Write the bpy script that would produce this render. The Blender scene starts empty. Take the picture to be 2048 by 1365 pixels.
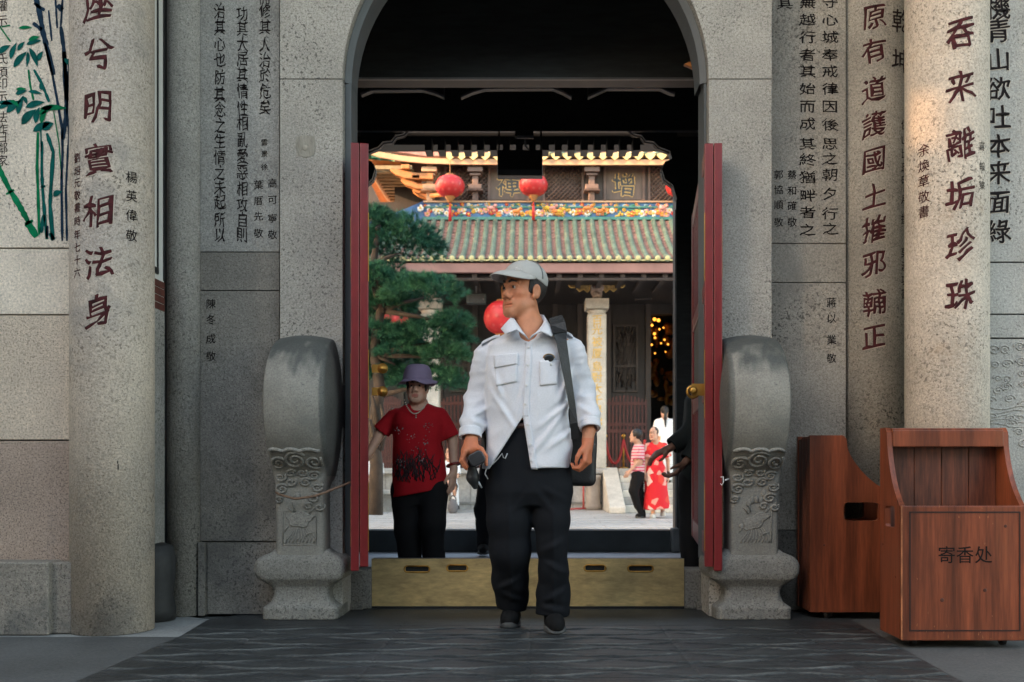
import bpy, bmesh, math, random
import numpy as np
from mathutils import Vector, Matrix
rad = math.radians
random.seed(7); np.random.seed(7)
scene = bpy.context.scene
COL = scene.collection

# ------------------------------------------------------------------ camera, sky, sun, exposure
F_PX, CX, HY, CAMZ = 1991.0, 1060.0, 935.0, 0.765      # 35 mm lens, optical axis and horizon of the photograph (2048 px wide)
cam_d = bpy.data.cameras.new('camera'); cam = bpy.data.objects.new('camera', cam_d); COL.objects.link(cam)
cam.location = (0, 0, CAMZ); cam.rotation_euler = (rad(90), 0, 0)
cam_d.sensor_width = 36; cam_d.lens = 35.0
cam_d.shift_x = -(CX - 1024) / 2048; cam_d.shift_y = (HY - 682.5) / 2048
cam_d.clip_end = 500; cam_d.clip_start = 0.05
cam_d.dof.use_dof = True; cam_d.dof.focus_distance = 4.62; cam_d.dof.aperture_fstop = 4.5
scene.camera = cam

SUN_AZ, SUN_EL = 256.0, 20.0       # degrees clockwise from +Y; low evening sun from the left, a little behind the camera
w = bpy.data.worlds.new('World'); scene.world = w; w.use_nodes = True
nt = w.node_tree; bg = nt.nodes['Background']
sky = nt.nodes.new('ShaderNodeTexSky'); sky.sky_type = 'NISHITA'; sky.sun_disc = False
sky.sun_elevation = rad(SUN_EL); sky.sun_rotation = rad(SUN_AZ)
sky.air_density = 1.0; sky.dust_density = 2.5; sky.ozone_density = 1.0
mxw = nt.nodes.new('ShaderNodeMix'); mxw.data_type = 'RGBA'; mxw.blend_type = 'MULTIPLY'; mxw.inputs[0].default_value = 1
mxw.inputs[7].default_value = (1.0, .825, .63, 1)      # hazy, warm evening sky
nt.links.new(sky.outputs[0], mxw.inputs[6]); nt.links.new(mxw.outputs[2], bg.inputs[0]); bg.inputs[1].default_value = 0.15
sl = bpy.data.lights.new('sun', 'SUN'); sl.energy = 3.0; sl.angle = rad(0.6); sl.color = (1.0, 0.55, 0.27)
so = bpy.data.objects.new('sun', sl); COL.objects.link(so)
sd = Vector((math.sin(rad(SUN_AZ)) * math.cos(rad(SUN_EL)), math.cos(rad(SUN_AZ)) * math.cos(rad(SUN_EL)), math.sin(rad(SUN_EL))))
so.rotation_euler = sd.to_track_quat('Z', 'Y').to_euler(); so.location = (-20, -8, 14)
vs = scene.view_settings
vs.view_transform = 'Standard'; vs.look = 'None'; vs.gamma = 1; vs.use_curve_mapping = False; vs.exposure = 3.28
scene.cycles.use_denoising = True
scene.cycles.max_bounces = 8; scene.cycles.diffuse_bounces = 5

# ------------------------------------------------------------------ helpers
def X(px, Y): return (px - CX) / F_PX * Y
def Z(py, Y): return CAMZ + (HY - py) / F_PX * Y
def P3(px, py, Y): return Vector((X(px, Y), Y, Z(py, Y)))
ORG = {}
def empty(name, loc, label, cat, group=None):
    o = bpy.data.objects.new(name, None); COL.objects.link(o); o.location = loc; o.empty_display_size = .1
    o['label'] = label; o['category'] = cat
    if group: o['group'] = group
    ORG[o] = Vector(loc); return o
def tag(o, label, cat, group=None):
    o['label'] = label; o['category'] = cat
    if group: o['group'] = group
    return o
def struct(o): o['kind'] = 'structure'; return o

class MB:
    """collects faces in world coordinates; build() links them as one mesh object"""
    def __init__(s): s.v = []; s.f = []; s.sm = []
    def add(s, vs_, fs, smooth=False):
        b = len(s.v); s.v += [tuple(v) for v in vs_]
        for f in fs: s.f.append([b + i for i in f]); s.sm.append(smooth)
        return s
    def box(s, x0, x1, y0, y1, z0, z1):
        v = [(x, y, z) for z in (z0, z1) for y in (y0, y1) for x in (x0, x1)]
        return s.add(v, [(0, 2, 3, 1), (4, 5, 7, 6), (0, 1, 5, 4), (2, 6, 7, 3), (0, 4, 6, 2), (1, 3, 7, 5)])
    def obox(s, c, ax, h):
        """oriented box: centre, three unit axes, half sizes"""
        c = Vector(c); ax = [Vector(a) for a in ax]
        v = [c + ax[0] * h[0] * i + ax[1] * h[1] * j + ax[2] * h[2] * k for k in (-1, 1) for j in (-1, 1) for i in (-1, 1)]
        return s.add(v, [(0, 2, 3, 1), (4, 5, 7, 6), (0, 1, 5, 4), (2, 6, 7, 3), (0, 4, 6, 2), (1, 3, 7, 5)])
    def tube(s, pts, r, n=8, caps=True, flat=1.0):
        pts = [Vector(p) for p in pts]; m = len(pts)
        rs = [r] * m if not hasattr(r, '__len__') else r
        v = []; up = None
        for i, p in enumerate(pts):
            t = (pts[min(i + 1, m - 1)] - pts[max(i - 1, 0)]).normalized()
            if up is None:
                up = Vector((0, 0, 1)) if abs(t.z) < .9 else Vector((0, 1, 0))
            a = t.cross(up); a = a.normalized() if a.length > 1e-6 else Vector((1, 0, 0)); b = a.cross(t).normalized(); up = b
            for k in range(n):
                q = 2 * math.pi * k / n
                v.append(p + a * math.cos(q) * rs[i] + b * math.sin(q) * rs[i] * flat)
        f = [(i * n + k, i * n + (k + 1) % n, (i + 1) * n + (k + 1) % n, (i + 1) * n + k) for i in range(m - 1) for k in range(n)]
        if caps: f += [tuple(range(n))[::-1], tuple((m - 1) * n + k for k in range(n))]
        return s.add(v, f, True)
    def lathe(s, c, prof, n=24, ax='z', smooth=True):
        """prof: (radius, height) pairs"""
        v = []
        for r, h in prof:
            for k in range(n):
                q = 2 * math.pi * k / n; a, b = r * math.cos(q), r * math.sin(q)
                v.append((c[0] + a, c[1] + b, c[2] + h) if ax == 'z' else ((c[0] + a, c[1] + h, c[2] + b) if ax == 'y' else (c[0] + h, c[1] + a, c[2] + b)))
        m = len(prof)
        f = [(i * n + k, i * n + (k + 1) % n, (i + 1) * n + (k + 1) % n, (i + 1) * n + k) for i in range(m - 1) for k in range(n)]
        f += [tuple(range(n))[::-1], tuple((m - 1) * n + k for k in range(n))]
        return s.add(v, f, smooth)
    def prism(s, poly, d0, d1, plane='xz'):
        """poly in a plane, extruded between d0 and d1 along the third axis"""
        n = len(poly)
        def p(q, d): return (q[0], d, q[1]) if plane == 'xz' else ((d, q[0], q[1]) if plane == 'yz' else (q[0], q[1], d))
        v = [p(q, d0) for q in poly] + [p(q, d1) for q in poly]
        return s.add(v, [tuple(range(n)), tuple(range(2 * n - 1, n - 1, -1))] + [(i, n + i, n + (i + 1) % n, (i + 1) % n) for i in range(n)])
    def sphere(s, c, r, n=12, m=8):
        r = (r, r, r) if not hasattr(r, '__len__') else r
        v = [(c[0], c[1], c[2] + r[2])]
        for i in range(1, m):
            a = math.pi * i / m
            for k in range(n):
                q = 2 * math.pi * k / n
                v.append((c[0] + r[0] * math.sin(a) * math.cos(q), c[1] + r[1] * math.sin(a) * math.sin(q), c[2] + r[2] * math.cos(a)))
        v.append((c[0], c[1], c[2] - r[2])); L = len(v) - 1
        f = [(0, 1 + k, 1 + (k + 1) % n) for k in range(n)]
        for i in range(m - 2):
            f += [(1 + i * n + k, 1 + (i + 1) * n + k, 1 + (i + 1) * n + (k + 1) % n, 1 + i * n + (k + 1) % n) for k in range(n)]
        f += [(L, 1 + (m - 2) * n + (k + 1) % n, 1 + (m - 2) * n + k) for k in range(n)]
        return s.add(v, f, True)
    def build(s, name, mat_, parent=None, bevel=0, org=None, solid=0, subd=0):
        o = ORG[parent] if parent is not None else Vector((0, 0, 0))
        w_ = Vector(org) if org is not None else o
        me = bpy.data.meshes.new(name)
        me.from_pydata([(a - w_[0], b - w_[1], c - w_[2]) for a, b, c in s.v], [], s.f)
        me.polygons.foreach_set('use_smooth', s.sm); me.update()
        bm = bmesh.new(); bm.from_mesh(me); bmesh.ops.recalc_face_normals(bm, faces=bm.faces); bm.to_mesh(me); bm.free()
        me.materials.append(mat_)
        ob = bpy.data.objects.new(name, me); COL.objects.link(ob)
        if parent is not None: ob.parent = parent
        ob.location = w_ - o; ORG[ob] = w_
        if subd:
            m = ob.modifiers.new('s', 'SUBSURF'); m.levels = m.render_levels = subd
        if solid:
            m = ob.modifiers.new('t', 'SOLIDIFY'); m.thickness = solid; m.offset = 0
        if bevel:
            m = ob.modifiers.new('b', 'BEVEL'); m.width = bevel; m.segments = 2; m.limit_method = 'ANGLE'; m.angle_limit = rad(40)
        return ob
def copy_tree(o, parent=None):
    c = o.copy(); COL.objects.link(c)
    if parent is not None: c.parent = parent
    for ch in list(o.children): copy_tree(ch, c)
    return c

# ------------------------------------------------------------------ materials
def mat(name, col, rough=.6, metal=0, var=.2, vs_=4.0, fine=0, fs=120, speck=None, bump=0, bs=150, stretch=(1, 1, 1),
        stain=None, vcol=False, emit=None, coat=0, spec=.5, tint=None, pits=None):
    m = bpy.data.materials.new(name); m.use_nodes = True; t = m.node_tree; N = t.nodes; L = t.links
    b = N['Principled BSDF']; b.inputs['Roughness'].default_value = rough; b.inputs['Metallic'].default_value = metal
    b.inputs['Specular IOR Level'].default_value = spec
    if coat: b.inputs['Coat Weight'].default_value = coat; b.inputs['Coat Roughness'].default_value = .25
    tc = N.new('ShaderNodeTexCoord'); mp = N.new('ShaderNodeMapping'); mp.inputs['Scale'].default_value = stretch
    L.new(tc.outputs['Object'], mp.inputs[0])
    def noise(scale, det=4, ro=.6):
        n = N.new('ShaderNodeTexNoise'); n.inputs['Scale'].default_value = scale; n.inputs['Detail'].default_value = det
        n.inputs['Roughness'].default_value = ro; L.new(mp.outputs[0], n.inputs['Vector']); return n
    def ramp(src, stops):
        r = N.new('ShaderNodeValToRGB'); e = r.color_ramp.elements
        e[0].position, e[1].position = stops[0][0], stops[-1][0]
        e[0].color, e[1].color = stops[0][1], stops[-1][1]
        L.new(src, r.inputs[0]); return r
    def mix(fac, a, b_, mode='MIX'):
        x = N.new('ShaderNodeMix'); x.data_type = 'RGBA'; x.blend_type = mode
        if isinstance(fac, float): x.inputs[0].default_value = fac
        else: L.new(fac, x.inputs[0])
        for i, q in ((6, a), (7, b_)):
            if isinstance(q, tuple): x.inputs[i].default_value = (*q[:3], 1)
            else: L.new(q, x.inputs[i])
        return x.outputs[2]
    g = lambda v: (v, v, v, 1)
    lo = tuple(c * (1 - var) for c in col); hi = tuple(min(1, c * (1 + var)) for c in col)
    c = mix(ramp(noise(vs_).outputs['Fac'], [(.3, g(0)), (.7, g(1))]).outputs[0], lo, hi)
    if tint:   # (colour, scale): broad patches of another natural tone
        c = mix(ramp(noise(tint[1], 2).outputs['Fac'], [(.45, g(0)), (.65, g(1))]).outputs[0], c, tint[0])
    if fine:
        c = mix(1.0, c, ramp(noise(fs, 3, .7).outputs['Fac'], [(.3, g(1 - fine)), (.7, g(1 + fine))]).outputs[0], 'MULTIPLY')
    if speck:  # (colour, threshold, scale)
        c = mix(ramp(noise(speck[2], 2, .5).outputs['Fac'], [(speck[1] - .03, g(1)), (speck[1] + .03, g(0))]).outputs[0], c, speck[0])
    if pits:   # (colour, threshold, scale, patch scale): coarse dark pits gathered in patches
        pm = ramp(noise(pits[2], 2, .55).outputs['Fac'], [(pits[1] - .025, g(1)), (pits[1] + .025, g(0))]).outputs[0]; pt = ramp(noise(pits[3], 3).outputs['Fac'], [(.44, g(0)), (.62, g(1))]).outputs[0]
        x_ = N.new('ShaderNodeMath'); x_.operation = 'MULTIPLY'; L.new(pm, x_.inputs[0]); L.new(pt, x_.inputs[1]); c = mix(x_.outputs[0], c, pits[0])
    if stain:  # (colour, threshold, scale)
        c = mix(ramp(noise(stain[2], 6, .65).outputs['Fac'], [(stain[1], g(0)), (stain[1] + .16, g(.85))]).outputs[0], c, stain[0])
    if vcol:
        a = N.new('ShaderNodeAttribute'); a.attribute_name = 'Col'; c = mix(1.0, c, a.outputs['Color'], 'MULTIPLY')
    L.new(c if not isinstance(c, tuple) else c, b.inputs['Base Color'])
    if bump:
        bp = N.new('ShaderNodeBump'); bp.inputs['Strength'].default_value = bump; bp.inputs['Distance'].default_value = .01
        L.new(noise(bs, 3).outputs['Fac'], bp.inputs['Height']); L.new(bp.outputs[0], b.inputs['Normal'])
    if emit:
        b.inputs['Emission Color'].default_value = (*emit[0], 1); b.inputs['Emission Strength'].default_value = emit[1]
    return m
DARK = (.03, .032, .034)
def granite(name, col, stain=None, tint=None, thr=.40):
    return mat(name, col, .8, var=.2, vs_=2.2, fine=.30, fs=95, speck=(tuple(c * .42 for c in col), thr - .03, 150), bump=.4, bs=110, stain=stain, tint=tint, spec=.25, pits=(tuple(c * .36 for c in col), .395, 66, 1.7))
G_PIER = granite('granite_pale', (.37, .355, .32))
G_PANEL = granite('granite_panel', (.30, .295, .275), stain=((.17, .17, .16), .56, 1.4))
G_PANELR = granite('granite_panel_warm', (.375, .345, .295), stain=((.26, .245, .215), .58, 1.5))
G_BLOCKD = granite('granite_dark', (.215, .203, .18), stain=((.10, .096, .088), .52, 1.6), thr=.42)
G_PIL = granite('granite_grey', (.32, .31, .285), stain=((.2, .2, .19), .6, 1.2))
G_COL = granite('granite_column', (.52, .45, .37), stain=((.22, .215, .205), .53, 1.6), tint=((.40, .36, .32), 1.3), thr=.38)
G_COLR = granite('granite_column_light', (.50, .445, .375), stain=((.42, .31, .21), .58, 1.8), thr=.37)
G_WALL1 = granite('granite_cream', (.66, .58, .48), thr=.36)
G_WALL2 = granite('granite_buff', (.58, .485, .385), thr=.42)
G_WALL3 = granite('granite_pink', (.40, .31, .25), stain=((.22, .19, .17), .52, 2.2), thr=.44)
G_WALLR = granite('granite_right_wall', (.42, .415, .385), thr=.37)
G_PLINTH = granite('granite_plinth', (.26, .235, .20), stain=((.11, .11, .105), .5, 2.5))
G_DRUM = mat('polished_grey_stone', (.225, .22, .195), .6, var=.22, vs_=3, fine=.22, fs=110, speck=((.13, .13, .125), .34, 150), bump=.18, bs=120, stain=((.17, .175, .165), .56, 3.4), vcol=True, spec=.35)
G_PED = granite('granite_pedestal', (.215, .212, .192), stain=((.16, .165, .155), .56, 3.0), thr=.40)
G_CARVE = granite('granite_carved', (.25, .245, .22), thr=.38)
M_REVEAL = mat('grey_paint_stone', (.10, .11, .115), .6, var=.15)
M_MORTAR = mat('joint_mortar', (.10, .10, .095), .9)
M_INK = mat('maroon_paint', (.055, .010, .012), .7, var=.6, vs_=30, bump=.3, bs=60, spec=.2)
M_INKD = mat('dark_brown_paint', (.022, .011, .010), .7, var=.4, vs_=30, spec=.2)
M_INKB = mat('black_brown_paint', (.013, .010, .010), .75, var=.4, vs_=30, spec=.15)
M_FLOOR = mat('dark_slate', (.028, .032, .034), .5, var=.35, vs_=2.5, fine=.4, fs=60, bump=.35, bs=60, stain=((.06, .064, .066), .58, 3), spec=.4, vcol=True)
M_FLOORL = mat('slate_edge', (.12, .13, .135), .35, var=.3, vs_=9)
M_PAVE = mat('grey_pavement', (.085, .09, .09), .65, var=.22, vs_=2, fine=.3, fs=80, bump=.2, bs=70)
M_PAVEL = mat('pale_pavement', (.27, .28, .275), .7, var=.2, vs_=4, fine=.2, fs=80, bump=.2, bs=70)
M_HALLF = mat('hall_paving', (.42, .45, .50), .45, var=.2, vs_=3, fine=.15, fs=30)
M_COURT = mat('courtyard_paving', (.41, .405, .39), .75, var=.16, vs_=.8, fine=.14, fs=9, stain=((.34, .335, .32), .58, .7))
M_BLACKW = mat('blackened_timber', (.020, .024, .026), .55, var=.35, vs_=6, stretch=(1, 1, 6))
M_TRIM = mat('grey_trim', (.16, .165, .175), .5, var=.2)
M_RED = mat('red_door_paint', (.165, .012, .014), .38, var=.16, vs_=5, fine=.12, fs=40, stretch=(1, 1, .25), bump=.08, bs=60)
M_REDD = mat('dark_red_lattice', (.13, .018, .022), .45, var=.25, vs_=8)
M_BRASSP = mat('aged_brass_plate', (.50, .37, .17), .45, metal=.35, var=.28, vs_=3.0, fine=.22, fs=14, stretch=(1, 1, 3.5), stain=((.16, .11, .05), .62, 5), bump=.06, bs=20)
M_GOLD = mat('gilded', (.50, .27, .06), .38, metal=.85, var=.25, vs_=12)
M_GOLDP = mat('gold_paint', (.62, .42, .13), .5, var=.3, vs_=10)
M_BLACK = mat('black_metal', (.012, .012, .013), .45, var=.2)
M_WHITE = mat('white_plaster', (.62, .63, .61), .8, var=.08)
M_BRICKR = mat('red_brown_tile', (.11, .035, .025), .6, var=.3, vs_=20)
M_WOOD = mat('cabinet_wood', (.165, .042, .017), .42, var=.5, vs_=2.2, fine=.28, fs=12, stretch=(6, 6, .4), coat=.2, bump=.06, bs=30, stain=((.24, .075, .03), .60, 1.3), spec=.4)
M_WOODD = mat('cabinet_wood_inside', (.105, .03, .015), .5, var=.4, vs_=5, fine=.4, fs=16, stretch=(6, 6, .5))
M_WOODE = mat('worn_wood_edge', (.32, .12, .05), .5, var=.5, vs_=16)
# ------------------------------------------------------------------ lettering
_G = {}
def glyph(ch, bold=.012, slant=.06, wob=.012, seed=0):
    key = (ch, bold)
    if key not in _G:
        c = bpy.data.curves.new('g', 'FONT'); c.body = ch; c.resolution_u = 3; c.offset = bold
        o = bpy.data.objects.new('g', c); COL.objects.link(o)
        dg = bpy.context.evaluated_depsgraph_get()
        me = bpy.data.meshes.new_from_object(o.evaluated_get(dg))
        v = np.array([(q.co.x, q.co.y) for q in me.vertices]); f = [tuple(p.vertices) for p in me.polygons]
        bpy.data.objects.remove(o); bpy.data.curves.remove(c); bpy.data.meshes.remove(me)
        v = v - np.array([.5, .38])
        _G[key] = (v, f)
    v, f = _G[key]; v = v.copy(); r = random.Random(seed * 31 + ord(ch))
    a, b, p1, p2 = r.uniform(4, 7), r.uniform(4, 7), r.uniform(0, 6), r.uniform(0, 6)
    x, y = v[:, 0].copy(), v[:, 1].copy()
    v[:, 0] = x + wob * np.sin(a * y * 2 + p1) + wob * .5 * np.sin(17 * y + 9 * x + p2) + slant * .35 * y * np.sin(p1)
    v[:, 1] = y + slant * x + wob * np.sin(b * x * 2 + p2) + wob * .5 * np.sin(19 * x - 7 * y + p1)
    return v, f
def write(name, items, surf, m, parent, bold=.012, slant=.06, wob=.012, sx=1.0, sy=1.0, cuts=0, lift=.0012, seed=0):
    """items: (char, u, z, size) centres on the surface; surf(u, z, lift) -> world point; one mesh of paint-filled lettering"""
    us = sorted({round(i[1], 4) for i in items}); tall = max(i[2] for i in items) - min(i[2] for i in items) > .2
    if tall and len(us) > 1:                            # one mesh per column of characters
        o = None
        for k_, u_ in enumerate(us): o = write(name, [i for i in items if round(i[1], 4) == u_], surf, m, parent, bold, slant, wob, sx, sy, cuts, lift, seed + 7 * k_)
        return o
    mb = MB()
    for i, (ch, u, z, s) in enumerate(items):
        v, f = glyph(ch, min(bold, 0), slant, wob, seed + i)
        v = v * np.array([sx, sy]) * s / .92
        if cuts:
            bm = bmesh.new(); vv = [bm.verts.new((a, b, 0)) for a, b in v]
            for q in f:
                try: bm.faces.new([vv[k] for k in q])
                except ValueError: pass
            for k in range(1, cuts):
                xk = (k / cuts - .5) * s * sx * 1.1
                bmesh.ops.bisect_plane(bm, geom=bm.verts[:] + bm.edges[:] + bm.faces[:], plane_co=(xk, 0, 0), plane_no=(1, 0, 0))
            bm.verts.index_update()
            v = [(q.co.x, q.co.y) for q in bm.verts]; f = [tuple(q.index for q in p.verts) for p in bm.faces]; bm.free()
        st = max(0, bold) * s * .55                     # brush weight: the stroke laid down a few times, slightly apart
        for j, (dx, dy) in enumerate(((0, 0), (st, st * .4), (-st, -st * .4), (st * .3, -st))[:4 if bold > .004 else 1]):
            mb.add([surf(u + a + dx, z + b + dy, lift + .00025 * j) for a, b in v], f)
    return mb.build(name, m, parent)
M_CUTLIT = mat('painted_cut_light', (.60, .52, .44), .8, var=.2, vs_=20, spec=.2); M_CUTSHD = mat('painted_cut_shade', (.10, .07, .065), .85, var=.3, vs_=20, spec=.1)  # pale lower and dark upper offset copies: painted light and shade of letter cuts
def carve(items, surf, m, parent, **k):
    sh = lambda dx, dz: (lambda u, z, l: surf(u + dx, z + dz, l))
    write('cut_edge', items, sh(.0030, -.0030), M_CUTLIT, parent, **dict(k, lift=.0004)); write('cut_edge', items, sh(-.0022, .0022), M_CUTSHD, parent, **dict(k, lift=.0007)); return write('inscription', items, surf, m, parent, **dict(k, lift=.0018))  # both cut_edge copies are painted light and shade of the letter cuts
def flat(Y): return lambda u, z, l: (u, Y - l, z)
def cyl(cx, cy, r): return lambda u, z, l: (cx + (r + l) * math.sin(u / r), cy - (r + l) * math.cos(u / r), z)
def col_flat(txt, px, ys, size, Y):        # a column of characters measured on the photograph, at its real place on the wall
    return [(c, X(px, Y), Z(y, Y), size / F_PX * Y) for c, y in zip(txt, ys)]
def col_cyl(txt, px, ys, size, cx, cy, r):
    Yf = cy - r; u = math.asin(max(-.97, min(.97, (X(px, Yf + r * .3) - cx) / r))) * r
    return [(c, u, Z(y, Yf), size / F_PX * Yf) for c, y in zip(txt, ys)]

# ------------------------------------------------------------------ ground
def sheet(name, poly, z, m, t=.0):
    mb = MB(); mb.add([(x, y, z) for x, y in poly], [tuple(range(len(poly)))]); return struct(mb.build(name, m))
struct(MB().box(-60, 60, -30, 9.2, -.6, -.012).build('ground', M_PAVE))
def gy(py): return 1523.0 / (py - HY)
# slate floor carved with overlapping wave scales: a height field over the paved strip
def floor_poly(y):                                  # left and right edge of the carved slate at depth y
    xl_ = np.interp(y, [gy(1490), gy(1272), gy(1240), 5.5], [X(-140, gy(1490)), X(362, gy(1272)), X(415, gy(1240)), -1.29])
    xr_ = np.interp(y, [gy(1490), gy(1238), 5.5], [X(2150, gy(1490)), X(1700, gy(1238)), 1.24]); return xl_, xr_
ys_ = np.concatenate([np.arange(gy(1490), 4.95, .0055), np.arange(4.95, 5.5, .05)]); us_ = np.linspace(0, 1, 420)
XL, XR = floor_poly(ys_); GX = XL[:, None] + (XR - XL)[:, None] * us_[None]; GY = np.repeat(ys_[:, None], 420, 1); HF = np.zeros_like(GX); LF = np.zeros_like(GX)
rowd = .128; rs0 = np.random.RandomState(2)
for r_i in range(0, 17):
    y0_ = gy(1490) - .15 + r_i * rowd; 
    if y0_ > 4.86: continue
    for k in range(-6, 7):
        x0_ = k * .64 + (.32 if r_i % 2 else 0) + rs0.uniform(-.015, .015); hw = .335; dx = (GX - x0_) / hw; m_ = np.abs(dx) < 1
        e_ = .085 * np.clip(np.abs(dx) - .30, 0, 1) ** 1.5 / .58 - .011 * np.abs(np.sin(dx * math.pi * 2.2)) * (np.abs(dx) < .46)
        t_ = (GY - (y0_ + e_)) / (rowd * 1.9); ins = m_ & (t_ >= 0) & (t_ < 1)
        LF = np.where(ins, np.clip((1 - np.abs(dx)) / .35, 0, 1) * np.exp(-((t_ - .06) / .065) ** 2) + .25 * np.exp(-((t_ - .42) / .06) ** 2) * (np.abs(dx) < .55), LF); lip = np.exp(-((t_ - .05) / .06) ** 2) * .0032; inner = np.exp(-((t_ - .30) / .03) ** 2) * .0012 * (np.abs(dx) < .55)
        fd_ = np.clip((1 - np.abs(dx)) / .28, 0, 1); HF = np.where(ins, HF + (.0072 * (1 - t_) + lip + inner - HF) * fd_, HF)
dc = np.sin(GX * 23 + 3 * np.sin(GY * 11)) * np.sin(GY * 31 + 2 * np.sin(GX * 7)); HF += .0009 * dc
j_ = np.abs(((GX + .31) % .62) - .31) < .004; HF = np.where(j_, HF - .003, HF); j_ = np.abs(((GY + .3) % .60) - .30) < .005; HF = np.where(j_, HF - .003, HF)
HF *= np.clip((4.96 - GY) / .06, 0, 1); HF *= np.clip((GX - XL[:, None]) / .03, 0, 1) * np.clip((XR[:, None] - GX) / .03, 0, 1)
mb = MB(); ny, nx = GX.shape; vv = np.stack([GX, GY, HF], -1).reshape(-1, 3); ii = np.arange(ny * nx).reshape(ny, nx)
mb.add(vv.tolist(), np.stack([ii[:-1, :-1], ii[:-1, 1:], ii[1:, 1:], ii[1:, :-1]], -1).reshape(-1, 4).tolist(), True); fo = struct(mb.build('porch_floor', M_FLOOR))
lip_tone = LF * (.55 + .45 * np.sin(GX * 9 + 2 * np.sin(GY * 13))) * np.clip((4.93 - GY) / .05, 0, 1); cc = 1 + lip_tone.reshape(-1, 1) * np.array([3.4, 3.2, 2.9])      # lighter lips of the carving, patchy along their length
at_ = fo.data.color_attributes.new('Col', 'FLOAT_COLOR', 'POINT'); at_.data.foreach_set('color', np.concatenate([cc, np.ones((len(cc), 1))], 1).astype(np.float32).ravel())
sheet('pavement', [(-6, -3), (X(-140, gy(1490)), 2.0), (X(-140, gy(1490)) + .02, gy(1490)), (X(360, gy(1272)), gy(1272)), (-6, gy(1272))], -.004, M_PAVE)
sheet('pavement', [(6, -3), (X(2150, gy(1490)), 2.0), (X(2150, gy(1490)), gy(1490)), (X(1700, gy(1238)), gy(1238)), (1.5, 5.4), (6, 5.4)], -.004, M_PAVE)
sheet('pavement', [(-6, gy(1273)), (X(358, gy(1273)), gy(1273)), (X(420, gy(1238)), gy(1238)), (X(335, 5.2), 5.2), (-6, 5.2)], -.003, M_PAVEL)
struct(MB().box(-4.5, 4.5, 5.5, 8.98, -.3, 0).build('hall_floor', M_HALLF))
struct(MB().box(-60, 60, 9.2, 70, -.6, -.1).build('courtyard_ground', M_COURT))
mb = MB()
for yj in np.arange(9.9, 20, .62): mb.box(-7, 7, yj, yj + .012, -.1, -.0965)
for i, yj in enumerate(np.arange(9.9, 20, .62)):
    for xj in np.arange(-6 + (i % 2) * .5, 6, 1.1): mb.box(xj, xj + .012, yj + .012, yj + .62, -.1, -.0968)
struct(mb.build('courtyard_paving_joints', mat('joint_dirt', (.33, .32, .30), .9)))

# ------------------------------------------------------------------ the gate building: pale granite front with an arch
YF = 5.12; YP = 5.16; YR = 5.36
gate = empty('gate_hall', (0, 5.3, 0), 'grey granite temple gate building with an arched doorway and carved writing', 'building')
xl, xr, xc, R_A = X(560, YF), 1.243, -.022, .942
zs = Z(159, YF)
# arch block: one concave outline with the round opening
N = 40
arc = [(xc + R_A * math.cos(math.pi * i / N), zs + .002 + R_A * math.sin(math.pi * i / N)) for i in range(N + 1)]
top = 5.2
mb = MB()
for i in range(N):
    (x0, z0), (x1, z1) = arc[i], arc[i + 1]
    v = [(x0, YF, z0), (x1, YF, z1), (x1, YF, top), (x0, YF, top), (x0, YF + .24, z0), (x1, YF + .24, z1), (x1, YF + .24, top), (x0, YF + .24, top)]
    mb.add(v, [(0, 1, 2, 3), (4, 7, 6, 5), (0, 4, 5, 1)])
mb.box(xl, xc - R_A, YF, YF + .24, zs + .004, top); mb.box(xc + R_A, xr, YF, YF + .24, zs + .004, top)
mb.build('arch', G_PIER, gate)
mb = MB()                                   # painted grey lining of the arch, set into the opening
for i in range(N):
    (x0, z0), (x1, z1) = arc[i], arc[i + 1]
    def s_(x, z, k): return (xc + (x - xc) * k, zs + (z - zs) * k)
    a, b, c, d = s_(x0, z0, .997), s_(x1, z1, .997), s_(x1, z1, .963), s_(x0, z0, .963)
    for (p, q) in (((a[0], a[1]), (b[0], b[1])),): pass
    v = [(a[0], YF + .05, a[1]), (b[0], YF + .05, b[1]), (c[0], YF + .07, c[1]), (d[0], YF + .07, d[1]), (a[0], YR, a[1]), (b[0], YR, b[1]), (c[0], YR, c[1]), (d[0], YR, d[1])]
    mb.add(v, [(0, 1, 2, 3), (3, 2, 6, 7), (4, 7, 6, 5)])
for s in (-1, 1):
    xa, xb = sorted((xc + s * R_A * .997, xc + s * R_A * (.963 if s < 0 else .985))); mb.box(xa, xb, YF + .06, YR, .28, zs)
mb.build('arch_lining', M_REVEAL, gate)
for x0, x1 in ((xl, xc - R_A), (xc + R_A, xr)):
    MB().box(x0, x1, YF, YF + .24, 0, zs - .001).build('pier', G_PIER, gate, bevel=.0015)
MB().box(xl - .62, xl + .02, YP + .03, YP + .3, 0, 5.2).box(xr - .02, 4.6, 5.39, 5.6, 0, 5.2).build('backing_wall', M_MORTAR, gate)
def block(px0, px1, py0, py1, Y, m, g=.0022, d=.05, parent=gate, name='wall_block'):
    return MB().box(X(px0, Y) + g * .5, X(px1, Y) - g * .5, Y, Y + d, max(0, Z(py1, Y) + g * .5), Z(py0, Y) - g * .5).build(name, m, parent, bevel=.0015)
# left inscription panel
block(400, 559, -420, 504, YP, G_PANEL); block(400, 559, 505, 581, YP, G_BLOCKD); block(400, 559, 582, 1083, YP, G_BLOCKD)
MB().box(X(400, YP), X(413, YP), 5.125, YP + .05, 0, Z(1085, YP)).build('wall_block', G_BLOCKD, gate, bevel=.003)
block(414, 559, 1085, 1229, YP, G_BLOCKD)
# right inscription panel, set back behind the pier
YQ = 5.34
block(1543, 1692, -420, 487, YQ, G_PANELR); block(1543, 1692, 488, 565, YQ, G_PANELR); block(1543, 1692, 566, 1060, YQ, G_PANELR); block(1543, 1692, 1061, 1225, YQ, G_BLOCKD)
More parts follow.
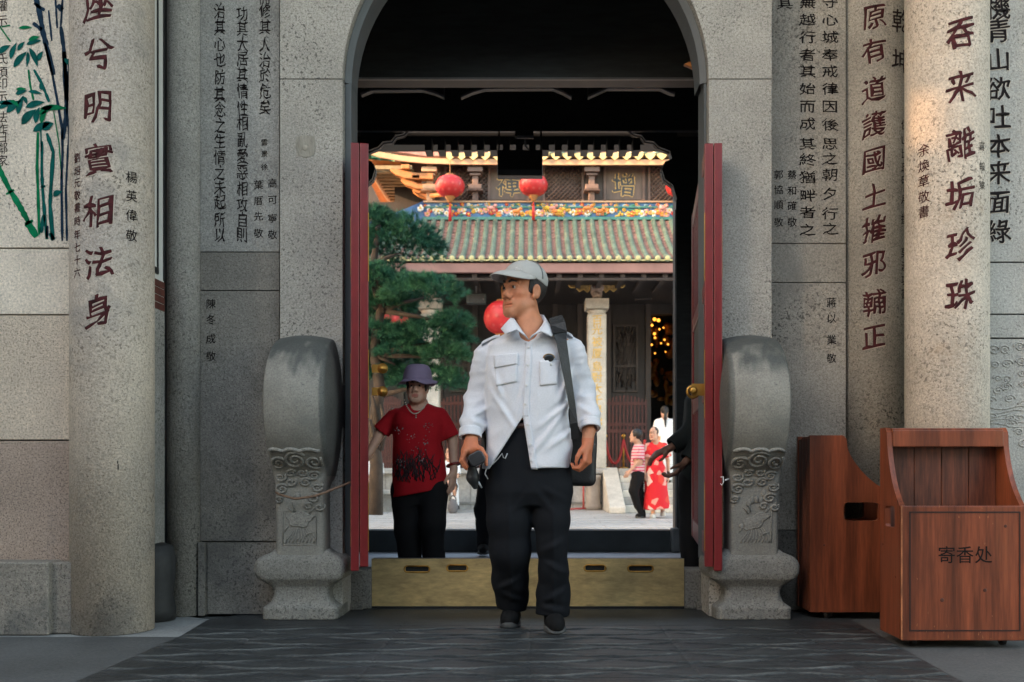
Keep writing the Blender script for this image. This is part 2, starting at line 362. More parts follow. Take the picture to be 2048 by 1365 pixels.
# half-round pilasters
PLx, PLy, PLr = X(367, 5.16), 5.18, .088
PRx, PRy, PRr = X(1765, 5.3), 5.47, .196
MB().lathe((PLx, PLy, 0), [(PLr, 0), (PLr, 5.2)], 40).build('pilaster', G_PIL, gate)
MB().lathe((PRx, PRy, 0), [(PRr, 0), (PRr, 5.2)], 56).build('pilaster', G_PANELR, gate)
MB().lathe((PLx - .09, 5.0, 0), [(.10, 0), (.105, .06), (.09, .12), (.10, .2), (.105, .3), (.09, .37), (.05, .385)], 24).build('pilaster_base', mat('black_stone', (.026, .027, .027), .7, var=.4, vs_=8), gate)
# lettering of the two panels (dark paint in the cuts)
t = []
t += col_flat('治其心也防其念之生情之未起所以', 440, [22, 55, 88, 120, 155, 190, 220, 252, 283, 315, 346, 376, 405, 440, 470], 25, YP)
t += col_flat('功其大居其情性相亂愛惡相攻自則', 485, [28, 58, 88, 118, 150, 183, 217, 247, 280, 313, 345, 378, 410, 440, 470], 25, YP)
t += col_flat('而修其人治於危矣', 530, [-6, 22, 55, 90, 120, 150, 183, 215], 25, YP)
write('inscription', t, flat(YP), M_INKB, gate, bold=.010, slant=.0, wob=.04, sx=.88, sy=1.2)
t = col_flat('雲景徐', 529, [285, 308, 335], 13, YP) + col_flat('高可寧敬', 545, [367, 400, 437, 470], 18, YP) + col_flat('葉厝先敬', 517, [370, 402, 433, 467], 18, YP) + col_flat('陳冬成敬', 422, [608, 640, 678, 713], 19, YP)
write('inscription', t, flat(YP), M_INKB, gate, bold=.008)
t = []
t += col_flat('蕪越行者其始而成其終猶畔者之', 1615, [5, 40, 75, 110, 143, 178, 213, 248, 288, 320, 355, 392, 425, 460], 27, YQ)
t += col_flat('守心城奉戒律因後思之朝夕行之', 1660, [5, 40, 75, 110, 143, 178, 213, 250, 288, 318, 350, 388, 428, 458], 27, YQ)
t += col_flat('其', 1570, [7], 27, YQ)
write('inscription', t, flat(YQ), M_INKB, gate, bold=.02, slant=.0, wob=.03, sx=1.16, sy=.88)
t = col_flat('郭協順敬', 1557, [350, 380, 410, 445], 18, YQ) + col_flat('蔡和確敬', 1584, [350, 382, 412, 445], 18, YQ) + col_flat('蔣以業敬', 1663, [605, 637, 680, 717], 19, YQ)
write('inscription', t, flat(YQ), M_INKB, gate, bold=.01)
sfp = cyl(PRx, PRy, PRr)
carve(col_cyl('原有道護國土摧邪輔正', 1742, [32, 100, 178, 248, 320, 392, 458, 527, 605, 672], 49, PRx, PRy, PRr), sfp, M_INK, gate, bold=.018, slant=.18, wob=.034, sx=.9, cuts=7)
t = col_cyl('乾坤', 1798, [38, 118], 46, PRx, PRy, PRr) + col_cyl('住山比丘印月撰吳漢功書', 1806, [245, 275, 303, 330, 357, 395, 435, 502, 530, 558, 585], 20, PRx, PRy, PRr)
write('inscription', t, sfp, M_INKD, gate, bold=.014, slant=.08, cuts=6)
# worn plug mark on the left pier
mb = MB(); mb.prism([(X(a, YF), Z(b, YF)) for a, b in ((593, 275), (607, 271), (629, 274), (632, 296), (627, 312), (611, 316), (596, 311), (591, 292))], YF - .003, YF - .0005); mb.sphere((X(611, YF), YF - .001, Z(297, YF)), (.02, .006, .016), 10, 6); mb.build('mortar_patch', mat('mortar_patch', (.29, .275, .235), .95, var=.3, vs_=14, stretch=(2, 2, .7), bump=.5, bs=60), gate)
# porch side wall between left column and pilaster
xs = -1.868
MB().box(xs - .2, xs, 4.75, 5.09, 0, Z(622, 5.05)).build('side_wall', G_PIL, gate)
mb = MB()
for i in range(4):
    for j in range(2): mb.box(xs - .2, xs + .002, 4.76 + j * .165, 4.92 + j * .165, Z(622 - i * 15, 5.05), Z(609 - i * 15, 5.05))
mb.build('tile_band', M_BRICKR, gate)
MB().box(xs - .2, xs - .003, 4.75, 5.09, Z(622, 5.05), 5.2).build('white_panel', M_WHITE, gate)
MB().box(xs - .1, xs + .004, 4.99, 5.0, Z(545, 5.05), 5.2).box(xs - .1, xs + .004, 5.075, 5.088, Z(560, 5.05), 5.2).box(xs - .1, xs + .005, 4.76, 5.0, Z(553, 5.05), Z(541, 5.05)).build('panel_border', M_BLACK, gate)
# hall behind the arch: side walls, ceiling, beams, rear wall
MB().box(-2.6, -2.3, 5.47, 9.2, 0, 5.2).build('hall_wall', M_BLACKW, gate); MB().box(2.1, 2.4, 5.62, 9.2, 0, 5.2).build('hall_wall', M_BLACKW, gate); MB().box(-2.6, X(560, YF), 5.34, 5.46, 0, 5.2).build('hall_wall', M_BLACKW, gate)
MB().box(-4.6, 4.6, 3.0, 9.7, 5.2, 5.5).build('ceiling', M_BLACKW, gate)
mb = MB(); v = [(-5.0, 2.85, 5.51), (8, 2.85, 5.51), (8, 6.3, 7.6), (-5.0, 6.3, 7.6), (-5.0, 10.2, 5.51), (8, 10.2, 5.51)]
mb.add(v, [(0, 1, 2, 3), (3, 2, 5, 4), (0, 3, 4), (1, 5, 2), (0, 4, 5, 1)]); mb.build('roof', M_BRICKR, gate)
def beam(Y, py, h, th=.16, trim=.012):
    z = Z(py, Y); MB().box(-2.3, 2.1, Y, Y + th, z, z + h).build('beam', M_BLACKW, gate)
    if trim: MB().box(-2.3, 2.1, Y - .015, Y + .01, z - trim, z).build('beam_moulding', M_TRIM, gate)
beam(6.4, 157, .62); beam(8.9, 262, 1.3)
def swag(Y, pts, r=.010):                                # curved moulding under a fascia, with the board it edges
    q = [P3(a, b, Y) for a, b in pts]; MB().tube([(p.x, p.y - .02, p.z) for p in q], r, 6).build('beam_moulding', M_TRIM, gate)
    top_ = Z(60, Y); MB().prism([(p.x, p.z) for p in q] + [(q[-1].x, top_ + .4), (q[0].x, top_ + .4)], Y, Y + .05).build('fascia_board', M_BLACKW, gate)
for pts in ([(722, 191), (745, 182), (845, 181), (868, 187), (888, 196)], [(922, 196), (945, 186), (970, 179), (1105, 178), (1125, 186), (1143, 196)], [(1176, 196), (1198, 186), (1215, 178), (1320, 178), (1340, 187), (1350, 189)]): swag(7.4, pts)
for pts in ([(790, -2), (815, 9), (848, 9), (880, 36)], [(958, 36), (990, 8), (1090, 8), (1123, 36)], [(1202, 36), (1235, 8), (1368, 8), (1400, 30)]):
    q = [P3(a, b, 6.6) for a, b in pts]; MB().tube(q, [.012, .016, .016, .006], 6).build('beam_moulding', M_TRIM, gate)
mb = MB()                                               # rafters of the hall ceiling
for k in range(-9, 10): mb.box(k * .24 - .04, k * .24 + .04, 5.5, 9.0, 5.12, 5.199)
mb.build('rafters', M_BLACKW, gate)
YB = 9.07
mb = MB(); zl = Z(304, YB + .2)
mb.box(-2.3, 2.1, YB, YB + .2, zl, 5.199); mb.box(-2.3, X(737, YB) - .05, YB, YB + .2, 0, zl); mb.box(X(1352, YB), 2.1, YB, YB + .2, 0, zl)
mb.build('rear_wall', M_BLACKW, gate)
mb = MB()
for k in range(17): a = X(850 + k * 26, 8.75); mb.box(a, a + .06, 8.72, 8.9, Z(303, 8.75), Z(278, 8.75))
mb.build('fretwork', M_BLACKW, gate)
MB().box(X(1350, YB - .01), X(1353, YB), YB - .012, YB, .2, Z(420, YB)).build('post_edge', M_TRIM, gate)
def bracket(s, px):       # scalloped timber bracket under the rear beam
    pr = [(0, 0), (96, 0), (86, 10), (70, 13), (62, 24), (45, 26), (36, 36), (14, 44), (10, 60), (24, 66), (30, 80), (24, 100), (8, 112), (0, 140)]
    poly = [(X(px + s * a, YB - .1), Z(262 + b, YB - .1)) for a, b in pr]
    MB().prism(poly, YB - .16, YB - .03).build('corner_bracket', M_BLACKW, gate)
    q = [P3(px + s * a, 262 + b, YB - .17) for a, b in pr[1:8]]; MB().tube(q, .009, 6).build('beam_moulding', M_TRIM, gate)
    q = [P3(px + s * a, 262 + b, YB - .17) for a, b in pr[9:13]]; MB().tube(q, .006, 6).build('beam_moulding', M_TRIM, gate)
bracket(1, 722); bracket(-1, 1352)
# rear sill of the hall and its stone end
MB().box(X(737, YB) - .1, X(1340, YB), 8.98, 9.2, -.1, Z(1060, YB)).build('rear_sill', mat('dark_sill', (.028, .036, .04), .5, var=.25, vs_=5), gate)
MB().box(X(1338, YB), X(1356, YB), 8.9, 9.05, 0, Z(1055, YB)).build('sill_end', M_REVEAL, gate, bevel=.02)
# unseen screen wall added behind the camera to dim the lower facade
scr = empty('added_screen_wall', (-2, -3.6, 0), 'tall grey screen wall facing the gate', 'wall')  # added wall, unseen, dims the lower facade
MB().box(-7, 7, -3.75, -3.5, 0, 4.9).build('wall', M_PAVE, scr); MB().box(-7.1, 7.1, -3.9, -3.35, 4.901, 5.1).build('coping', M_BRICKR, scr)
wing = empty('sun_block_wing', (-7, 3, 0), 'rendered side wing of the gate building', 'building')  # unseen wing added to block the sun; its window shapes one sun patch
hs = Vector((1.775, 4.56, Z(205, 4.55))); hit = hs + sd * ((-7 - hs.x) / sd.x); hw_, hh_ = .12, .17; a, b, y0, y1, z1 = -7.25, -7.0, -2.4, 8.0, 7.4
mb = MB(); mb.box(a, b, y0, hit.y - hw_, 0, z1).box(a, b, hit.y + hw_, y1, 0, z1).box(a, b, hit.y - hw_, hit.y + hw_, 0, hit.z - hh_).box(a, b, hit.y - hw_, hit.y + hw_, hit.z + hh_, z1)
mb.build('wall', M_WHITE, wing); mb = MB()
for k in range(9): c_ = hit.y - hw_ + 2 * hw_ * (k + .5) / 9; mb.box(a + .02, a + .04, c_ - .0095, c_ + .0095, hit.z - hh_, hit.z + hh_)
mb.build('sun_patch_bars', M_BLACKW, wing)  # bars added to dim the patch of sun

# ------------------------------------------------------------------ granite columns
def column(px, py_bottom, label, m):
    cx, cy, r = X(px, 4.70), 4.70, .187
    t = empty('granite_column', (cx, cy, 0), label, 'column', 'granite columns of the porch')
    MB().lathe((cx, cy, 0), [(r, 0), (r, 1.5), (r, 3.5), (r, 5.2)], 64).build('shaft', m, t)
    return t, cx, cy, r
cl, a, b, r = column(225, 1272, 'thick round granite column beside the painted bamboo wall, with large maroon characters', G_COL)
sfc = cyl(a, b, r)
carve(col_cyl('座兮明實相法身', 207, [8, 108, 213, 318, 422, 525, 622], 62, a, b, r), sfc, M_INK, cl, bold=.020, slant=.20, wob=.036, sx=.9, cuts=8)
write('inscription', col_cyl('劉培元敬書時年七十六', 161, [313, 339, 363, 388, 413, 440, 467, 493, 518, 543], 19, a, b, r), sfc, M_INK, cl, bold=.006, slant=.08, cuts=4)
write('inscription', col_cyl('楊英偉敬', 262, [347, 385, 424, 465], 23, a, b, r), sfc, M_INKB, cl, bold=.01, slant=.08, cuts=4)
mb = MB(); q = sfc(X(264, 4.55) - a, 0, .0015)
for k, (zz, hh) in enumerate(((.788, .014), (.765, .03))):
    c = sfc(.096 + .002 * k, zz, .001); mb.sphere(c, (.003, .002, hh * .5), 8, 6)
mb.build('chip', M_BLACK, cl)
cr, a, b, r = column(1893, 1272, 'pale round granite column behind the lettered wooden box, with maroon characters', G_COLR)
sfc = cyl(a, b, r)
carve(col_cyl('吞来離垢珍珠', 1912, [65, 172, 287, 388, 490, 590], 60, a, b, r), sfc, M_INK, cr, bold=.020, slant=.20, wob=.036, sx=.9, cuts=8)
write('inscription', col_cyl('余煥章敬書', 1851, [290, 322, 352, 385, 415], 24, a, b, r), sfc, M_INK, cr, bold=.008, slant=.08, cuts=4)
write('inscription', col_cyl('蔣報察', 1958, [290, 330, 368], 17, a, b, r), sfc, M_INKB, cr, bold=.0, slant=.08, cuts=4)

# ------------------------------------------------------------------ left facade wall with the painted bamboo
YW = 4.66
lw = empty('granite_wall', (X(40, YW), YW, 0), 'cream granite wall painted with green and navy bamboo', 'wall')
for py0, py1, m in ((-420, 496, G_WALL1), (498, 629, G_WALL1), (631, 880, G_WALL2), (882, 1122, G_WALL3)): block(-520, 190, py0, py1, YW, m, parent=lw, d=.3)
MB().box(X(-520, 4.55), X(101, 4.55), 4.53, YW + .3, 0, Z(1124, 4.55)).build('plinth', G_PLINTH, lw, bevel=.008)
MB().box(X(101, 4.6), X(150, 4.6), 4.57, YW + .3, 0, Z(1124, 4.6)).build('plinth', G_PLINTH, lw, bevel=.008)
M_BG = mat('green_paint', (.002, .15, .06), .85, spec=.1, var=.35, vs_=18); M_BT = mat('teal_paint', (.003, .085, .075), .85, spec=.1, var=.4, vs_=18); M_BN = mat('navy_paint', (.012, .030, .055), .85, spec=.1, var=.4, vs_=18)
def stroke(mb, pts, w_, lift=.002):
    k = 160 / 446
    q = [Vector((X(a * k, YW), 0, Z(b * k, YW))) for a, b in pts]
    fine = []
    for i in range(len(q) - 1):
        for j in range(6): fine.append(q[i].lerp(q[i + 1], j / 6))
    fine.append(q[-1]); n = len(fine); L_, R_ = [], []
    for i, p in enumerate(fine):
        t_ = (fine[min(i + 1, n - 1)] - fine[max(i - 1, 0)]).normalized(); nn = Vector((-t_.z, 0, t_.x))
        hw = w_ * k / F_PX * YW * .62 * random.uniform(.8, 1.2) * (.7 if i in (0, n - 1) else 1)
        L_.append(p + nn * hw); R_.append(p - nn * hw)
    v = [(p.x, YW - lift, p.z) for p in L_] + [(p.x, YW - lift, p.z) for p in R_]
    mb.add(v, [(i, i + 1, n + i + 1, n + i) for i in range(n - 1)])
def leaf(mb, a, b, w_, lift=.003):
    k = 160 / 446; p, q = [Vector((X(c[0] * k, YW), 0, Z(c[1] * k, YW))) for c in (a, b)]
    d = q - p; nn = Vector((-d.z, 0, d.x)).normalized() * w_ * k / F_PX * YW * .66; L_, R_ = [], []
    for i in range(9):
        t_ = i / 8; s = math.sin(math.pi * t_ ** .8) + .04; c = p + d * t_ + nn * .35 * math.sin(math.pi * t_)
        L_.append(c + nn * s); R_.append(c - nn * s)
    mb.add([(c.x, YW - lift, c.z) for c in L_ + R_], [(i, i + 1, 10 + i, 9 + i) for i in range(8)])
g_, t_, n_ = MB(), MB(), MB()
for pts, w_ in (([(-60, 820), (0, 950), (55, 1060)], 26), ([(55, 1060), (110, 1150), (160, 1240)], 25), ([(150, 1235), (205, 1322)], 32), ([(35, 1085), (80, 1060)], 12), ([(140, 1255), (185, 1230)], 12), ([(160, 390), (170, 480), (188, 560)], 9), ([(213, 740), (208, 930), (214, 1100), (220, 1310)], 13), ([(300, 620), (330, 800), (345, 1000)], 6), ([(0, 150), (60, 235)], 7), ([(10, 152), (58, 143)], 7)): stroke(g_, pts, w_)
for pts, w_ in (([(190, 390), (235, 470), (275, 570)], 13), ([(228, 700), (232, 850)], 8), ([(236, 790), (234, 950), (238, 1050), (250, 1200), (262, 1335)], 15), ([(262, 745), (298, 850), (284, 1060), (280, 1150), (296, 1340)], 17), ([(228, 1045), (255, 1040)], 12), ([(230, 1300), (246, 1200)], 16), ([(280, 1300), (300, 1340)], 20)): stroke(t_, pts, w_)
for pts, w_ in (([(200, -20), (225, 90), (240, 180), (262, 262)], 22), ([(190, 20), (250, 60)], 14), ([(185, 130), (235, 170)], 18), ([(250, 240), (290, 400), (320, 560), (347, 720), (350, 850), (344, 1000), (348, 1345)], 12), ([(272, 60), (290, 230)], 9), ([(262, 262), (300, 420)], 22), ([(340, 150), (355, 260), (366, 420), (371, 560), (364, 700), (350, 780)], 17), ([(382, 400), (375, 620), (386, 760), (376, 900), (368, 1060), (374, 1345)], 10), ([(358, 290), (372, 560)], 24), ([(310, -10), (320, 160)], 9), ([(350, -10), (340, 150)], 10), ([(322, 30), (348, 60)], 26), ([(385, 330), (392, 500)], 14), ([(265, 1260), (262, 1330)], 12)): stroke(n_, pts, w_)
for a, b, w_ in (((-5, 300), (60, 255), 24), ((60, 332), (95, 240), 22), ((78, 378), (152, 290), 26), ((100, 285), (140, 235), 18), ((150, 250), (232, 228), 20), ((165, 270), (212, 375), 22), ((157, 290), (150, 375), 16), ((212, 342), (242, 288), 20), ((-5, 575), (75, 585), 18), ((-5, 608), (85, 560), 24), ((38, 632), (122, 560), 28), ((100, 640), (132, 535), 24), ((88, 528), (152, 508), 20), ((130, 540), (152, 585), 16), ((145, 600), (252, 572), 26), ((122, 695), (205, 612), 34), ((185, 735), (285, 688), 30), ((200, 690), (222, 600), 24), ((240, 725), (300, 690), 36), ((250, 502), (222, 468), 20), ((160, 512), (235, 525), 15), ((298, 1095), (348, 1068), 24), ((360, 330), (392, 372), 18)): leaf(t_, a, b, w_)
for a, b, w_ in (((105, 160), (182, 156), 14), ((160, 228), (225, 208), 18), ((220, 640), (300, 592), 26), ((225, 608), (375, 606), 24), ((230, 690), (262, 610), 22), ((60, 560), (110, 600), 14), ((90, 500), (150, 500), 12)): leaf(g_, a, b, w_, .0036)
g_.build('bamboo_painting', M_BG, lw); t_.build('bamboo_painting', M_BT, lw); n_.build('bamboo_painting', M_BN, lw)
write('inscription', col_flat('權示氏頃印示法昨日鄰家', 4, [12, 42, 118, 145, 168, 193, 235, 258, 275, 297, 322], 23, YW), flat(YW), M_INKD, lw, bold=.004)

# ------------------------------------------------------------------ right facade wall
YV = 4.80
rw = empty('granite_wall', (X(2030, YV), YV, 0), 'pale granite wall with one column of dark characters and carved swirls', 'wall')
for py0, py1 in ((-420, 524), (526, 628), (630, 676), (678, 1225)): block(1900, 2600, py0, py1, YV, G_WALLR, parent=rw, d=.3)
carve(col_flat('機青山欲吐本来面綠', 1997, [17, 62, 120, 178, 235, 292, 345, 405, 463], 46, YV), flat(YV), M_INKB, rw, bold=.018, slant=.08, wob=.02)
def spiral(mb, c, r, turns, axu, axv, wr, flip=1, n=26, sq=.75):
    pts = []
    for i in range(n + 1):
        t = i / n; a = t * turns * 2 * math.pi; q = r * (1 - .86 * t)
        pts.append(Vector(c) + Vector(axu) * (q * math.cos(a) * flip) + Vector(axv) * (q * math.sin(a) * sq))
    mb.tube(pts, wr, 6)
mb = MB(); r_ = random.Random(11)
for i in range(8):
    for j in range(5):
        px, py = 1988 + j * 26 + r_.uniform(-8, 8), 700 + i * 26 + r_.uniform(-8, 8)
        spiral(mb, P3(px, py, YV), r_.uniform(.022, .036), r_.uniform(1.2, 1.9), (1, 0, 0), (0, 0, 1), .0045, r_.choice((-1, 1)))
for i in range(5): mb.tube([P3(1978 + k * 12, 815 + i * 9 + 4 * math.sin(k * .8 + i), YV) for k in range(12)], .004, 6)
mb.build('carved_relief', G_WALLR, rw)
# ------------------------------------------------------------------ smooth solids: distance field -> surface net
class SDF:
    def __init__(s, lo, hi, h):
        s.lo = np.array(lo, float); s.h = h; s.n = np.ceil((np.array(hi) - s.lo) / h).astype(int) + 1
        s.F = np.full(tuple(s.n), 9.0, np.float32)
        s.ax = [(s.lo[i] + h * np.arange(s.n[i])).astype(np.float32) for i in range(3)]
    def sl(s, lo, hi, m):
        i0 = [max(0, int((lo[i] - m - s.lo[i]) / s.h)) for i in range(3)]; i1 = [min(int(s.n[i]), int((hi[i] + m - s.lo[i]) / s.h) + 2) for i in range(3)]
        if any(a >= b for a, b in zip(i0, i1)): return None
        S = tuple(slice(a, b) for a, b in zip(i0, i1))
        return S, (s.ax[0][S[0]][:, None, None], s.ax[1][S[1]][None, :, None], s.ax[2][S[2]][None, None, :])
    def op(s, fn, lo, hi, k=.01, mode='u', m=None):
        q = s.sl(lo, hi, (k + 4 * s.h + .02) if m is None else m)
        if q is None: return s
        S, P = q; d = fn(*P).astype(np.float32); A = s.F[S]
        if mode == 's': A, d = -A, d
        if k > 0:
            t = np.clip(.5 + .5 * (A - d) / k, 0, 1); r = A + (d - A) * t - k * t * (1 - t)
        else: r = np.minimum(A, d)
        s.F[S] = -r if mode == 's' else r
        return s
    def cap(s, a, b, ra, rb=None, k=.01, mode='u', sq=(1, 1, 1)):
        rb = ra if rb is None else rb; a = np.array(a, float); b = np.array(b, float); d = b - a; L = max(float(d @ d), 1e-9); R = max(ra, rb)
        def fn(x, y, z):
            px, py, pz = x - a[0], y - a[1], z - a[2]
            t = np.clip((px * d[0] + py * d[1] + pz * d[2]) / L, 0, 1)
            return np.sqrt(((px - d[0] * t) / sq[0]) ** 2 + ((py - d[1] * t) / sq[1]) ** 2 + ((pz - d[2] * t) / sq[2]) ** 2) - (ra + (rb - ra) * t)
        Rm = R * max(sq)
        return s.op(fn, np.minimum(a, b) - Rm, np.maximum(a, b) + Rm, k, mode)
    def chain(s, pts, rs, k=.01, **kw):
        for i in range(len(pts) - 1): s.cap(pts[i], pts[i + 1], rs[i], rs[i + 1], k, **kw)
        return s
    def ell(s, c, r, k=.01, mode='u', R=None):
        c = np.array(c, float); r = np.array(r, float) * np.ones(3); m = float(r.max())
        def fn(x, y, z):
            p = [x - c[0], y - c[1], z - c[2]]
            if R is not None: p = [p[0] * R[i][0] + p[1] * R[i][1] + p[2] * R[i][2] for i in range(3)]
            k0 = np.sqrt(sum((p[i] / r[i]) ** 2 for i in range(3))) + 1e-6; k1 = np.sqrt(sum((p[i] / r[i] ** 2) ** 2 for i in range(3))) + 1e-6
            return k0 * (k0 - 1) / k1
        return s.op(fn, c - m, c + m, k, mode)
    def tors(s, zs, cx, cy, a, b, k=.02, e=2.2, mode='u'):
        """stack of superellipse slices"""
        zs = np.array(zs, float); o = np.argsort(zs); zs = zs[o]; cx, cy, a, b = [(np.array(q, float) * np.ones(len(zs)))[o] for q in (cx, cy, a, b)]
        def fn(x, y, z):
            C, D, A, B = [np.interp(z, zs, q) for q in (cx, cy, a, b)]
            q = ((np.abs(x - C) / A) ** e + (np.abs(y - D) / B) ** e) ** (1 / e)
            d = (q - 1) * np.minimum(A, B)
            return np.maximum(d, np.maximum(zs[0] - z, z - zs[-1]) + 0 * d)
        M_ = max(a.max(), b.max())
        return s.op(fn, (cx.min() - a.max(), cy.min() - b.max(), zs[0]), (cx.max() + a.max(), cy.max() + b.max(), zs[-1]), k, mode)
    def cut(s, fn):          # keep where fn < 0
        P = (s.ax[0][:, None, None], s.ax[1][None, :, None], s.ax[2][None, None, :])
        s.F = np.maximum(s.F, fn(*P).astype(np.float32)); return s
    def disp(s, fn):
        P = (s.ax[0][:, None, None], s.ax[1][None, :, None], s.ax[2][None, None, :]); near = np.abs(s.F) < .06
        d = fn(*P) + 0 * s.F; s.F = np.where(near, s.F + d, s.F).astype(np.float32); return s
    def front(s, x, z, sgn=-1):
        """first surface met along +y (sgn -1) at x, z"""
        i = min(max(int(round((x - s.lo[0]) / s.h)), 0), s.n[0] - 1); k = min(max(int(round((z - s.lo[2]) / s.h)), 0), s.n[2] - 1)
        l = s.F[i, :, k]; w_ = np.where(l < 0)[0]
        if len(w_) == 0: return None
        j = w_[0] if sgn < 0 else w_[-1]; j2 = j - 1 if sgn < 0 else j + 1
        if j2 < 0 or j2 >= s.n[1]: return float(s.ax[1][j])
        return float(s.ax[1][j] + (s.ax[1][j2] - s.ax[1][j]) * (0 - l[j]) / (l[j2] - l[j]))
    def net(s):
        F = s.F; I = F < 0; n = s.n
        def sh(A, d): return A[d[0]:n[0] - 1 + d[0], d[1]:n[1] - 1 + d[1], d[2]:n[2] - 1 + d[2]]
        corners = [(a, b, c) for a in (0, 1) for b in (0, 1) for c in (0, 1)]
        cnt = sum(sh(I, c).astype(np.int8) for c in corners); act = (cnt > 0) & (cnt < 8)
        idx = np.argwhere(act); ids = np.full(act.shape, -1, np.int32); ids[act] = np.arange(len(idx))
        V = np.stack([F[idx[:, 0] + c[0], idx[:, 1] + c[1], idx[:, 2] + c[2]] for c in corners], 1)
        acc = np.zeros((len(idx), 3)); w_ = np.zeros(len(idx))
        for i, c in enumerate(corners):
            for j, d in enumerate(corners):
                if j > i and sum(abs(c[q] - d[q]) for q in range(3)) == 1:
                    a, b = V[:, i], V[:, j]; m = (a < 0) != (b < 0); t = np.where(m, a / np.where(m, a - b, 1), 0)
                    p = np.array(c)[None] + (np.array(d) - np.array(c))[None] * t[:, None]; acc += p * m[:, None]; w_ += m
        v = s.lo + s.h * (idx + acc / w_[:, None])
        Q = []
        for ax in range(3):
            a = [slice(1, -1)] * 3; a[ax] = slice(0, -1); b = [slice(1, -1)] * 3; b[ax] = slice(1, None)
            A, B = I[tuple(a)], I[tuple(b)]; e = np.argwhere(A != B); 
            if not len(e): continue
            off = np.ones(3, int); off[ax] = 0; e = e + off; u, w2 = [q for q in range(3) if q != ax]
            du = np.zeros(3, int); du[u] = 1; dw = np.zeros(3, int); dw[w2] = 1
            g = lambda p: ids[p[:, 0], p[:, 1], p[:, 2]]
            q = np.stack([g(e - du - dw), g(e - dw), g(e), g(e - du)], 1)
            fl = A[A != B]
            if ax == 1: fl = ~fl
            q[~fl] = q[~fl][:, ::-1]; Q.append(q[(q >= 0).all(1)])
        return v, np.concatenate(Q)
    def build(s, name, m, parent, off=(0, 0, 0), colfn=None, smooth_it=0):
        """off: world position of the field's own origin"""
        v, q = s.net(); W = ORG[parent]; o = Vector(off) - W
        me = bpy.data.meshes.new(name); me.vertices.add(len(v)); me.loops.add(q.size); me.polygons.add(len(q))
        if smooth_it:
            for _ in range(smooth_it):
                acc = np.zeros_like(v); c = np.zeros(len(v))
                for i in range(4):
                    for j in ((i + 1) % 4,):
                        np.add.at(acc, q[:, i], v[q[:, j]]); np.add.at(c, q[:, i], 1); np.add.at(acc, q[:, j], v[q[:, i]]); np.add.at(c, q[:, j], 1)
                v = .5 * v + .5 * acc / np.maximum(c, 1)[:, None]
        vv = v + np.array(o)
        me.vertices.foreach_set('co', vv.astype(np.float32).ravel()); me.loops.foreach_set('vertex_index', q.astype(np.int32).ravel())
        me.polygons.foreach_set('loop_start', np.arange(0, q.size, 4, dtype=np.int32)); me.polygons.foreach_set('use_smooth', np.ones(len(q), bool))
        me.update(calc_edges=True)
        if colfn is not None:
            c = colfn(v); a = me.color_attributes.new('Col', 'FLOAT_COLOR', 'POINT')
            a.data.foreach_set('color', np.concatenate([c, np.ones((len(v), 1))], 1).astype(np.float32).ravel())
        me.materials.append(m); ob = bpy.data.objects.new(name, me); COL.objects.link(ob); ob.parent = parent; ORG[ob] = W
        return ob
def wob(seed, scale, n=6, aniso=(1, 1, 1)):
    r = np.random.RandomState(seed); K = r.normal(size=(n, 3)) * scale * np.array(aniso); ph = r.uniform(0, 6.3, n)
    return lambda x, y, z: sum(np.sin(K[i, 0] * x + K[i, 1] * y + K[i, 2] * z + ph[i]) for i in range(n)) / n

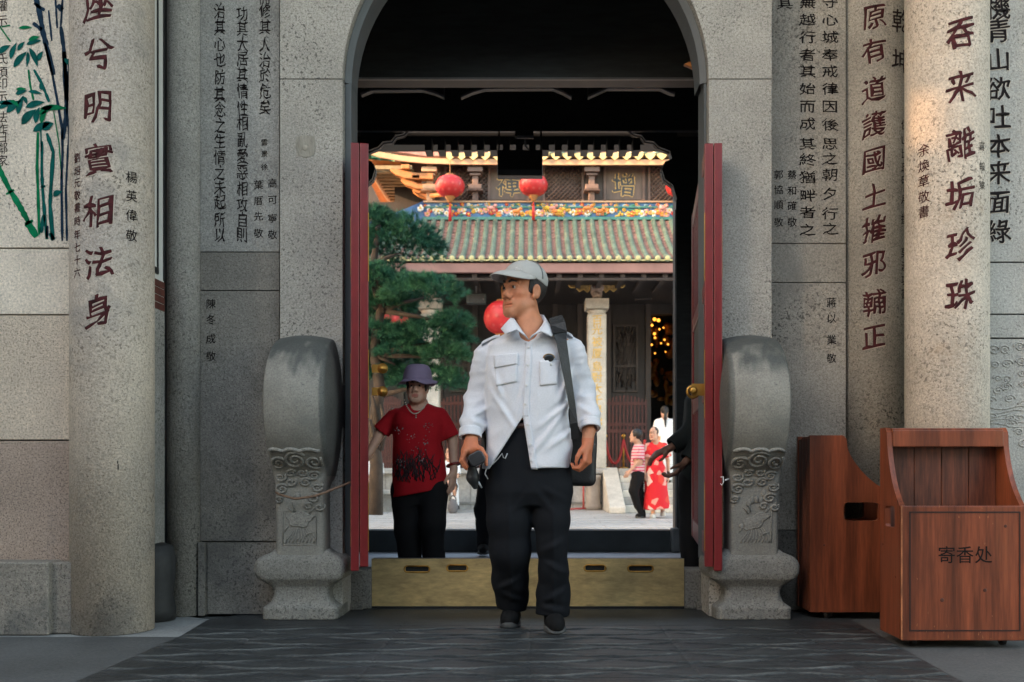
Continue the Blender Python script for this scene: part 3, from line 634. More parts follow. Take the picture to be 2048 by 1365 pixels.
# ------------------------------------------------------------------ drum stones
def drum_stone(px, s, label):
    """s = +1: doorway lies to the right of it"""
    x0 = X(px, 5.0); t = empty('drum_stone', (x0, 5.1, 0), label, 'drum stone', 'drum stones beside the doorway')
    R = SDF((-.24, -.38, .30), (.24, .12, 1.5), .006)
    zc = 1.10
    def wheel(x, y, z):
        rz = np.where(z > zc, .345, .42); rr_ = np.sqrt((y - .06) ** 2 / .375 ** 2 + (z - zc) ** 2 / rz ** 2); d1 = (rr_ * (1 + .055 * (x / .13) ** 2) - 1) * .30
        hw = .134 - .010 * np.clip((z - zc) / .35, 0, 1) - .006 * np.clip((zc - z) / .4, 0, 1); dome = .062 * np.sqrt(np.clip(1 - rr_ ** 2, 0, 1)); side = np.where(x * s > 0, dome, dome * .25)
        d2 = np.abs(x) - hw - side
        k = .010; h_ = np.clip(.5 + .5 * (d1 - d2) / k, 0, 1); return d2 + (d1 - d2) * h_ + k * h_ * (1 - h_)
    R.op(wheel, (-.24, -.37, .6), (.24, .3, 1.5), 0, m=.05)
    R.tors([.30, .40, .52, .60, .70, .80], 0, [.045, .045, .045, .04, .035, .05], [.128, .128, .127, .126, .128, .12], [.155, .155, .155, .155, .16, .14], k=.05, e=9)
    R.disp(lambda x, y, z: .0007 * wob(px, 30)(x, y, z))
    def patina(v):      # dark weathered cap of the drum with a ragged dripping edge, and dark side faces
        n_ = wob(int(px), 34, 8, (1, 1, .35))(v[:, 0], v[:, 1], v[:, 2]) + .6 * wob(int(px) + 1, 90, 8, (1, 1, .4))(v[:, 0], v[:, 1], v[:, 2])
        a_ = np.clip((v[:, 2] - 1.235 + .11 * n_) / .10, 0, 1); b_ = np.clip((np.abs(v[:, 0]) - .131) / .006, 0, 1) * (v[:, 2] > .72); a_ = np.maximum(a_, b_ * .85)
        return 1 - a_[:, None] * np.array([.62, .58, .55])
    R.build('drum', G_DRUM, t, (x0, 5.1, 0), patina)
    Yf = lambda x, z: 5.1 + (R.front(x, z) if R.front(x, z) is not None else -.1)
    def on(a, b, l=.002): return (x0 + a, Yf(a, b) - l, b)
    mb = MB(); r_ = random.Random(int(px))
    def sp(a, b, rad_, turns, fl=1, wr=.0085, sq=.72):
        pts = []
        for i in range(30):
            u = i / 29; q = rad_ * (1 - .85 * u); an = u * turns * 2 * math.pi + (.6 if fl > 0 else 2.4)
            aa = max(-.122, min(.122, a + fl * q * math.cos(an))); pts.append(on(aa, b + sq * q * math.sin(an)))
        mb.tube(pts, [wr * (1 - .35 * i / 29) for i in range(30)], 6)
    for a, b, q, tt, fl in ((-.088, .785, .042, 1.7, 1), (.0, .80, .058, 1.9, 1), (.088, .79, .048, 1.8, -1), (-.09, .715, .03, 1.5, -1), (-.035, .735, .026, 1.5, 1), (.02, .738, .026, 1.4, -1), (.075, .722, .034, 1.6, 1), (-.085, .655, .036, 1.6, 1), (-.04, .69, .028, 1.4, -1), (.035, .69, .03, 1.6, 1), (.09, .665, .03, 1.6, -1), (.075, .61, .034, 1.5, 1), (-.1, .6, .024, 1.4, 1), (.1, .565, .026, 1.4, -1), (.045, .57, .022, 1.3, 1)): sp(a, b, q, tt, fl)
    top_ = [on(-.125 + .25 * i / 24, .842 + .012 * abs(math.sin(i / 24 * 3 * math.pi + (.5 if s > 0 else 0)))) for i in range(25)]
    mb.tube(top_, .010, 6)
    mb.build('cloud_carving', G_CARVE, t)
    mb = MB()                                    # lotus panel
    if s > 0: mb.tube([on(a, b, .0005) for a, b in ((-.082, .375), (.085, .375), (.085, .545), (-.082, .545), (-.082, .375))], .003, 4)
    else: mb.tube([on(a, b, .0005) for a, b in ((.085, .385), (.085, .58))], .003, 4)
    cx_, cz_ = (.0, .505) if s > 0 else (.005, .495)
    out = []
    for i in range(41):
        an = 2 * math.pi * i / 40; q = 1 + .13 * math.sin(5 * an + .6) + .07 * math.sin(3 * an)
        out.append(on(cx_ + .058 * q * math.cos(an) + (.012 * math.sin(an) if s < 0 else 0), cz_ + .036 * q * math.sin(an) + (.018 * math.cos(an) if s < 0 else 0), .002))
    mb.tube(out, .0045, 6)
    v = [Vector(p) + Vector((0, -.003, 0)) for p in out[:-1]]; c = sum(v, Vector()) / len(v) + Vector((0, -.006, 0))
    mb.add(v + [c], [(i, (i + 1) % 40, 40) for i in range(40)], True)
    for i in range(9):
        a = -.07 + .0175 * i; mb.tube([on(a, .385 + .004 * (i % 2)), on(a + .012, .41), on(a * .5 + .006, .45 + .006 * (i % 3))], [.003, .0026, .0015], 5)
    for a, b, c_, d in ((-.03, .53, -.06, .565), (.05, .53, .075, .56), (.06, .51, .09, .52), (-.055, .47, -.075, .44), (.03, .42, .075, .44), (-.02, .54, -.035, .59)): mb.tube([on(a, b), on((a + c_) / 2, (b + d) / 2 + .006), on(c_, d)], [.003, .005, .002], 5)
    if s < 0:
        for a, b in ((-.03, .585), (-.012, .60), (.01, .605), (.032, .60)): mb.sphere(on(a, b, 0), (.014, .007, .02), 8, 6)
        mb.sphere(on(.045, .635, 0), (.014, .007, .018), 8, 6); mb.sphere(on(-.065, .47, 0), (.014, .006, .014), 8, 6)
    else: mb.sphere(on(0, .505, .004), (.009, .005, .009), 10, 6); mb.sphere(on(-.01, .62, 0), (.02, .008, .018), 8, 6)
    mb.build('lotus_carving', G_CARVE, t)
    Q = SDF((-.27, -.20, -.01), (.27, .2, .37), .006)
    z_ = [0, .06, .064, .085, .115, .145, .165, .185, .205, .235, .275, .300, .318, .332, .345, .350]
    a_ = [.192, .192, .184, .155, .142, .142, .152, .182, .216, .231, .231, .222, .198, .160, .142, .140]
    Q.tors(z_, 0, .045, a_, [q * .45 + .075 for q in a_], k=0, e=10)
    Q.disp(lambda x, y, z: .001 * wob(px + 3, 45)(x, y, z))
    Q.build('pedestal', G_PED, t, (x0, 5.1, 0), smooth_it=1)
    return t
drum_stone(600, 1, 'grey stone drum on a pedestal left of the doorway, a rope tied round it')
drum_stone(1508, -1, 'grey stone drum on a pedestal right of the doorway beside the wooden box')
# stone door-post feet and threshold
mb = empty('threshold', (0, 5.4, 0), 'high brass-clad threshold board with four slots across the doorway', 'threshold')
xa, xb, YT = X(743, 5.4), X(1368, 5.4), 5.40; zt = Z(1118, YT)
slots = [(811, 857, 1138), (896, 933, 1136), (1171, 1209, 1136), (1258, 1304, 1137)]
M_ = MB(); sx = [(X(a, YT), X(b, YT), Z(c + 6, YT), Z(c - 5, YT)) for a, b, c in slots]
z0s, z1s = min(q[2] for q in sx), max(q[3] for q in sx); edges = [xa] + [e for q in sx for e in q[:2]] + [xb]
M_.box(xa, xb, YT, YT + .012, .012, z0s).box(xa, xb, YT, YT + .012, z1s, zt)
for i in range(0, len(edges), 2): M_.box(edges[i], edges[i + 1], YT, YT + .012, z0s, z1s)
M_.build('brass_plate', M_BRASSP, mb)
MB().box(xa, xb, YT + .016, YT + .10, 0, zt - .003).build('board', M_BLACKW, mb)
for a, b, c, d in sx:
    r_ = (d - c) * .55; n = 12; cz_ = (c + d) / 2; M_ = MB(); pts = []
    for i in range(n + 1): q = math.pi / 2 + math.pi * i / n; pts.append((a + r_ * .6 + r_ * math.cos(q), YT - .001, cz_ + r_ * math.sin(q)))
    for i in range(n + 1): q = -math.pi / 2 + math.pi * i / n; pts.append((b - r_ * .6 + r_ * math.cos(q), YT - .001, cz_ + r_ * math.sin(q)))
    M_.tube(pts + [pts[0]], .0045, 6); M_.build('slot_rim', M_GOLD, mb)
M_ = MB(); M_.box(xa, xb, YT - .012, YT, 0, .012); M_.build('foot_strip', M_BLACK, mb)
for a, b, s in ((690, 741, 1), (1371, 1420, -1)):
    t = empty('door_post_stone', (X((a + b) / 2, 5.35), 5.4, 0), 'low dark stone block holding the %s end of the brass threshold' % ('left' if s > 0 else 'right'), 'stone block', 'stone blocks at the ends of the threshold')
    MB().box(X(a, 5.35), X(b, 5.35), 5.37, 5.52, 0, Z(1140, 5.35)).build('block', G_BLOCKD, t, bevel=.006)
    MB().box(X(a - 3, 5.33) if s > 0 else X(b - 26, 5.33), X(a + 36, 5.33) if s > 0 else X(b + 3, 5.33), 5.33, 5.37, 0, .035).build('foot', G_BLOCKD, t, bevel=.004)

# ------------------------------------------------------------------ red folding doors, opened towards the viewer
def door(sgn, N_, F_, label):
    """N_/F_: near and far (hinge) corners in plan; panel of stiles, rails, bars"""
    N_ = Vector((N_[0], N_[1], 0)); F_ = Vector((F_[0], F_[1], 0)); d = (F_ - N_); L_ = d.length; d.normalize(); nn = Vector((-d.y, d.x, 0))
    if nn.x * sgn < 0: nn = -nn                  # points away from the doorway's middle
    z0, z1 = .325, 2.376; T = .043
    t = empty('red_door', (F_.x, F_.y, 0), label, 'door', 'red folding doors')
    def bx(mb, u0, u1, za, zb, w0=0, w1=T): c = N_ + d * (u0 + u1) / 2 + nn * (w0 + w1) / 2; return mb.obox((c.x, c.y, (za + zb) / 2), (d, nn, (0, 0, 1)), ((u1 - u0) / 2, abs(w1 - w0) / 2, (zb - za) / 2))
    bx(MB(), 0, .075, z0 - .055, z1).build('stile', M_RED, t, bevel=.004)
    bx(MB(), L_ - .08, L_, z0, z1).build('stile', M_RED, t, bevel=.004)
    bx(MB(), .0, .13, z0 - .075, z1, T + .003, T * 2 + .001).build('folded_leaf', M_RED, t, bevel=.004)
    for za, zb in ((z1 - .09, z1), (1.62, 1.70), (1.10, 1.19), (z0, z0 + .11)): bx(MB(), .076, L_ - .081, za, zb, .003, T - .003).build('rail', M_RED, t, bevel=.003)
    bx(MB(), .076, L_ - .081, 1.191, 1.619, .012, .03).build('middle_panel', mat('dark_green_panel', (.03, .03, .018), .5, var=.3), t)
    for za, zb in ((1.701, z1 - .091), (z0 + .111, 1.099)):
        mb = MB(); n = 17
        for k in range(n): u = .09 + (L_ - .18) * (k + .5) / n; bx(mb, u - .014, u + .014, za, zb, .008, T - .008)
        bx(mb, .076, L_ - .081, za, zb, T - .007, T - .003); mb.build('lattice', M_REDD, t)
    for zc_ in (1.86, 1.18, .52):
        bx(MB(), -.002, .0, zc_ - .17, zc_ + .17, -.0015, .002).build('hinge', M_GOLD, t)
        bx(MB(), .01, .02, zc_ - .15, zc_ + .15, T * 2 + .001, T * 2 + .0025).build('hinge', M_GOLD, t)
    for zc_ in (1.26, 1.145) if sgn < 0 else (1.145,):
        c = N_ - nn * .01; mb = MB()
        if sgn < 0:
            mb.obox((c.x + .035, c.y + .05, zc_), ((1, 0, 0), (0, 1, 0), (0, 0, 1)), (.035, .008, .02)); mb.lathe((c.x + .055, c.y + .042, zc_), [(.026, 0), (.026, -.012), (.012, -.014), (.010, -.022)], 16, 'y')
        else:
            pts = [(c.x - .038 + .028 * math.cos(q), c.y + .06, zc_ + .028 * math.sin(q)) for q in np.linspace(0, 2 * math.pi, 25)]; mb.tube(pts, .008, 8)
            mb.obox((c.x - .01, c.y + .06, zc_ + .01), ((1, 0, 0), (0, 1, 0), (0, 0, 1)), (.035, .012, .03)); mb.lathe((c.x - .04, c.y + .045, zc_ + .005), [(.02, 0), (.02, -.014), (.01, -.02)], 14, 'y')
        mb.build('latch', M_GOLD, t)
    return t
door(-1, (-.803, 4.95), (-1.055, 6.39), 'red folding door seen edge-on, left of the doorway with two yellow latches')
door(1, (.868, 4.95), (1.037, 6.39), 'red folding door with barred panels, right of the doorway with a brass ring')

# rope from the left drum round to the left door
pts = [P3(*q) for q in ((556, 975, 5.12), (553, 985, 5.0), (560, 990, 4.92), (590, 998, 4.925), (625, 994, 4.925), (655, 984, 4.93), (668, 978, 4.96), (690, 970, 4.99), (711, 960, 5.0))]
mb = MB(); mb.tube(pts, .0065, 7); rp = mb.build('rope', mat('brown_rope', (.16, .10, .065), .8, var=.35, vs_=60), org=pts[3]); tag(rp, 'thin brown rope tied round the left stone drum and fixed to the red door', 'rope')
pts = [P3(*q) for q in ((1441, 955, 4.93), (1446, 954, 4.92), (1447, 965, 4.92), (1444, 971, 4.92), (1441, 968, 4.93))]
rp = MB().tube(pts, .0026, 6).tube([P3(1450, 961, 4.93), P3(1457, 958, 4.97)], .004, 6).build('hook', mat('white_plastic', (.7, .7, .68), .4), org=pts[0]); tag(rp, 'tiny white hook on the edge of the right red door', 'hook')

# ------------------------------------------------------------------ wooden incense boxes
def cabinet(loc, yaw, W_, D_, H_, label, text=False, hole=True):
    t = empty('wooden_box', loc, label, 'wooden box', 'wooden incense boxes'); ca, sa = math.cos(yaw), math.sin(yaw)
    def w2(p): return (loc[0] + ca * p[0] - sa * p[1], loc[1] + sa * p[0] + ca * p[1], loc[2] + p[2])
    class B(MB):
        def done(s, name, m, bev=.004): s.v = [w2(p) for p in s.v]; return s.build(name, m, t, bevel=bev)
    zf = H_ * .64; T = .022 if D_ < .3 else .026; b0 = .035
    # side boards: back edge straight, front edge a long S curve (front is -y)
    dt = D_ * .38
    prof = [(0, b0), (D_, b0), (D_, zf)]
    for i in range(13):
        u = i / 12; prof.append((dt + (D_ - dt) * (1 - u) ** 1.55 * (1 - .18 * math.sin(math.pi * u)), zf + (H_ - .06 - zf) * u))
    prof += [(dt - .005, H_ - .02), (dt - .025, H_), (0, H_)]
    for sx_ in (-1, 1):
        x0_, x1_ = sx_ * W_ / 2, sx_ * (W_ / 2 - T); mb = B(); pts = [(-q[0] + D_ / 2 if False else D_ / 2 - q[0], q[1]) for q in prof]
        if hole:
            # rounded hand hole: board made of two halves around it
            hx, hz, hw, hh = D_ / 2 - D_ * .52, H_ * .585, min(.088, D_ * .24), .046
            ring = [(hx + hw * max(-1, min(1, 1.25 * math.cos(a))), hz + hh * max(-1, min(1, 1.35 * math.sin(a)))) for a in np.linspace(0, 2 * math.pi, 33)[:-1]]
            bm = bmesh.new(); vo = [bm.verts.new((x0_, a, b)) for a, b in pts]; vi = [bm.verts.new((x0_, a, b)) for a, b in ring]
            eds = [bm.edges.new((v[i], v[(i + 1) % len(v)])) for v in (vo, vi) for i in range(len(v))]
            r_ = bmesh.ops.triangle_fill(bm, edges=eds, use_beauty=True); bm.verts.index_update()
            fs = [[v.index for v in f.verts] for f in bm.faces]; vs2 = [tuple(v.co) for v in bm.verts]; n_ = len(vs2); bm.free()
            mb.add(vs2 + [(x1_, b, c) for _, b, c in vs2], fs + [[n_ + i for i in f[::-1]] for f in fs])
            for v, o in ((vo, 0), (vi, len(vo))):
                L_ = len(v); mb.f += [[o + i, o + (i + 1) % L_, n_ + o + (i + 1) % L_, n_ + o + i] for i in range(L_)]; mb.sm += [False] * L_
            mb.done('side_board', M_WOOD, 0)
        else: mb.prism(pts, x0_, x1_, 'yz'); mb.done('side_board', M_WOOD)
    yb, yf = D_ / 2, -D_ / 2; wi = W_ / 2 - T - .001
    mb = B(); n_ = 4
    for i in range(n_): a = -wi + 2 * wi * i / n_; mb.box(a + .0015, a + 2 * wi / n_ - .0015, yb - .02, yb - .004, b0, H_ - .015)
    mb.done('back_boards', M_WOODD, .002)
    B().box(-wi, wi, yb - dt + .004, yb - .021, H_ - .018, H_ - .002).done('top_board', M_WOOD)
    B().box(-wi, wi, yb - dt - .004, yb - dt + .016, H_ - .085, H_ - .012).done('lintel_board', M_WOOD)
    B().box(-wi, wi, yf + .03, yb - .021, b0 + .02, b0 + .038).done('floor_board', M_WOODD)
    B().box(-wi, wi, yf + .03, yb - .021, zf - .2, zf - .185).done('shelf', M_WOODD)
    f = B(); f.box(-W_ / 2, W_ / 2, yf - .024, yf - .001, b0 - .005, zf); f.done('front_panel', M_WOOD)
    e = B()
    q = W_ / 2 - .032
    for a, b, c, d_ in ((-q, q, zf - .030, zf - .024), (-q, q, b0 + .035, b0 + .041), (-q, -q + .006, b0 + .041, zf - .030), (q - .006, q, b0 + .041, zf - .030)): e.box(a, b, yf - .0262, yf - .0242, c, d_)
    e.done('panel_groove', mat('wood_groove', (.022, .006, .004), .7), 0)
    e = B()
    for s_ in (-1, 1): e.box(s_ * W_ / 2 - .003, s_ * W_ / 2 + .003, yf - .0265, yf - .0235, b0, zf)
    e.done('worn_edge', M_WOODE, 0)
    for a in (-.36, .36):
        for b in (-.3, .3):
            c = B(); c.lathe((a * W_, b * D_, .024), [(.023, -.01), (.024, -.006), (.024, .006), (.023, .01)], 16, 'x'); c.box(a * W_ - .014, a * W_ + .014, b * D_ - .012, b * D_ + .012, .026, b0 + .02); c.done('caster', M_BLACK, 0)
    kn = B(); rk = random.Random(int(loc[0] * 100))
    for _ in range(3): kx, kz, kr = rk.uniform(-W_ * .4, W_ * .4), rk.uniform(b0 + .06, zf - .06), rk.uniform(.004, .009); kn.lathe((kx, yf - .0243, kz), [(kr, 0), (kr * .8, -.0006), (kr * .3, -.0008)], 10, 'y')
    for _ in range(2): ky, kz, kr = rk.uniform(-D_ * .3, D_ * .4), rk.uniform(b0 + .06, zf - .12), rk.uniform(.004, .008); kn.lathe((-W_ / 2 - .0002, ky, kz), [(kr, 0), (kr * .7, -.0006)], 10, 'x'); kn.lathe((W_ / 2 + .0002, ky, kz * .9), [(kr, 0), (kr * .7, .0006)], 10, 'x')
    kn.done('knots', mat('wood_knot', (.075, .02, .01), .6), 0)
    sc_ = B()
    for _ in range(26):
        a_, b_ = rk.uniform(-W_ * .46, W_ * .46), b0 + (zf - b0) * rk.choice((rk.uniform(0, .12), rk.uniform(0, 1), rk.uniform(.9, .99))); l_, w_s = rk.uniform(.004, .022), rk.uniform(.0008, .0022); tl_ = rk.uniform(-.5, .5)
        sc_.add([(a_, yf - .0244, b_), (a_ + w_s, yf - .0244, b_ + l_ * .3), (a_ + tl_ * l_ * .6, yf - .0244, b_ + l_), (a_ - w_s, yf - .0244, b_ + l_ * .4)], [(0, 1, 2, 3)])
    sc_.done('scuffs', M_WOODE, 0)
    if text:
        zt_ = b0 + (zf - b0) * .635
        write('lettering', [('寄', -.077, zt_, .071), ('香', .0, zt_, .071), ('处', .079, zt_, .071)], lambda u, z, l: w2((u, yf - .0243 - l, z)), M_INKB, t, bold=.007, slant=0, wob=0)
    return t
cabinet((1.842, 4.36, 0), rad(0), .535, .235, .94, 'reddish wooden box with a lettered front panel and open curved top', True)
cabinet((1.66, 5.14, 0), rad(90), .25, .50, .926, 'reddish wooden box turned sideways with an oblong hand hole in its curved side')

# ------------------------------------------------------------------ things hung in the hall
hb = empty('hanging_box', (X(1040, 8.7), 8.7, Z(262, 8.7)), 'black display box hung on two rods under the rear beam', 'display box')
MB().box(X(995, 8.7), X(1085, 8.7), 8.66, 8.76, Z(355, 8.7), Z(303, 8.7)).build('case', M_BLACK, hb, bevel=.006)
MB().box(X(996, 8.7), X(1084, 8.7), 8.650, 8.659, Z(355, 8.7), Z(343, 8.7)).build('lower_edge', M_REVEAL, hb)
for p in (998, 1082): MB().tube([P3(p, 304, 8.7), P3(p, 255, 8.7)], .008, 8).build('rod', M_BLACK, hb)
fl = empty('camera_mount', (X(1050, 8.6), 8.6, Z(262, 8.6)), 'small grey camera on a short bracket above the hanging black box', 'camera')
MB().box(X(1030, 8.6), X(1067, 8.6), 8.54, 8.62, Z(277, 8.6), Z(266, 8.6)).build('body', M_BLACK, fl, bevel=.004)
MB().box(X(1034, 8.52), X(1067, 8.52), 8.50, 8.53, Z(278, 8.52), Z(273, 8.52)).build('plate', M_TRIM, fl)
MB().tube([P3(1050, 278, 8.55), P3(1051, 292, 8.56), P3(1058, 301, 8.6)], .008, 6).build('arm', M_TRIM, fl)
orn = MB(); q = [(1366, 133), (1376, 128), (1386, 127), (1397, 125), (1399, 152), (1391, 151), (1387, 147), (1390, 144), (1380, 139)]
orn.prism([(X(a, 5.45), Z(b, 5.45)) for a, b in q], 5.42, 5.45); o = orn.build('carved_finial', mat('orange_timber', (.40, .13, .02), .5, var=.3, vs_=20), org=P3(1385, 140, 5.45), bevel=.004)
tag(o, 'small orange carved wooden tip sticking out inside the arch, upper right', 'carved ornament')
# ------------------------------------------------------------------ main hall across the courtyard
M_TG = mat('green_glaze', (.115, .172, .132), .4, var=.35, vs_=3, fine=.35, fs=10, stain=((.27, .28, .19), .54, 2.5))
M_TP = mat('pan_tile', (.23, .125, .10), .6, var=.35, vs_=6, fine=.3, fs=14)
M_TY = mat('yellow_glaze', (.46, .43, .21), .35, var=.2, vs_=9)
M_FASC = mat('pink_plaster', (.27, .155, .14), .7, var=.15, vs_=3)
M_EAVE = mat('eave_board', (.44, .29, .18), .65, var=.18, vs_=4)
M_STONEW = mat('pale_stone', (.52, .49, .43), .7, var=.18, vs_=4, fine=.15, fs=40)
M_STONEG = mat('grey_stone_base', (.36, .35, .33), .75, var=.22, vs_=2, fine=.2, fs=25, stain=((.30, .29, .28), .55, 1.5))
M_HW = mat('hall_timber', (.020, .018, .019), .55, var=.35, vs_=4, stretch=(3, 3, .6))
M_HW2 = mat('hall_timber_grey', (.045, .038, .037), .6, var=.3, vs_=4, stretch=(3, 3, .6))  # both hall timbers darkened: shade under the eaves put into the colour
M_HWU = mat('upper_timber', (.075, .062, .058), .6, var=.3, vs_=4, stretch=(3, 3, .6)); M_LAT = mat('lattice_timber', (.12, .085, .075), .6, var=.25, vs_=5)
M_OCH = mat('ochre_timber', (.40, .165, .05), .55, var=.3, vs_=4, fine=.2, fs=20)
M_GATE = mat('red_brown_gate', (.085, .026, .022), .5, var=.3, vs_=5)
M_BLUE = mat('blue_porcelain', (.035, .12, .28), .35, var=.4, vs_=6)
hall = empty('temple_hall', (0, 23, -.1), 'large temple hall across the courtyard with green tiled roofs and a coloured frieze', 'temple')
# platform and steps
zp = .745
MB().box(-12, X(1205, 20.3), 20.3, 21.0, -.1, zp - .12).build('platform', M_STONEG, hall, bevel=.01)
MB().box(-12, X(1215, 20.2), 20.18, 21.0, zp - .119, zp).build('platform_coping', M_STONEG, hall, bevel=.03)
mb = MB()
for k in range(16): a = X(737 + k * 34, 20.3); mb.box(a, a + .012, 20.288, 20.3, -.08, zp - .14)
mb.box(-12, X(1205, 20.3), 20.27, 20.3, .02, .06)
mb.build('platform_joints', mat('stone_joint', (.24, .235, .22), .9), hall)
MB().box(-12, 12, 21.0, 26, -.1, zp - .01).build('platform_floor', M_STONEG, hall)
MB().lathe((X(1186, 20.15), 20.17, -.1), [(.18, 0), (.18, .1), (.15, .12), (.15, .6), (.17, .66), (.17, .71)], 20).build('post_stone', mat('brown_stone', (.34, .29, .24), .75, var=.2), hall)
v = [(X(1205, 20.2), zp), (X(1238, 20.2), zp), (X(1256, 18.7), -.095), (X(1216, 18.7), -.095)]
mb = MB(); pr = [(20.3, zp + .02), (18.55, .02), (18.55, -.1), (20.3, -.1)]; mb.prism(pr, X(1207, 20), X(1245, 19.2), 'yz'); mb.build('ramp_slab', M_STONEW, hall, bevel=.02)
for k in range(6): MB().box(X(1246, 19.2) + .005, 6, 18.85 + .25 * k, 20.6, -.1 + .14 * k, .04 + .14 * k).build('step', M_STONEG if k % 2 else M_STONEW, hall, bevel=.015)
# colonnade
def hcol(px, txt):
    Y = 21.0; x = X(px, Y); s = Y / F_PX; zt_ = Z(624, Y)
    c = MB().box(x - 18.5 * s, x + 18.5 * s, Y - 18.5 * s, Y + 18.5 * s, zp, zt_ - .06).build('column', M_STONEW, hall, bevel=.03)
    mb = MB().lathe((x, Y, zt_), [(17 * s, -.16), (.14, -.1), (.2, .0), (.2, .02)], 8); mb.box(x - 23 * s, x + 23 * s, Y - 23 * s, Y + 23 * s, Z(620, Y), Z(601, Y))
    for k in range(15): a = x - 22 * s + 44 * s * k / 15; mb.box(a, a + 1.7 * s, Y - 24.5 * s, Y - 23 * s, Z(619, Y), Z(606, Y))
    mb.build('capital', M_STONEW, c)
    r_ = random.Random(px); R = SDF((-.2, -.2, 0), (.2, .2, .62), .015)       # carved figures on the capital
    for _ in range(34):
        z_ = r_.uniform(.03, .56); q = .12 - .09 * abs(z_ - .2); R.ell((r_.uniform(-q, q), r_.uniform(-.1, .02), z_), (r_.uniform(.025, .055), .05, r_.uniform(.04, .09)), .015)
    R.cap((0, 0, 0), (0, 0, .58), .09, .06, .02); R.build('carved_figures', mat('carved_stone', (.40, .33, .29), .7, var=.4, vs_=14), c, (x, Y, Z(601, Y)))
    if txt:
        cs = [('百', 643), ('光', 662), ('被', 686), ('厦', 709), ('島', 735), ('對', 757), ('大', 779), ('千', 801), ('界', 822), ('佛', 845)]
        it = [(a, x, Z(b, Y), 20 * s) for a, b in cs]
        write('lettering', it, flat(Y - 18.5 * s), M_GOLDP, c, bold=.03, slant=.05, lift=.004)
    for sg in (-1, 1):    # gilded carved brackets beside the column head
        pr_ = [(14, 556), (76, 556), (72, 563), (60, 567), (52, 576), (42, 576), (34, 584), (26, 579), (18, 586), (14, 580)]
        q = [(x + sg * a * s, Z(b, Y)) for a, b in pr_]
        MB().prism(q, Y - .04, Y + .06).build('bracket', mat('gilt_dark_carving', (.36, .26, .11), .5, var=.7, vs_=22, bump=.5, bs=30), c)
        MB().tube([(a, Y - .05, b) for a, b in q[1:] + q[:1]], .016, 6).build('bracket_edge', M_GOLDP, c)
hcol(1193, True); hcol(861, False); hcol(1525, False); hcol(529, False)
# lower hall front
YH = 23.4
MB().box(-14, X(1297, YH), YH, YH + .3, zp - .02, 7.0).box(X(1349, YH), 14, YH, YH + .3, zp - .02, 7.0).box(X(1297, YH), X(1349, YH), YH, YH + .3, Z(628, YH), 7.0).build('front_wall', M_HW, hall)
for px in (745, 803, 880, 950, 1010, 1110, 1160, 1216, 1296, 1351): MB().box(X(px, YH) - .06, X(px, YH) + .06, YH - .07, YH - .002, zp, Z(560, YH)).build('post', M_HW2, hall)
for a, b in ((1226, 1276), (900, 940), (820, 866)):
    f_ = MB(); x0, x1, z0, z1 = X(a, YH), X(b, YH), Z(785, YH), Z(650, YH)
    for q in ((x0, x0 + .05, z0, z1), (x1 - .05, x1, z0, z1), (x0 + .05, x1 - .05, z0, z0 + .05), (x0 + .05, x1 - .05, z1 - .05, z1), (x0 + .05, x1 - .05, Z(735, YH), Z(731, YH))): f_.box(q[0], q[1], YH - .06, YH - .003, q[2], q[3])
    dp = f_.build('door_leaf', M_HW2, hall); r_ = random.Random(a); cv = MB()
    for k in range(46): cv.tube([(r_.uniform(x0 + .1, x1 - .1), YH - .02, 0) for _ in ()] or [Vector((r_.uniform(x0 + .1, x1 - .1), YH - .02, r_.uniform(z0 + .1, z1 - .1))) + Vector((.07 * math.cos(j * .9 + k), 0, .07 * math.sin(j * .9 + k))) for j in range(5)], .014, 5)
    cv.build('carving', M_HW2, dp)
MB().box(-14, 14, 22.2, 22.6, Z(556, 22.2), Z(545, 22.2) + .4).build('eave_beam', M_HW, hall)
MB().box(-14, 14, 20.9, 21.1, Z(553, 21), Z(540, 21) + .1).build('eave_beam', M_HW, hall)
x0, x1, Yg = X(1262, 22), X(1420, 22), 22.0
sgn = MB().box(x0, x1, Yg, Yg + .08, Z(584, Yg), Z(520, Yg)).build('sign_board', M_HW, hall)
write('lettering', [('大', X(1290, Yg), Z(565, Yg), .42), ('雄', X(1332, Yg), Z(565, Yg), .44)], flat(Yg), mat('dull_gold_paint', (.30, .21, .09), .6, var=.4, vs_=15), sgn, bold=.05, slant=.1, wob=.03, lift=.004)
MB().box(X(1270, 22.6), X(1303, 22.6), 22.55, 22.7, Z(601, 22.6), Z(588, 22.6)).build('bracket_block', M_HW2, hall, bevel=.02)
# doorway interior: dark room with a gilded altar and lamps
MB().box(1.5, 5.5, 26.5, 26.6, zp, 7).box(1.5, 1.6, 23.7, 26.5, zp, 7).box(5.4, 5.5, 23.7, 26.5, zp, 7).box(1.5, 5.5, 23.7, 26.5, 6.5, 6.6).build('altar_room', M_BLACKW, hall)
R = SDF((-.7, -.3, 0), (.7, .3, 2.2), .03); r_ = random.Random(5)
for k in range(60): R.ell((r_.uniform(-.55, .5), r_.uniform(-.15, .15), r_.uniform(.1, 2.1)), (r_.uniform(.04, .13), .09, r_.uniform(.05, .16)), .03)
R.build('gilded_altar', mat('gilt_altar', (.42, .17, .03), .4, metal=.5, var=.6, vs_=8), hall, (X(1326, 25.5), 25.4, Z(815, 25.4)))
lamp = mat('lamp_glow', (1, .5, .1), .5, emit=((1.0, .36, .04), .30)); r_ = random.Random(9)
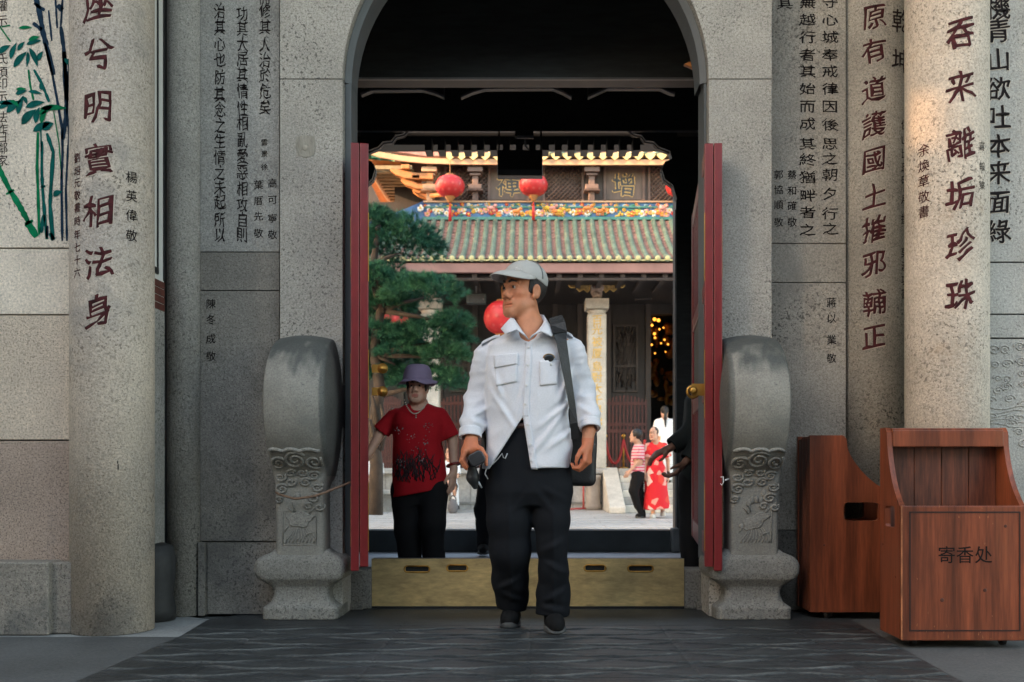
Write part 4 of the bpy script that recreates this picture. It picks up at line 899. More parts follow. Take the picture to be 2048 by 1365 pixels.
for px, py, q in ((1298, 645, .07), (1309, 639, .06), (1317, 641, .06), (1304, 651, .045), (1327, 656, .03), (1319, 659, .035), (1309, 668, .05), (1310, 676, .04), (1303, 690, .04), (1329, 680, .035), (1336, 689, .035), (1322, 687, .03), (1310, 707, .03), (1331, 704, .025)):
    p = P3(px, py, 25.0); MB().sphere(p, (q * .75, q * .6, q * .75), 10, 8).build('lamp', lamp, hall)
# lattice fence gates in front of the hall doors
for a, b in ((1211, 1292), (880, 960), (745, 800)):
    Yk = 22.4; x0, x1, z0, z1 = X(a, Yk), X(b, Yk), zp, Z(800, Yk); mb = MB(); n_ = 11
    for k in range(n_ + 1): u = x0 + (x1 - x0) * k / n_; hgt = z1 + .1 * math.sin(math.pi * k / n_); mb.box(u - .022, u + .022, Yk, Yk + .04, z0, hgt)
    for zz in (z0 + .12, z0 + .8, z0 + .95, z1 - .12): mb.box(x0 - .02, x1 + .02, Yk - .012, Yk - .001, zz, zz + .07)
    mb.build('lattice_gate', M_GATE, hall)
# lower roof: hip at the left, tile rows
YE, YT_, zE, zT = 19.6, 22.0, Z(519, 19.6), Z(438, 22.0)
xL_top, sl_ = X(850, 21.9), (zT - zE) / (YT_ - YE); xL_eave = xL_top - (YT_ - YE)
def roof_pt(x, t): Y = YE + (YT_ - YE) * t; return Vector((x, Y, zE + (zT - zE) * (t - .10 * math.sin(math.pi * t))))
mb = MB(); n_ = 8
for i in range(n_):
    t0, t1 = i / n_, (i + 1) / n_; a, b = xL_eave + (xL_top - xL_eave) * t0, xL_eave + (xL_top - xL_eave) * t1
    p = [roof_pt(a, t0), roof_pt(12, t0), roof_pt(12, t1), roof_pt(b, t1)]; mb.add([q + Vector((0, 0, -.03)) for q in p], [(0, 1, 2, 3)])
for i in range(n_):  # hipped left end
    t0, t1 = i / n_, (i + 1) / n_; a, b = xL_eave + (xL_top - xL_eave) * t0, xL_eave + (xL_top - xL_eave) * t1
    p0, p1 = roof_pt(a, t0), roof_pt(b, t1); mb.add([p0, p1, (p1.x, 27, p1.z), (p0.x, 27, p0.z)], [(0, 1, 2, 3)])
mb.build('roof_slope', M_TP, hall)
sp = .1925; x = xL_eave + .1; tl, ps, ye, dr = MB(), MB(), MB(), MB()
while x < X(1480, 20):
    ts = 0 if x > xL_top else 0
    te = 1 if x > xL_top else max(.06, 1 - (xL_top - x) / (YT_ - YE))
    pts, rs = [], []; m = max(3, int(26 * te))
    for i in range(m + 1):
        t = te * i / m; pts.append(roof_pt(x, t) + Vector((0, 0, .018))); rs.append(.055 + (.006 if i % 2 else 0))
    tl.tube(pts, rs, 10)
    p = roof_pt(x, 0); ye.lathe((p.x, p.y - .035, p.z + .018), [(.048, 0), (.052, -.006), (.044, -.014), (.02, -.018)], 14, 'y'); tl.lathe((p.x, p.y - .01, p.z + .018), [(.068, 0), (.074, -.012), (.070, -.022), (.054, -.025)], 14, 'y')
    for i in range(int(17 * te)):   # pan tiles: overlapping curved steps between the rows
        t = te * (i + .5) / (17 * te); c = roof_pt(x + sp / 2, t); c2 = roof_pt(x + sp / 2, t + .07)
        q = [Vector((sp * .33 * u, 0, .022 * u * u)) for u in (-1, -.5, 0, .5, 1)]
        lo_ = [c + a + Vector((0, -.01, .022)) for a in q]; hi_ = [c2 + a + Vector((0, 0, .0)) for a in q]; bt = [c + a + Vector((0, -.01, .0)) for a in q]
        ps.add(lo_ + hi_ + bt, [(k, k + 1, 6 + k, 5 + k) for k in range(4)] + [(k, k + 1, 11 + k, 10 + k) for k in range(4)])
    c = roof_pt(x + sp / 2, 0) + Vector((0, -.02, -.01)); q = [(c.x + sp * .36 * math.cos(a), c.z + .030 * math.sin(a)) for a in np.linspace(math.pi, 2 * math.pi, 9)]; dr.prism(q, c.y - .02, c.y)
    x += sp
tl.build('tile_rows', M_TG, hall); ps.build('pan_tiles', M_TP, hall); ye.build('tile_end_discs', M_TY, hall); dr.build('drip_tiles', M_TY, hall)
MB().box(xL_eave, 12, YE + .02, YE + .12, Z(545, YE), Z(526, YE)).build('fascia', M_FASC, hall, bevel=.01)
mb = MB()
for k in range(40): a = xL_eave + .2 + k * .42; mb.box(a, a + .1, YE + .14, 21.5, Z(553, YE), Z(546, YE))
mb.build('rafters', M_HW2, hall)
MB().box(xL_eave + .1, 12, YE + .3, 23.4, Z(546, YE), Z(544, YE)).build('eave_lining', M_HW, hall)
mb = MB().tube([(xL_eave, YE + .16, Z(556, YE)), (12, YE + .16, Z(556, YE))], .035, 8); mb.build('gutter', M_HW2, hall)
# porcelain frieze on the ridge of the lower roof
za, zb = Z(437, 21.85), Z(405, 21.85)
MB().box(xL_top - .02, 12, 21.9, 22.15, za + .03, zb).build('frieze', M_BLUE, hall)
MB().box(xL_top - .05, 12, 21.84, 21.9, za - .03, za + .03).box(xL_top, 12, 21.86, 21.9, (za + zb) / 2 + .06, (za + zb) / 2 + .09).build('frieze_rail', mat('green_rail', (.05, .20, .17), .4, var=.3), hall)
MB().box(xL_top - .03, 12, 21.85, 22.2, zb + .001, zb + .035).build('frieze_coping', M_EAVE, hall)
hv = [Vector((xL_top, 21.9, 0)), Vector((xL_eave - .1, YE - .1, 0))]; mb = MB()
for i in range(10):
    t0, t1 = i / 10, (i + 1) / 10; p, q = hv[0].lerp(hv[1], t0), hv[0].lerp(hv[1], t1)
    za0, za1 = roof_pt(0, 1 - t0).z - .02, roof_pt(0, 1 - t1).z - .02; hh = .40
    mb.add([(p.x, p.y, za0), (q.x, q.y, za1), (q.x, q.y, za1 + hh), (p.x, p.y, za0 + hh), (p.x + .1, p.y + .1, za0), (q.x + .1, q.y + .1, za1), (q.x + .1, q.y + .1, za1 + hh), (p.x + .1, p.y + .1, za0 + hh)], [(0, 1, 2, 3), (4, 7, 6, 5), (3, 2, 6, 7)])
mb.build('hip_ridge', M_BLUE, hall)
fm = [mat('porcelain_' + n, c, .35, var=.2, vs_=20) for n, c in (('red', (.55, .05, .03)), ('white', (.75, .73, .68)), ('yellow', (.72, .46, .06)), ('orange', (.70, .24, .06)), ('green', (.06, .26, .14)), ('pink', (.70, .32, .28)), ('pale_blue', (.30, .48, .62)))]
fb = [MB() for _ in fm]; r_ = random.Random(21)
def flower(c, q, k):
    n_ = r_.choice((5, 6, 8))
    for i in range(n_): a = 2 * math.pi * i / n_ + r_.random(); fb[k].sphere((c[0] + q * .62 * math.cos(a), c[1] - .012, c[2] + q * .62 * math.sin(a)), (q * .42, .022, q * .42), 7, 5)
    fb[2 if k != 2 else 3].sphere((c[0], c[1] - .03, c[2]), (q * .34, .02, q * .34), 7, 5)
xx = xL_top + .05
while xx < X(1400, 21.9):
    flower((xx, 21.9, r_.uniform(za + .09, za + .2)), r_.uniform(.045, .085), r_.choice((0, 1, 1, 2, 3, 5)))
    if r_.random() < .7: flower((xx + r_.uniform(-.05, .05), 21.9, r_.uniform(za + .26, zb - .03)), r_.uniform(.03, .05), r_.choice((0, 1, 2, 3, 5, 6)))
    for _ in range(2):
        a, b = xx + r_.uniform(-.08, .08), r_.uniform(za + .05, zb - .03); k = r_.choice((4, 4, 6, 2, 1)); ph = r_.uniform(0, 6)
        fb[k].tube([(a + .045 * j * math.cos(ph + j * .5), 21.885, b + .03 * j * math.sin(ph + j * .5) * .6) for j in range(-2, 3)], [.006, .014, .018, .012, .004], 6)
    if r_.random() < .12:   # a small animal figure
        a, b, k = xx, zb - .12 if r_.random() < .5 else za + .16, r_.choice((2, 3, 5)); fb[k].sphere((a, 21.86, b), (.09, .04, .045), 8, 6); fb[k].sphere((a + .1, 21.86, b + .05), (.04, .035, .04), 8, 6)
        for d in (-.06, -.02, .04, .08): fb[k].tube([(a + d, 21.86, b - .02), (a + d + .01, 21.86, b - .10)], .013, 5)
        fb[k].tube([(a - .08, 21.86, b + .02), (a - .14, 21.86, b + .07), (a - .12, 21.86, b + .1)], .01, 5)
    xx += r_.uniform(.065, .11)
for i in range(14):
    t = (i + .5) / 14; p = hv[0].lerp(hv[1], t); flower((p.x - .0, p.y - .03, roof_pt(0, 1 - t).z + r_.uniform(.08, .28)), r_.uniform(.05, .08), r_.choice((0, 1, 2, 3, 6)))
for b, m in zip(fb, fm): b.build('frieze_reliefs', m, hall)
# upper storey
YU = 22.5; zu0, zu1 = zb - .1, Z(318, YU)
MB().box(X(880, YU), 12, YU, YU + .2, zu0, zu1 + .6).build('upper_wall', M_HWU, hall)
MB().box(X(855, YU), 12, YU - .08, YU - .001, zu1 - .03, zu1 + .3).build('upper_beam', M_HW, hall)
for a, b in ((893, 977), (1090, 1163), (1300, 1370), (1440, 1510)):
    x0, x1, z0, z1 = X(a, YU), X(b, YU), Z(404, YU), Z(335, YU); dlt = .105; zc0 = z0; mb = MB()
    n_ = int((x1 - x0 + z1 - z0) / dlt) + 1
    for k in range(n_):
        for fl_ in (0, 1):
            u = k * dlt; p = (x0 + u, z0) if u < x1 - x0 else (x1, z0 + u - (x1 - x0)); q = (x0, z0 + u) if u < z1 - z0 else (x0 + u - (z1 - z0), z1)
            if fl_: p, q = (x0 + x1 - p[0], p[1]), (x0 + x1 - q[0], q[1])
            mb.tube([(p[0], YU - .02 - .012 * fl_, p[1]), (q[0], YU - .02 - .012 * fl_, q[1])], .016, 4)
    for q in ((x0 - .05, x0, z0, z1), (x1, x1 + .05, z0, z1)): mb.box(q[0], q[1], YU - .06, YU - .002, q[2], q[3])
    mb.build('lattice_window', M_LAT, hall)
for ch, px in (('禪', 1017), ('增', 1248)):
    x0, x1, z0, z1 = X(px - 36, YU), X(px + 36, YU), Z(402, YU), Z(338, YU)
    pl = MB().box(x0, x1, YU - .05, YU - .002, z0, z1).build('plaque', mat('plaque_timber', (.10, .078, .068), .6, var=.25, vs_=4, stretch=(3, 3, .6)), hall, bevel=.01)
    mb = MB()
    for q in ((x0 - .06, x0, z0, z1), (x1, x1 + .06, z0, z1), (x0 - .06, x1 + .06, z1, z1 + .05)): mb.box(q[0], q[1], YU - .07, YU - .003, q[2], q[3])
    mb.build('plaque_frame', M_LAT, pl)
    write('lettering', [(ch, X(px, YU), Z(371, YU), .50)], flat(YU - .05), M_GOLDP, pl, bold=.085, slant=0, wob=.02, lift=.004)
    write('lettering', [(ch, X(px, YU), Z(371, YU), .50)], flat(YU - .05), mat('indigo_paint', (.03, .04, .05), .5), pl, bold=.03, slant=0, wob=.02, lift=.010)
def block_post(px, lit, Y=22.3):
    x = X(px, Y); s = Y / F_PX; m = M_EAVE if lit else M_LAT; mb = MB()  # lit post takes the paler board colour: sunlight put into the material
    for a, y0, y1 in ((6, 326, 405), (15, 338, 350), (11, 350, 356), (13, 372, 384), (16, 383, 388)): mb.box(x - a * s, x + a * s, Y - (a + 4) * s, Y + .1, Z(y1, Y) + .001 * a, Z(y0, Y) - .001 * a)
    mb.build('bracket_post', m, hall, bevel=.01)
block_post(860, True); block_post(951, False); block_post(1183, False); block_post(1407, False)
# upturned corner of the upper roof, brackets under it
YU2 = 22.0; ec = [(2048, 330), (1400, 330), (1100, 330), (920, 329), (850, 327), (800, 322), (760, 315), (715, 300), (690, 286)]
P = [P3(a, b, YU2) for a, b in ec]; mb = MB()
for i in range(len(P) - 1):
    a, b = P[i], P[i + 1]; h = .12
    v = [a, b, b + Vector((0, 0, h)), a + Vector((0, 0, h))]; v += [q + Vector((0, .06, 0)) for q in v]
    mb.add(v, [(0, 1, 2, 3), (7, 6, 5, 4), (0, 4, 5, 1), (3, 2, 6, 7)])
mb.build('upper_fascia', M_EAVE, hall)
ux, uy, xx = MB(), MB(), X(900, YU2)
while xx < X(1440, YU2):
    p = Vector((xx, YU2 - .03, P[2].z + .13)); q = [(p.x + .115 * math.cos(a), p.z + .04 + .135 * math.sin(a)) for a in np.linspace(math.pi, 2 * math.pi, 9)]; q = q[:4] + [(p.x, p.z - .125)] + q[5:]
    uy.prism([(a, b + .08) for a, b in q], p.y - .02, p.y); ux.tube([p + Vector((.13, -.02, .10)), p + Vector((.13, 1.9, 1.2))], .065, 10)
    xx += .26
uy.build('drip_tiles', M_TY, hall); ux.build('tile_rows', M_TG, hall)
mb = MB(); v = [P3(2048, 322, YU2), P3(850, 322, YU2), P3(700, 300, YU2)]; v = [q + Vector((0, .05, .1)) for q in v]; v2 = [Vector((q.x, 23.6, q.z + 1.7)) for q in v]; v2[2].x = v2[1].x; v2[2].z = v2[1].z
mb.add(v + v2, [(0, 1, 4, 3), (1, 2, 5, 4)]); mb.build('upper_roof', M_TP, hall, solid=.05)
xs_ = X(738, 22.05); mb = MB(); zs_ = P[1].z + .02; mb.add([(P[5].x, 22.06, zs_ + .06), (8, 22.06, zs_), (8, 23, zs_ + .1), (P[5].x, 23, zs_ + .1)], [(0, 1, 2, 3)]); mb.build('soffit', M_HW2, hall)
mb = MB(); mb.add([(P[7].x, 22.06, zs_ + .14), (P[5].x, 22.06, zs_ + .06), (P[5].x, 23, zs_ + .12), (-2.0, 27, zs_ + .1), (P[7].x, 27, zs_)], [(0, 1, 2, 3, 4)]); mb.build('corner_soffit', M_OCH, hall)
e0, e1 = Vector((xs_, 22.05, P[1].z - .02)), Vector((xs_ + .12, 27.5, P[1].z - .02)); mb = MB(); mb.tube([e0, e1], .07, 6)
mb.build('side_eave', M_EAVE, hall)
mb = MB()
for k in range(22): t = k / 21; p = e0.lerp(e1, t); mb.box(p.x + .02, p.x + .95, p.y, p.y + .1, p.z - .06, p.z + .02)
mb.build('side_rafters', mat('rafter_olive', (.24, .19, .10), .6, var=.3), hall)
for lv, (z_, x_) in enumerate(((Z(394, 22.3), -2.55), (Z(376, 22.3), -2.8), (Z(358, 22.3), -3.02))):
    Yb = 22.35 - .10 * lv
    pr_ = [(-2.15, z_ - .08), (x_ + .25, z_ - .06), (x_ + .05, z_ + .02), (x_ - .08, z_ + .12), (x_ - .05, z_ + .17), (x_ + .2, z_ + .12), (-2.5, z_ + .06), (-2.15, z_ + .05)]
    MB().prism(pr_, Yb - .1, Yb + .1).build('corner_bracket', M_OCH, hall, bevel=.01)
    MB().box(x_ + .18, x_ + .36, Yb - .2, Yb + .2, z_ + .125, z_ + .22).build('bracket_cap', M_OCH, hall, bevel=.01)
MB().tube([(-2.2, 22.1, Z(392, 22.1)), (-1.5, 21.6, Z(387, 21.6))], .05, 6).build('strut', M_OCH, hall)
MB().box(xL_top - .9, X(880, YU), 23.6, 23.8, zu0 - 1.0, zu1 + .6).build('side_wall', M_HW, hall)
MB().box(-5.5, 8, 27.5, 27.7, 5, 9).build('back_wall', M_HW, hall)

# lanterns
M_LAN = mat('red_lantern_silk', (.50, .022, .026), .45, var=.15, vs_=8); M_LANP = mat('lantern_pattern', (.56, .07, .065), .45)
def lantern(px, py, Y, rx, rz, label, tassel=True):
    c = P3(px, py, Y); r_, h = rx / F_PX * Y, rz / F_PX * Y; t = empty('red_lantern', c, label, 'lantern', 'red silk lanterns'); mb = MB(); n = 32; v = []
    for i in range(15):
        a = math.pi * (.06 + .88 * i / 14)
        for k in range(n): q = 2 * math.pi * k / n; rr_ = r_ * math.sin(a) ** .85 * (1 + .018 * math.cos(q * 16)); v.append((c.x + rr_ * math.cos(q), c.y + rr_ * math.sin(q), c.z + h * math.cos(a)))
    mb.add(v, [(i * n + k, i * n + (k + 1) % n, (i + 1) * n + (k + 1) % n, (i + 1) * n + k) for i in range(14) for k in range(n)] + [tuple(range(n)), tuple(range(14 * n, 15 * n))], True)
    b = mb.build('shade', M_LAN, t); mb = MB()
    for i in range(3):
        for k in range(12):
            q = 2 * math.pi * (k + .5 * (i % 2)) / 12; a = math.pi * (.32 + .18 * i); rr_ = r_ * math.sin(a) ** .85 * 1.01; s = r_ * .10
            ctr = Vector((c.x + rr_ * math.cos(q), c.y + rr_ * math.sin(q), c.z + h * math.cos(a))); nn = Vector((math.cos(q) * math.sin(a), math.sin(q) * math.sin(a), math.cos(a))); tx = Vector((-math.sin(q), math.cos(q), 0)); ty = nn.cross(tx)
            mb.add([ctr + nn * .004 + tx * s * math.cos(j * math.pi / 3) + ty * s * math.sin(j * math.pi / 3) for j in range(6)], [tuple(range(6))])
    mb.build('shade_pattern', M_LANP, b)
    MB().lathe((c.x, c.y, c.z - h), [(r_ * .34, .02), (r_ * .36, -.01), (r_ * .26, -.03), (r_ * .28, -.05), (r_ * .18, -.07), (r_ * .19, -.09), (r_ * .08, -.12)], 20).build('gilt_cap', M_OCH, t)
    if tassel: MB().tube([(c.x, c.y, c.z - h - .11), (c.x, c.y, c.z - h - .2)], .012, 6).tube([(c.x, c.y, c.z - h - .2), (c.x, c.y, c.z - h - .25), (c.x, c.y, c.z - h - .52)], [.02, .03, .035], 8).build('tassel', M_LAN, t)
    MB().lathe((c.x, c.y, c.z + h), [(r_ * .3, -.01), (r_ * .3, .02), (.01, .03), (.008, .3)], 12).build('hanger', M_OCH, t)
lantern(900, 373, 21.6, 29, 22, 'red lantern under the upper eave, nearest the orange corner brackets')
lantern(1067, 371, 21.6, 28, 22, 'red lantern under the upper eave, below the hanging black box')
lantern(1360, 373, 21.6, 28, 22, 'red lantern under the upper eave, half hidden by the dark post at right')
lantern(1004, 636, 20.0, 36, 34, 'large red lantern low in the hall front, behind the capped man', False)
lantern(786, 640, 20.6, 30, 30, 'red lantern glimpsed through the pine branches', False)
fl = empty('floodlight', P3(952, 597, 20.6), 'grey box floodlight hanging under the lower eave, left of the capped man', 'floodlight')
MB().box(X(933, 20.6), X(972, 20.6), 20.55, 20.75, Z(608, 20.6), Z(588, 20.6)).build('housing', mat('grey_housing', (.06, .075, .075), .5), fl, bevel=.02)
MB().box(X(937, 20.5), X(968, 20.5), 20.535, 20.548, Z(606, 20.6), Z(590, 20.6)).build('lens', mat('lens_glass', (.045, .06, .06), .15), fl)
MB().tube([P3(952, 588, 20.65), P3(952, 545, 20.65)], .02, 6).sphere(P3(967, 599, 20.52), .02, 8, 6).build('stem', M_TRIM, fl)

# rope barrier on the platform
for i, px in enumerate((1211, 1247)):
    Y = 21.6; x = X(px, Y); t = empty('barrier_post', (x, Y, zp), ('brass barrier post beside the white hall column', 'brass barrier post in front of the red-brown lattice gate')[i], 'barrier post', 'brass barrier posts'); MB().tube([(x, Y, zp), (x, Y, zp + .66)], .022, 8).build('pole', M_GOLD, t); MB().sphere((x, Y, zp + .70), .045, 10, 8).build('knob', M_GOLD, t); MB().lathe((x, Y, zp), [(.11, 0), (.1, .02), (.03, .03)], 16).build('foot', M_GOLD, t)
for i, (a, b) in enumerate(((1211, 1247), (1247, 1290))):
    x0, x1 = X(a, 21.6), X(b, 21.6); pts = [(x0 + (x1 - x0) * k / 12, 21.58, zp + .62 - .52 * (1 - (k / 6 - 1) ** 2) ** .8) for k in range(13)]
    o = MB().tube(pts, .028, 8).build('barrier_rope', mat('red_velvet', (.42, .03, .03), .7), org=pts[0]); tag(o, ('drooping red velvet rope slung between the two brass posts', 'drooping red velvet rope from the brass post towards the women in the courtyard')[i], 'barrier rope', 'red barrier ropes')
t = empty('red_stand', P3(1164, 1015, 19.8), 'thin red iron stand on the courtyard beside the platform', 'stand'); mb = MB()
mb.tube([P3(1167, 960, 19.8), P3(1167, 1017, 19.8)], .02, 6).tube([P3(1135, 1019, 19.8), P3(1172, 1017, 19.8)], .02, 6).tube([P3(1169, 960, 19.8), P3(1140, 962, 19.9)], .02, 6); mb.build('frame', mat('red_iron', (.40, .06, .05), .5), t)

# unseen building added left of the courtyard; its hipped roof shapes the low sun's shadow
sb = empty('sun_block_building', (-13, 17, -.1), 'plain side building along the left of the courtyard', 'building')  # added building, unseen, blocks the low sun
MB().box(-16, -11.5, 9.5, 20.6, -.1, 9.2).build('wall', M_STONEG, sb)
mb = MB(); v = [(-16.4, 9.2, 9.21), (-11.2, 9.2, 9.21), (-11.2, 20.8, 9.21), (-16.4, 20.8, 9.21), (-12.0, 9.2, 12.9), (-12.0, 18.0, 12.9), (-15.6, 18.0, 12.9), (-15.6, 9.2, 12.9)]
mb.add(v, [(0, 1, 2, 3), (1, 2, 5, 4), (2, 3, 6, 5), (3, 0, 7, 6), (0, 1, 4, 7), (4, 5, 6, 7)]); mb.build('roof', M_TP, sb)

# ------------------------------------------------------------------ pine in the courtyard
YPN = 13.5
M_BARK = mat('pine_bark', (.035, .028, .024), .85, var=.4, vs_=8, bump=.6, bs=25)
M_NEED = mat('pine_needles', (.024, .112, .078), .6, var=.5, vs_=1.8, fine=.4, fs=9, tint=((.046, .155, .085), 1.1), spec=.2)
pine = empty('pine_tree', (X(770, YPN), YPN, -.1), 'dark green pine tree with layered needle pads in the courtyard, left of the capped man', 'tree')
mb = MB(); tr = [P3(a - 12, b, YPN) for a, b in ((762, 1030), (765, 930), (757, 860), (772, 780), (760, 700), (775, 610), (760, 520), (770, 450))]
mb.tube(tr, [.11, .09, .085, .08, .07, .06, .05, .03], 10)
pads = [(798, 476, 92, 62), (748, 440, 44, 34), (742, 552, 48, 28), (848, 578, 82, 36), (772, 606, 56, 26), (750, 664, 54, 30), (858, 668, 90, 36), (800, 702, 56, 20), (762, 742, 50, 28), (855, 756, 82, 34), (905, 640, 40, 20), (890, 705, 48, 26), (690, 560, 60, 40), (690, 690, 60, 40), (770, 580, 70, 95), (790, 690, 75, 80)]
for px, py, a, b in pads: c = P3(px, py + b * .5, YPN); mid = min(tr, key=lambda q: abs(q.z - c.z)); mb.tube([mid + Vector((0, 0, -.08)), mid.lerp(c, .5) + Vector((0, -.05, -.03)), c], [.045, .03, .012], 6)
for px, py in ((752, 830), (748, 880), (770, 850)): mb.tube([P3(760, 900, YPN), P3(px, py, YPN - .1), P3(px - 8, py - 40, YPN - .2)], [.05, .04, .02], 6)
mb.build('trunk', M_BARK, pine)
r_ = np.random.RandomState(4); V, Fc = [], []; k = 0
for px, py, a, b in pads:
    c = P3(px, py + b * .35, YPN + r_.uniform(-.25, .35) + (.7 if b > 70 else 0)); ra, rb = a / F_PX * YPN, b / F_PX * YPN * 1.12; n_ = wob(int(px + py), 7, 6)
    for _ in range(int((360 if b < 70 else 200) * (a * b) / 2600) + 50):
        d = r_.normal(size=3); d[2] = abs(d[2]) - .22; d /= np.linalg.norm(d); q = r_.uniform(.62, 1.0) * (1 + .20 * float(n_(d[0], d[1], d[2]))); p = np.array(c) + d * np.array([ra, ra * .8, rb]) * q
        up = np.array([d[0] * .8, d[1] * .8, .35 + .7 * max(d[2], -.2)]); up /= np.linalg.norm(up)
        for _ in range(30):
            e = up + r_.normal(size=3) * .42; e /= np.linalg.norm(e); L_ = r_.uniform(.07, .13); s = np.cross(e, r_.normal(size=3)); s /= np.linalg.norm(s); s *= .0036
            V += [p - s, p + s, p + e * L_ + [0, 0, -.01]]; Fc.append((k, k + 1, k + 2)); k += 3
me = bpy.data.meshes.new('needles'); W = np.array(ORG[pine]); me.from_pydata([tuple(q - W) for q in V], [], Fc); me.materials.append(M_NEED); o = bpy.data.objects.new('foliage', me); COL.objects.link(o); o.parent = pine; ORG[o] = ORG[pine]
# leafy trees beyond the side of the hall
def leafy(loc, h, r, label, seed):
    t = empty('leafy_tree', loc, label, 'tree'); MB().tube([loc, (loc[0] + .2, loc[1], loc[2] + h * .5), (loc[0], loc[1], loc[2] + h)], [.25, .18, .06], 8).build('trunk', M_BARK, t)
    g = np.random.RandomState(seed); V, Fc = [], []
    for _ in range(3500):
        d = g.normal(size=3); d /= np.linalg.norm(d); p = np.array(loc) + [0, 0, h] + d * np.array([r, r, r * .9]) * g.uniform(.5, 1) * (1 + .25 * math.sin(5 * d[0] + 4 * d[2])); a, b = g.normal(size=3) * .13, g.normal(size=3) * .13; i = len(V); V += [p - a, p + b, p + a, p - b]; Fc.append((i, i + 1, i + 2, i + 3))
    me = bpy.data.meshes.new('leaves'); me.from_pydata([tuple(q - np.array(loc)) for q in V], [], Fc); me.materials.append(M_NEED); o = bpy.data.objects.new('crown', me); COL.objects.link(o); o.parent = t
leafy((-4.7, 31, -.1), 8.6, 3.0, 'broad dark green tree behind the left corner of the hall', 1)
# ------------------------------------------------------------------ people
def fabric(name, col, var=.08, rough=.85, **k): return mat(name, col, rough, var=var, vs_=5, fine=.06, fs=160, bump=k.pop('bump', .15), bs=k.pop('bs', 350), spec=.2, **k)
def skin_mat(name, col): return mat(name, col, .5, var=.10, vs_=25, vcol=True, spec=.35, bump=.08, bs=200)
M_SHIRT = fabric('white_cotton', (.67, .685, .735), .03); M_TROU = fabric('navy_black_cloth', (.0065, .008, .011), .1, .85)
M_CAP = fabric('grey_cap_cloth', (.44, .445, .43), .05); M_CAPM = fabric('grey_cap_mesh', (.22, .25, .255), .15, bump=.6, bs=500)
M_HAIR = mat('black_hair', (.010, .009, .009), .45, var=.4, vs_=40, bump=.5, bs=180); M_HAIRG = mat('greying_hair', (.022, .021, .021), .5, var=.5, vs_=60, bump=.6, bs=200)
M_SKIN = skin_mat('tanned_skin', (.53, .225, .12)); M_SKINW = skin_mat('pale_skin', (.54, .31, .22)); M_SKINB = skin_mat('warm_skin', (.56, .32, .22))
M_EYE = mat('eye_white', (.34, .29, .26), .3); M_IRIS = mat('dark_iris', (.012, .008, .006), .2)
M_SHOE = mat('black_shoe', (.009, .0095, .010), .85, var=.3, vs_=20, spec=.15, bump=.3, bs=150); M_SOLE = mat('grey_rubber_sole', (.055, .058, .058), .7, var=.3, vs_=20)
M_BAG = mat('black_nylon', (.015, .016, .018), .5, var=.3, vs_=15, bump=.3, bs=120)

def frame(c, yaw, pitch=0, roll=0, sc=1.0):
    R = Matrix.Rotation(-yaw, 3, 'Z') @ Matrix.Rotation(pitch, 3, 'X') @ Matrix.Rotation(roll, 3, 'Y')
    ax = [R @ Vector((1, 0, 0)), R @ Vector((0, -1, 0)), R @ Vector((0, 0, 1))]     # person's left, forward, up
    c = Vector(c)
    def m(u, v, w_): return np.array(c + (ax[0] * u + ax[1] * v + ax[2] * w_) * sc)
    m.R = [list(a) for a in ax]; m.sc = sc; m.c = np.array(c); return m
def loc_of(m):        # inverse, for arrays of points
    R = np.array(m.R)
    return lambda v: ((v - m.c) @ R.T) / m.sc
def head(S, m, neck, age=1.0, k=.012):
    s = m.sc; E = lambda c, r, k_=k, mode='u': S.ell(m(*c), np.array(r) * s, k_ * s, mode, m.R)
    C = lambda a, b, ra, rb=None, k_=k, mode='u': S.cap(m(*a), m(*b), ra * s, (ra if rb is None else rb) * s, k_ * s, mode)
    E((0, -.012, .045), (.076, .098, .085)); E((0, .022, -.03), (.064, .070, .095), .02)
    E((0, .040, -.088), (.050, .046, .042), .025); E((0, .076, -.113), (.022, .018, .018), .022)
    C((-.056, .005, -.065), (-.022, .075, -.112), .018, .014, .03); C((.056, .005, -.065), (.022, .075, -.112), .018, .014, .03)   # jaw line
    for q in (-1, 1):
        E((q * .042, .062, -.026), (.024, .022, .020), .022)               # cheekbone
        E((q * .036, .056, -.075), (.022, .022, .028), .025)
        E((q * .030, .098, .000), (.017, .015, .011), .012, 's')           # eye socket
        E((q * .030, .079, .000), (.015, .012, .012), .004)                # eyeball bulge
        C((q * .015, .094, .0075), (q * .046, .078, .0045), .0055, .0045, .006)   # upper lid
        C((q * .016, .088, -.011), (q * .044, .077, -.010), .0045, .0035, .006) # lower lid
        C((q * .010, .095, .024), (q * .048, .076, .024), .010, .007, .012)     # brow
        E((q * .0155, .097, -.045), (.0105, .013, .010), .010)              # nostril wing
        E((q * .077, -.010, -.008), (.010, .024, .036), .006); E((q * .090, -.004, -.005), (.011, .013, .021), .004, 's'); C((q * .078, .010, -.034), (q * .077, .008, -.044), .008, .006, .005)
        C((q * .024, .088, -.046), (q * .036, .075, -.080), .0038, .0030, .006, 's')   # fold from nose to mouth
    C((0, .086, .016), (0, .104, -.030), .0085, .0115, .012); E((0, .106, -.036), (.0130, .011, .011), .010)
    for q in (-1, 1): E((q * .0085, .104, -.052), (.0045, .006, .0045), .002, 's')
    E((0, .076, -.068), (.030, .015, .020), .018)
    C((-.021, .080, -.074), (0, .090, -.072), .0045, .0055, .006); C((.021, .080, -.074), (0, .090, -.072), .0045, .0055, .006)
    C((-.016, .079, -.086), (.016, .079, -.086), .0055, .0055, .006); C((-.024, .090, -.0795), (.024, .090, -.0795), .0022, .0022, .003, 's')
    C((-.012, .086, -.098), (.012, .086, -.098), .004, .004, .008, 's')
    nb = np.array(neck); S.cap(m(0, -.018, -.075), nb, .056 * s, .064 * s, .03 * s)
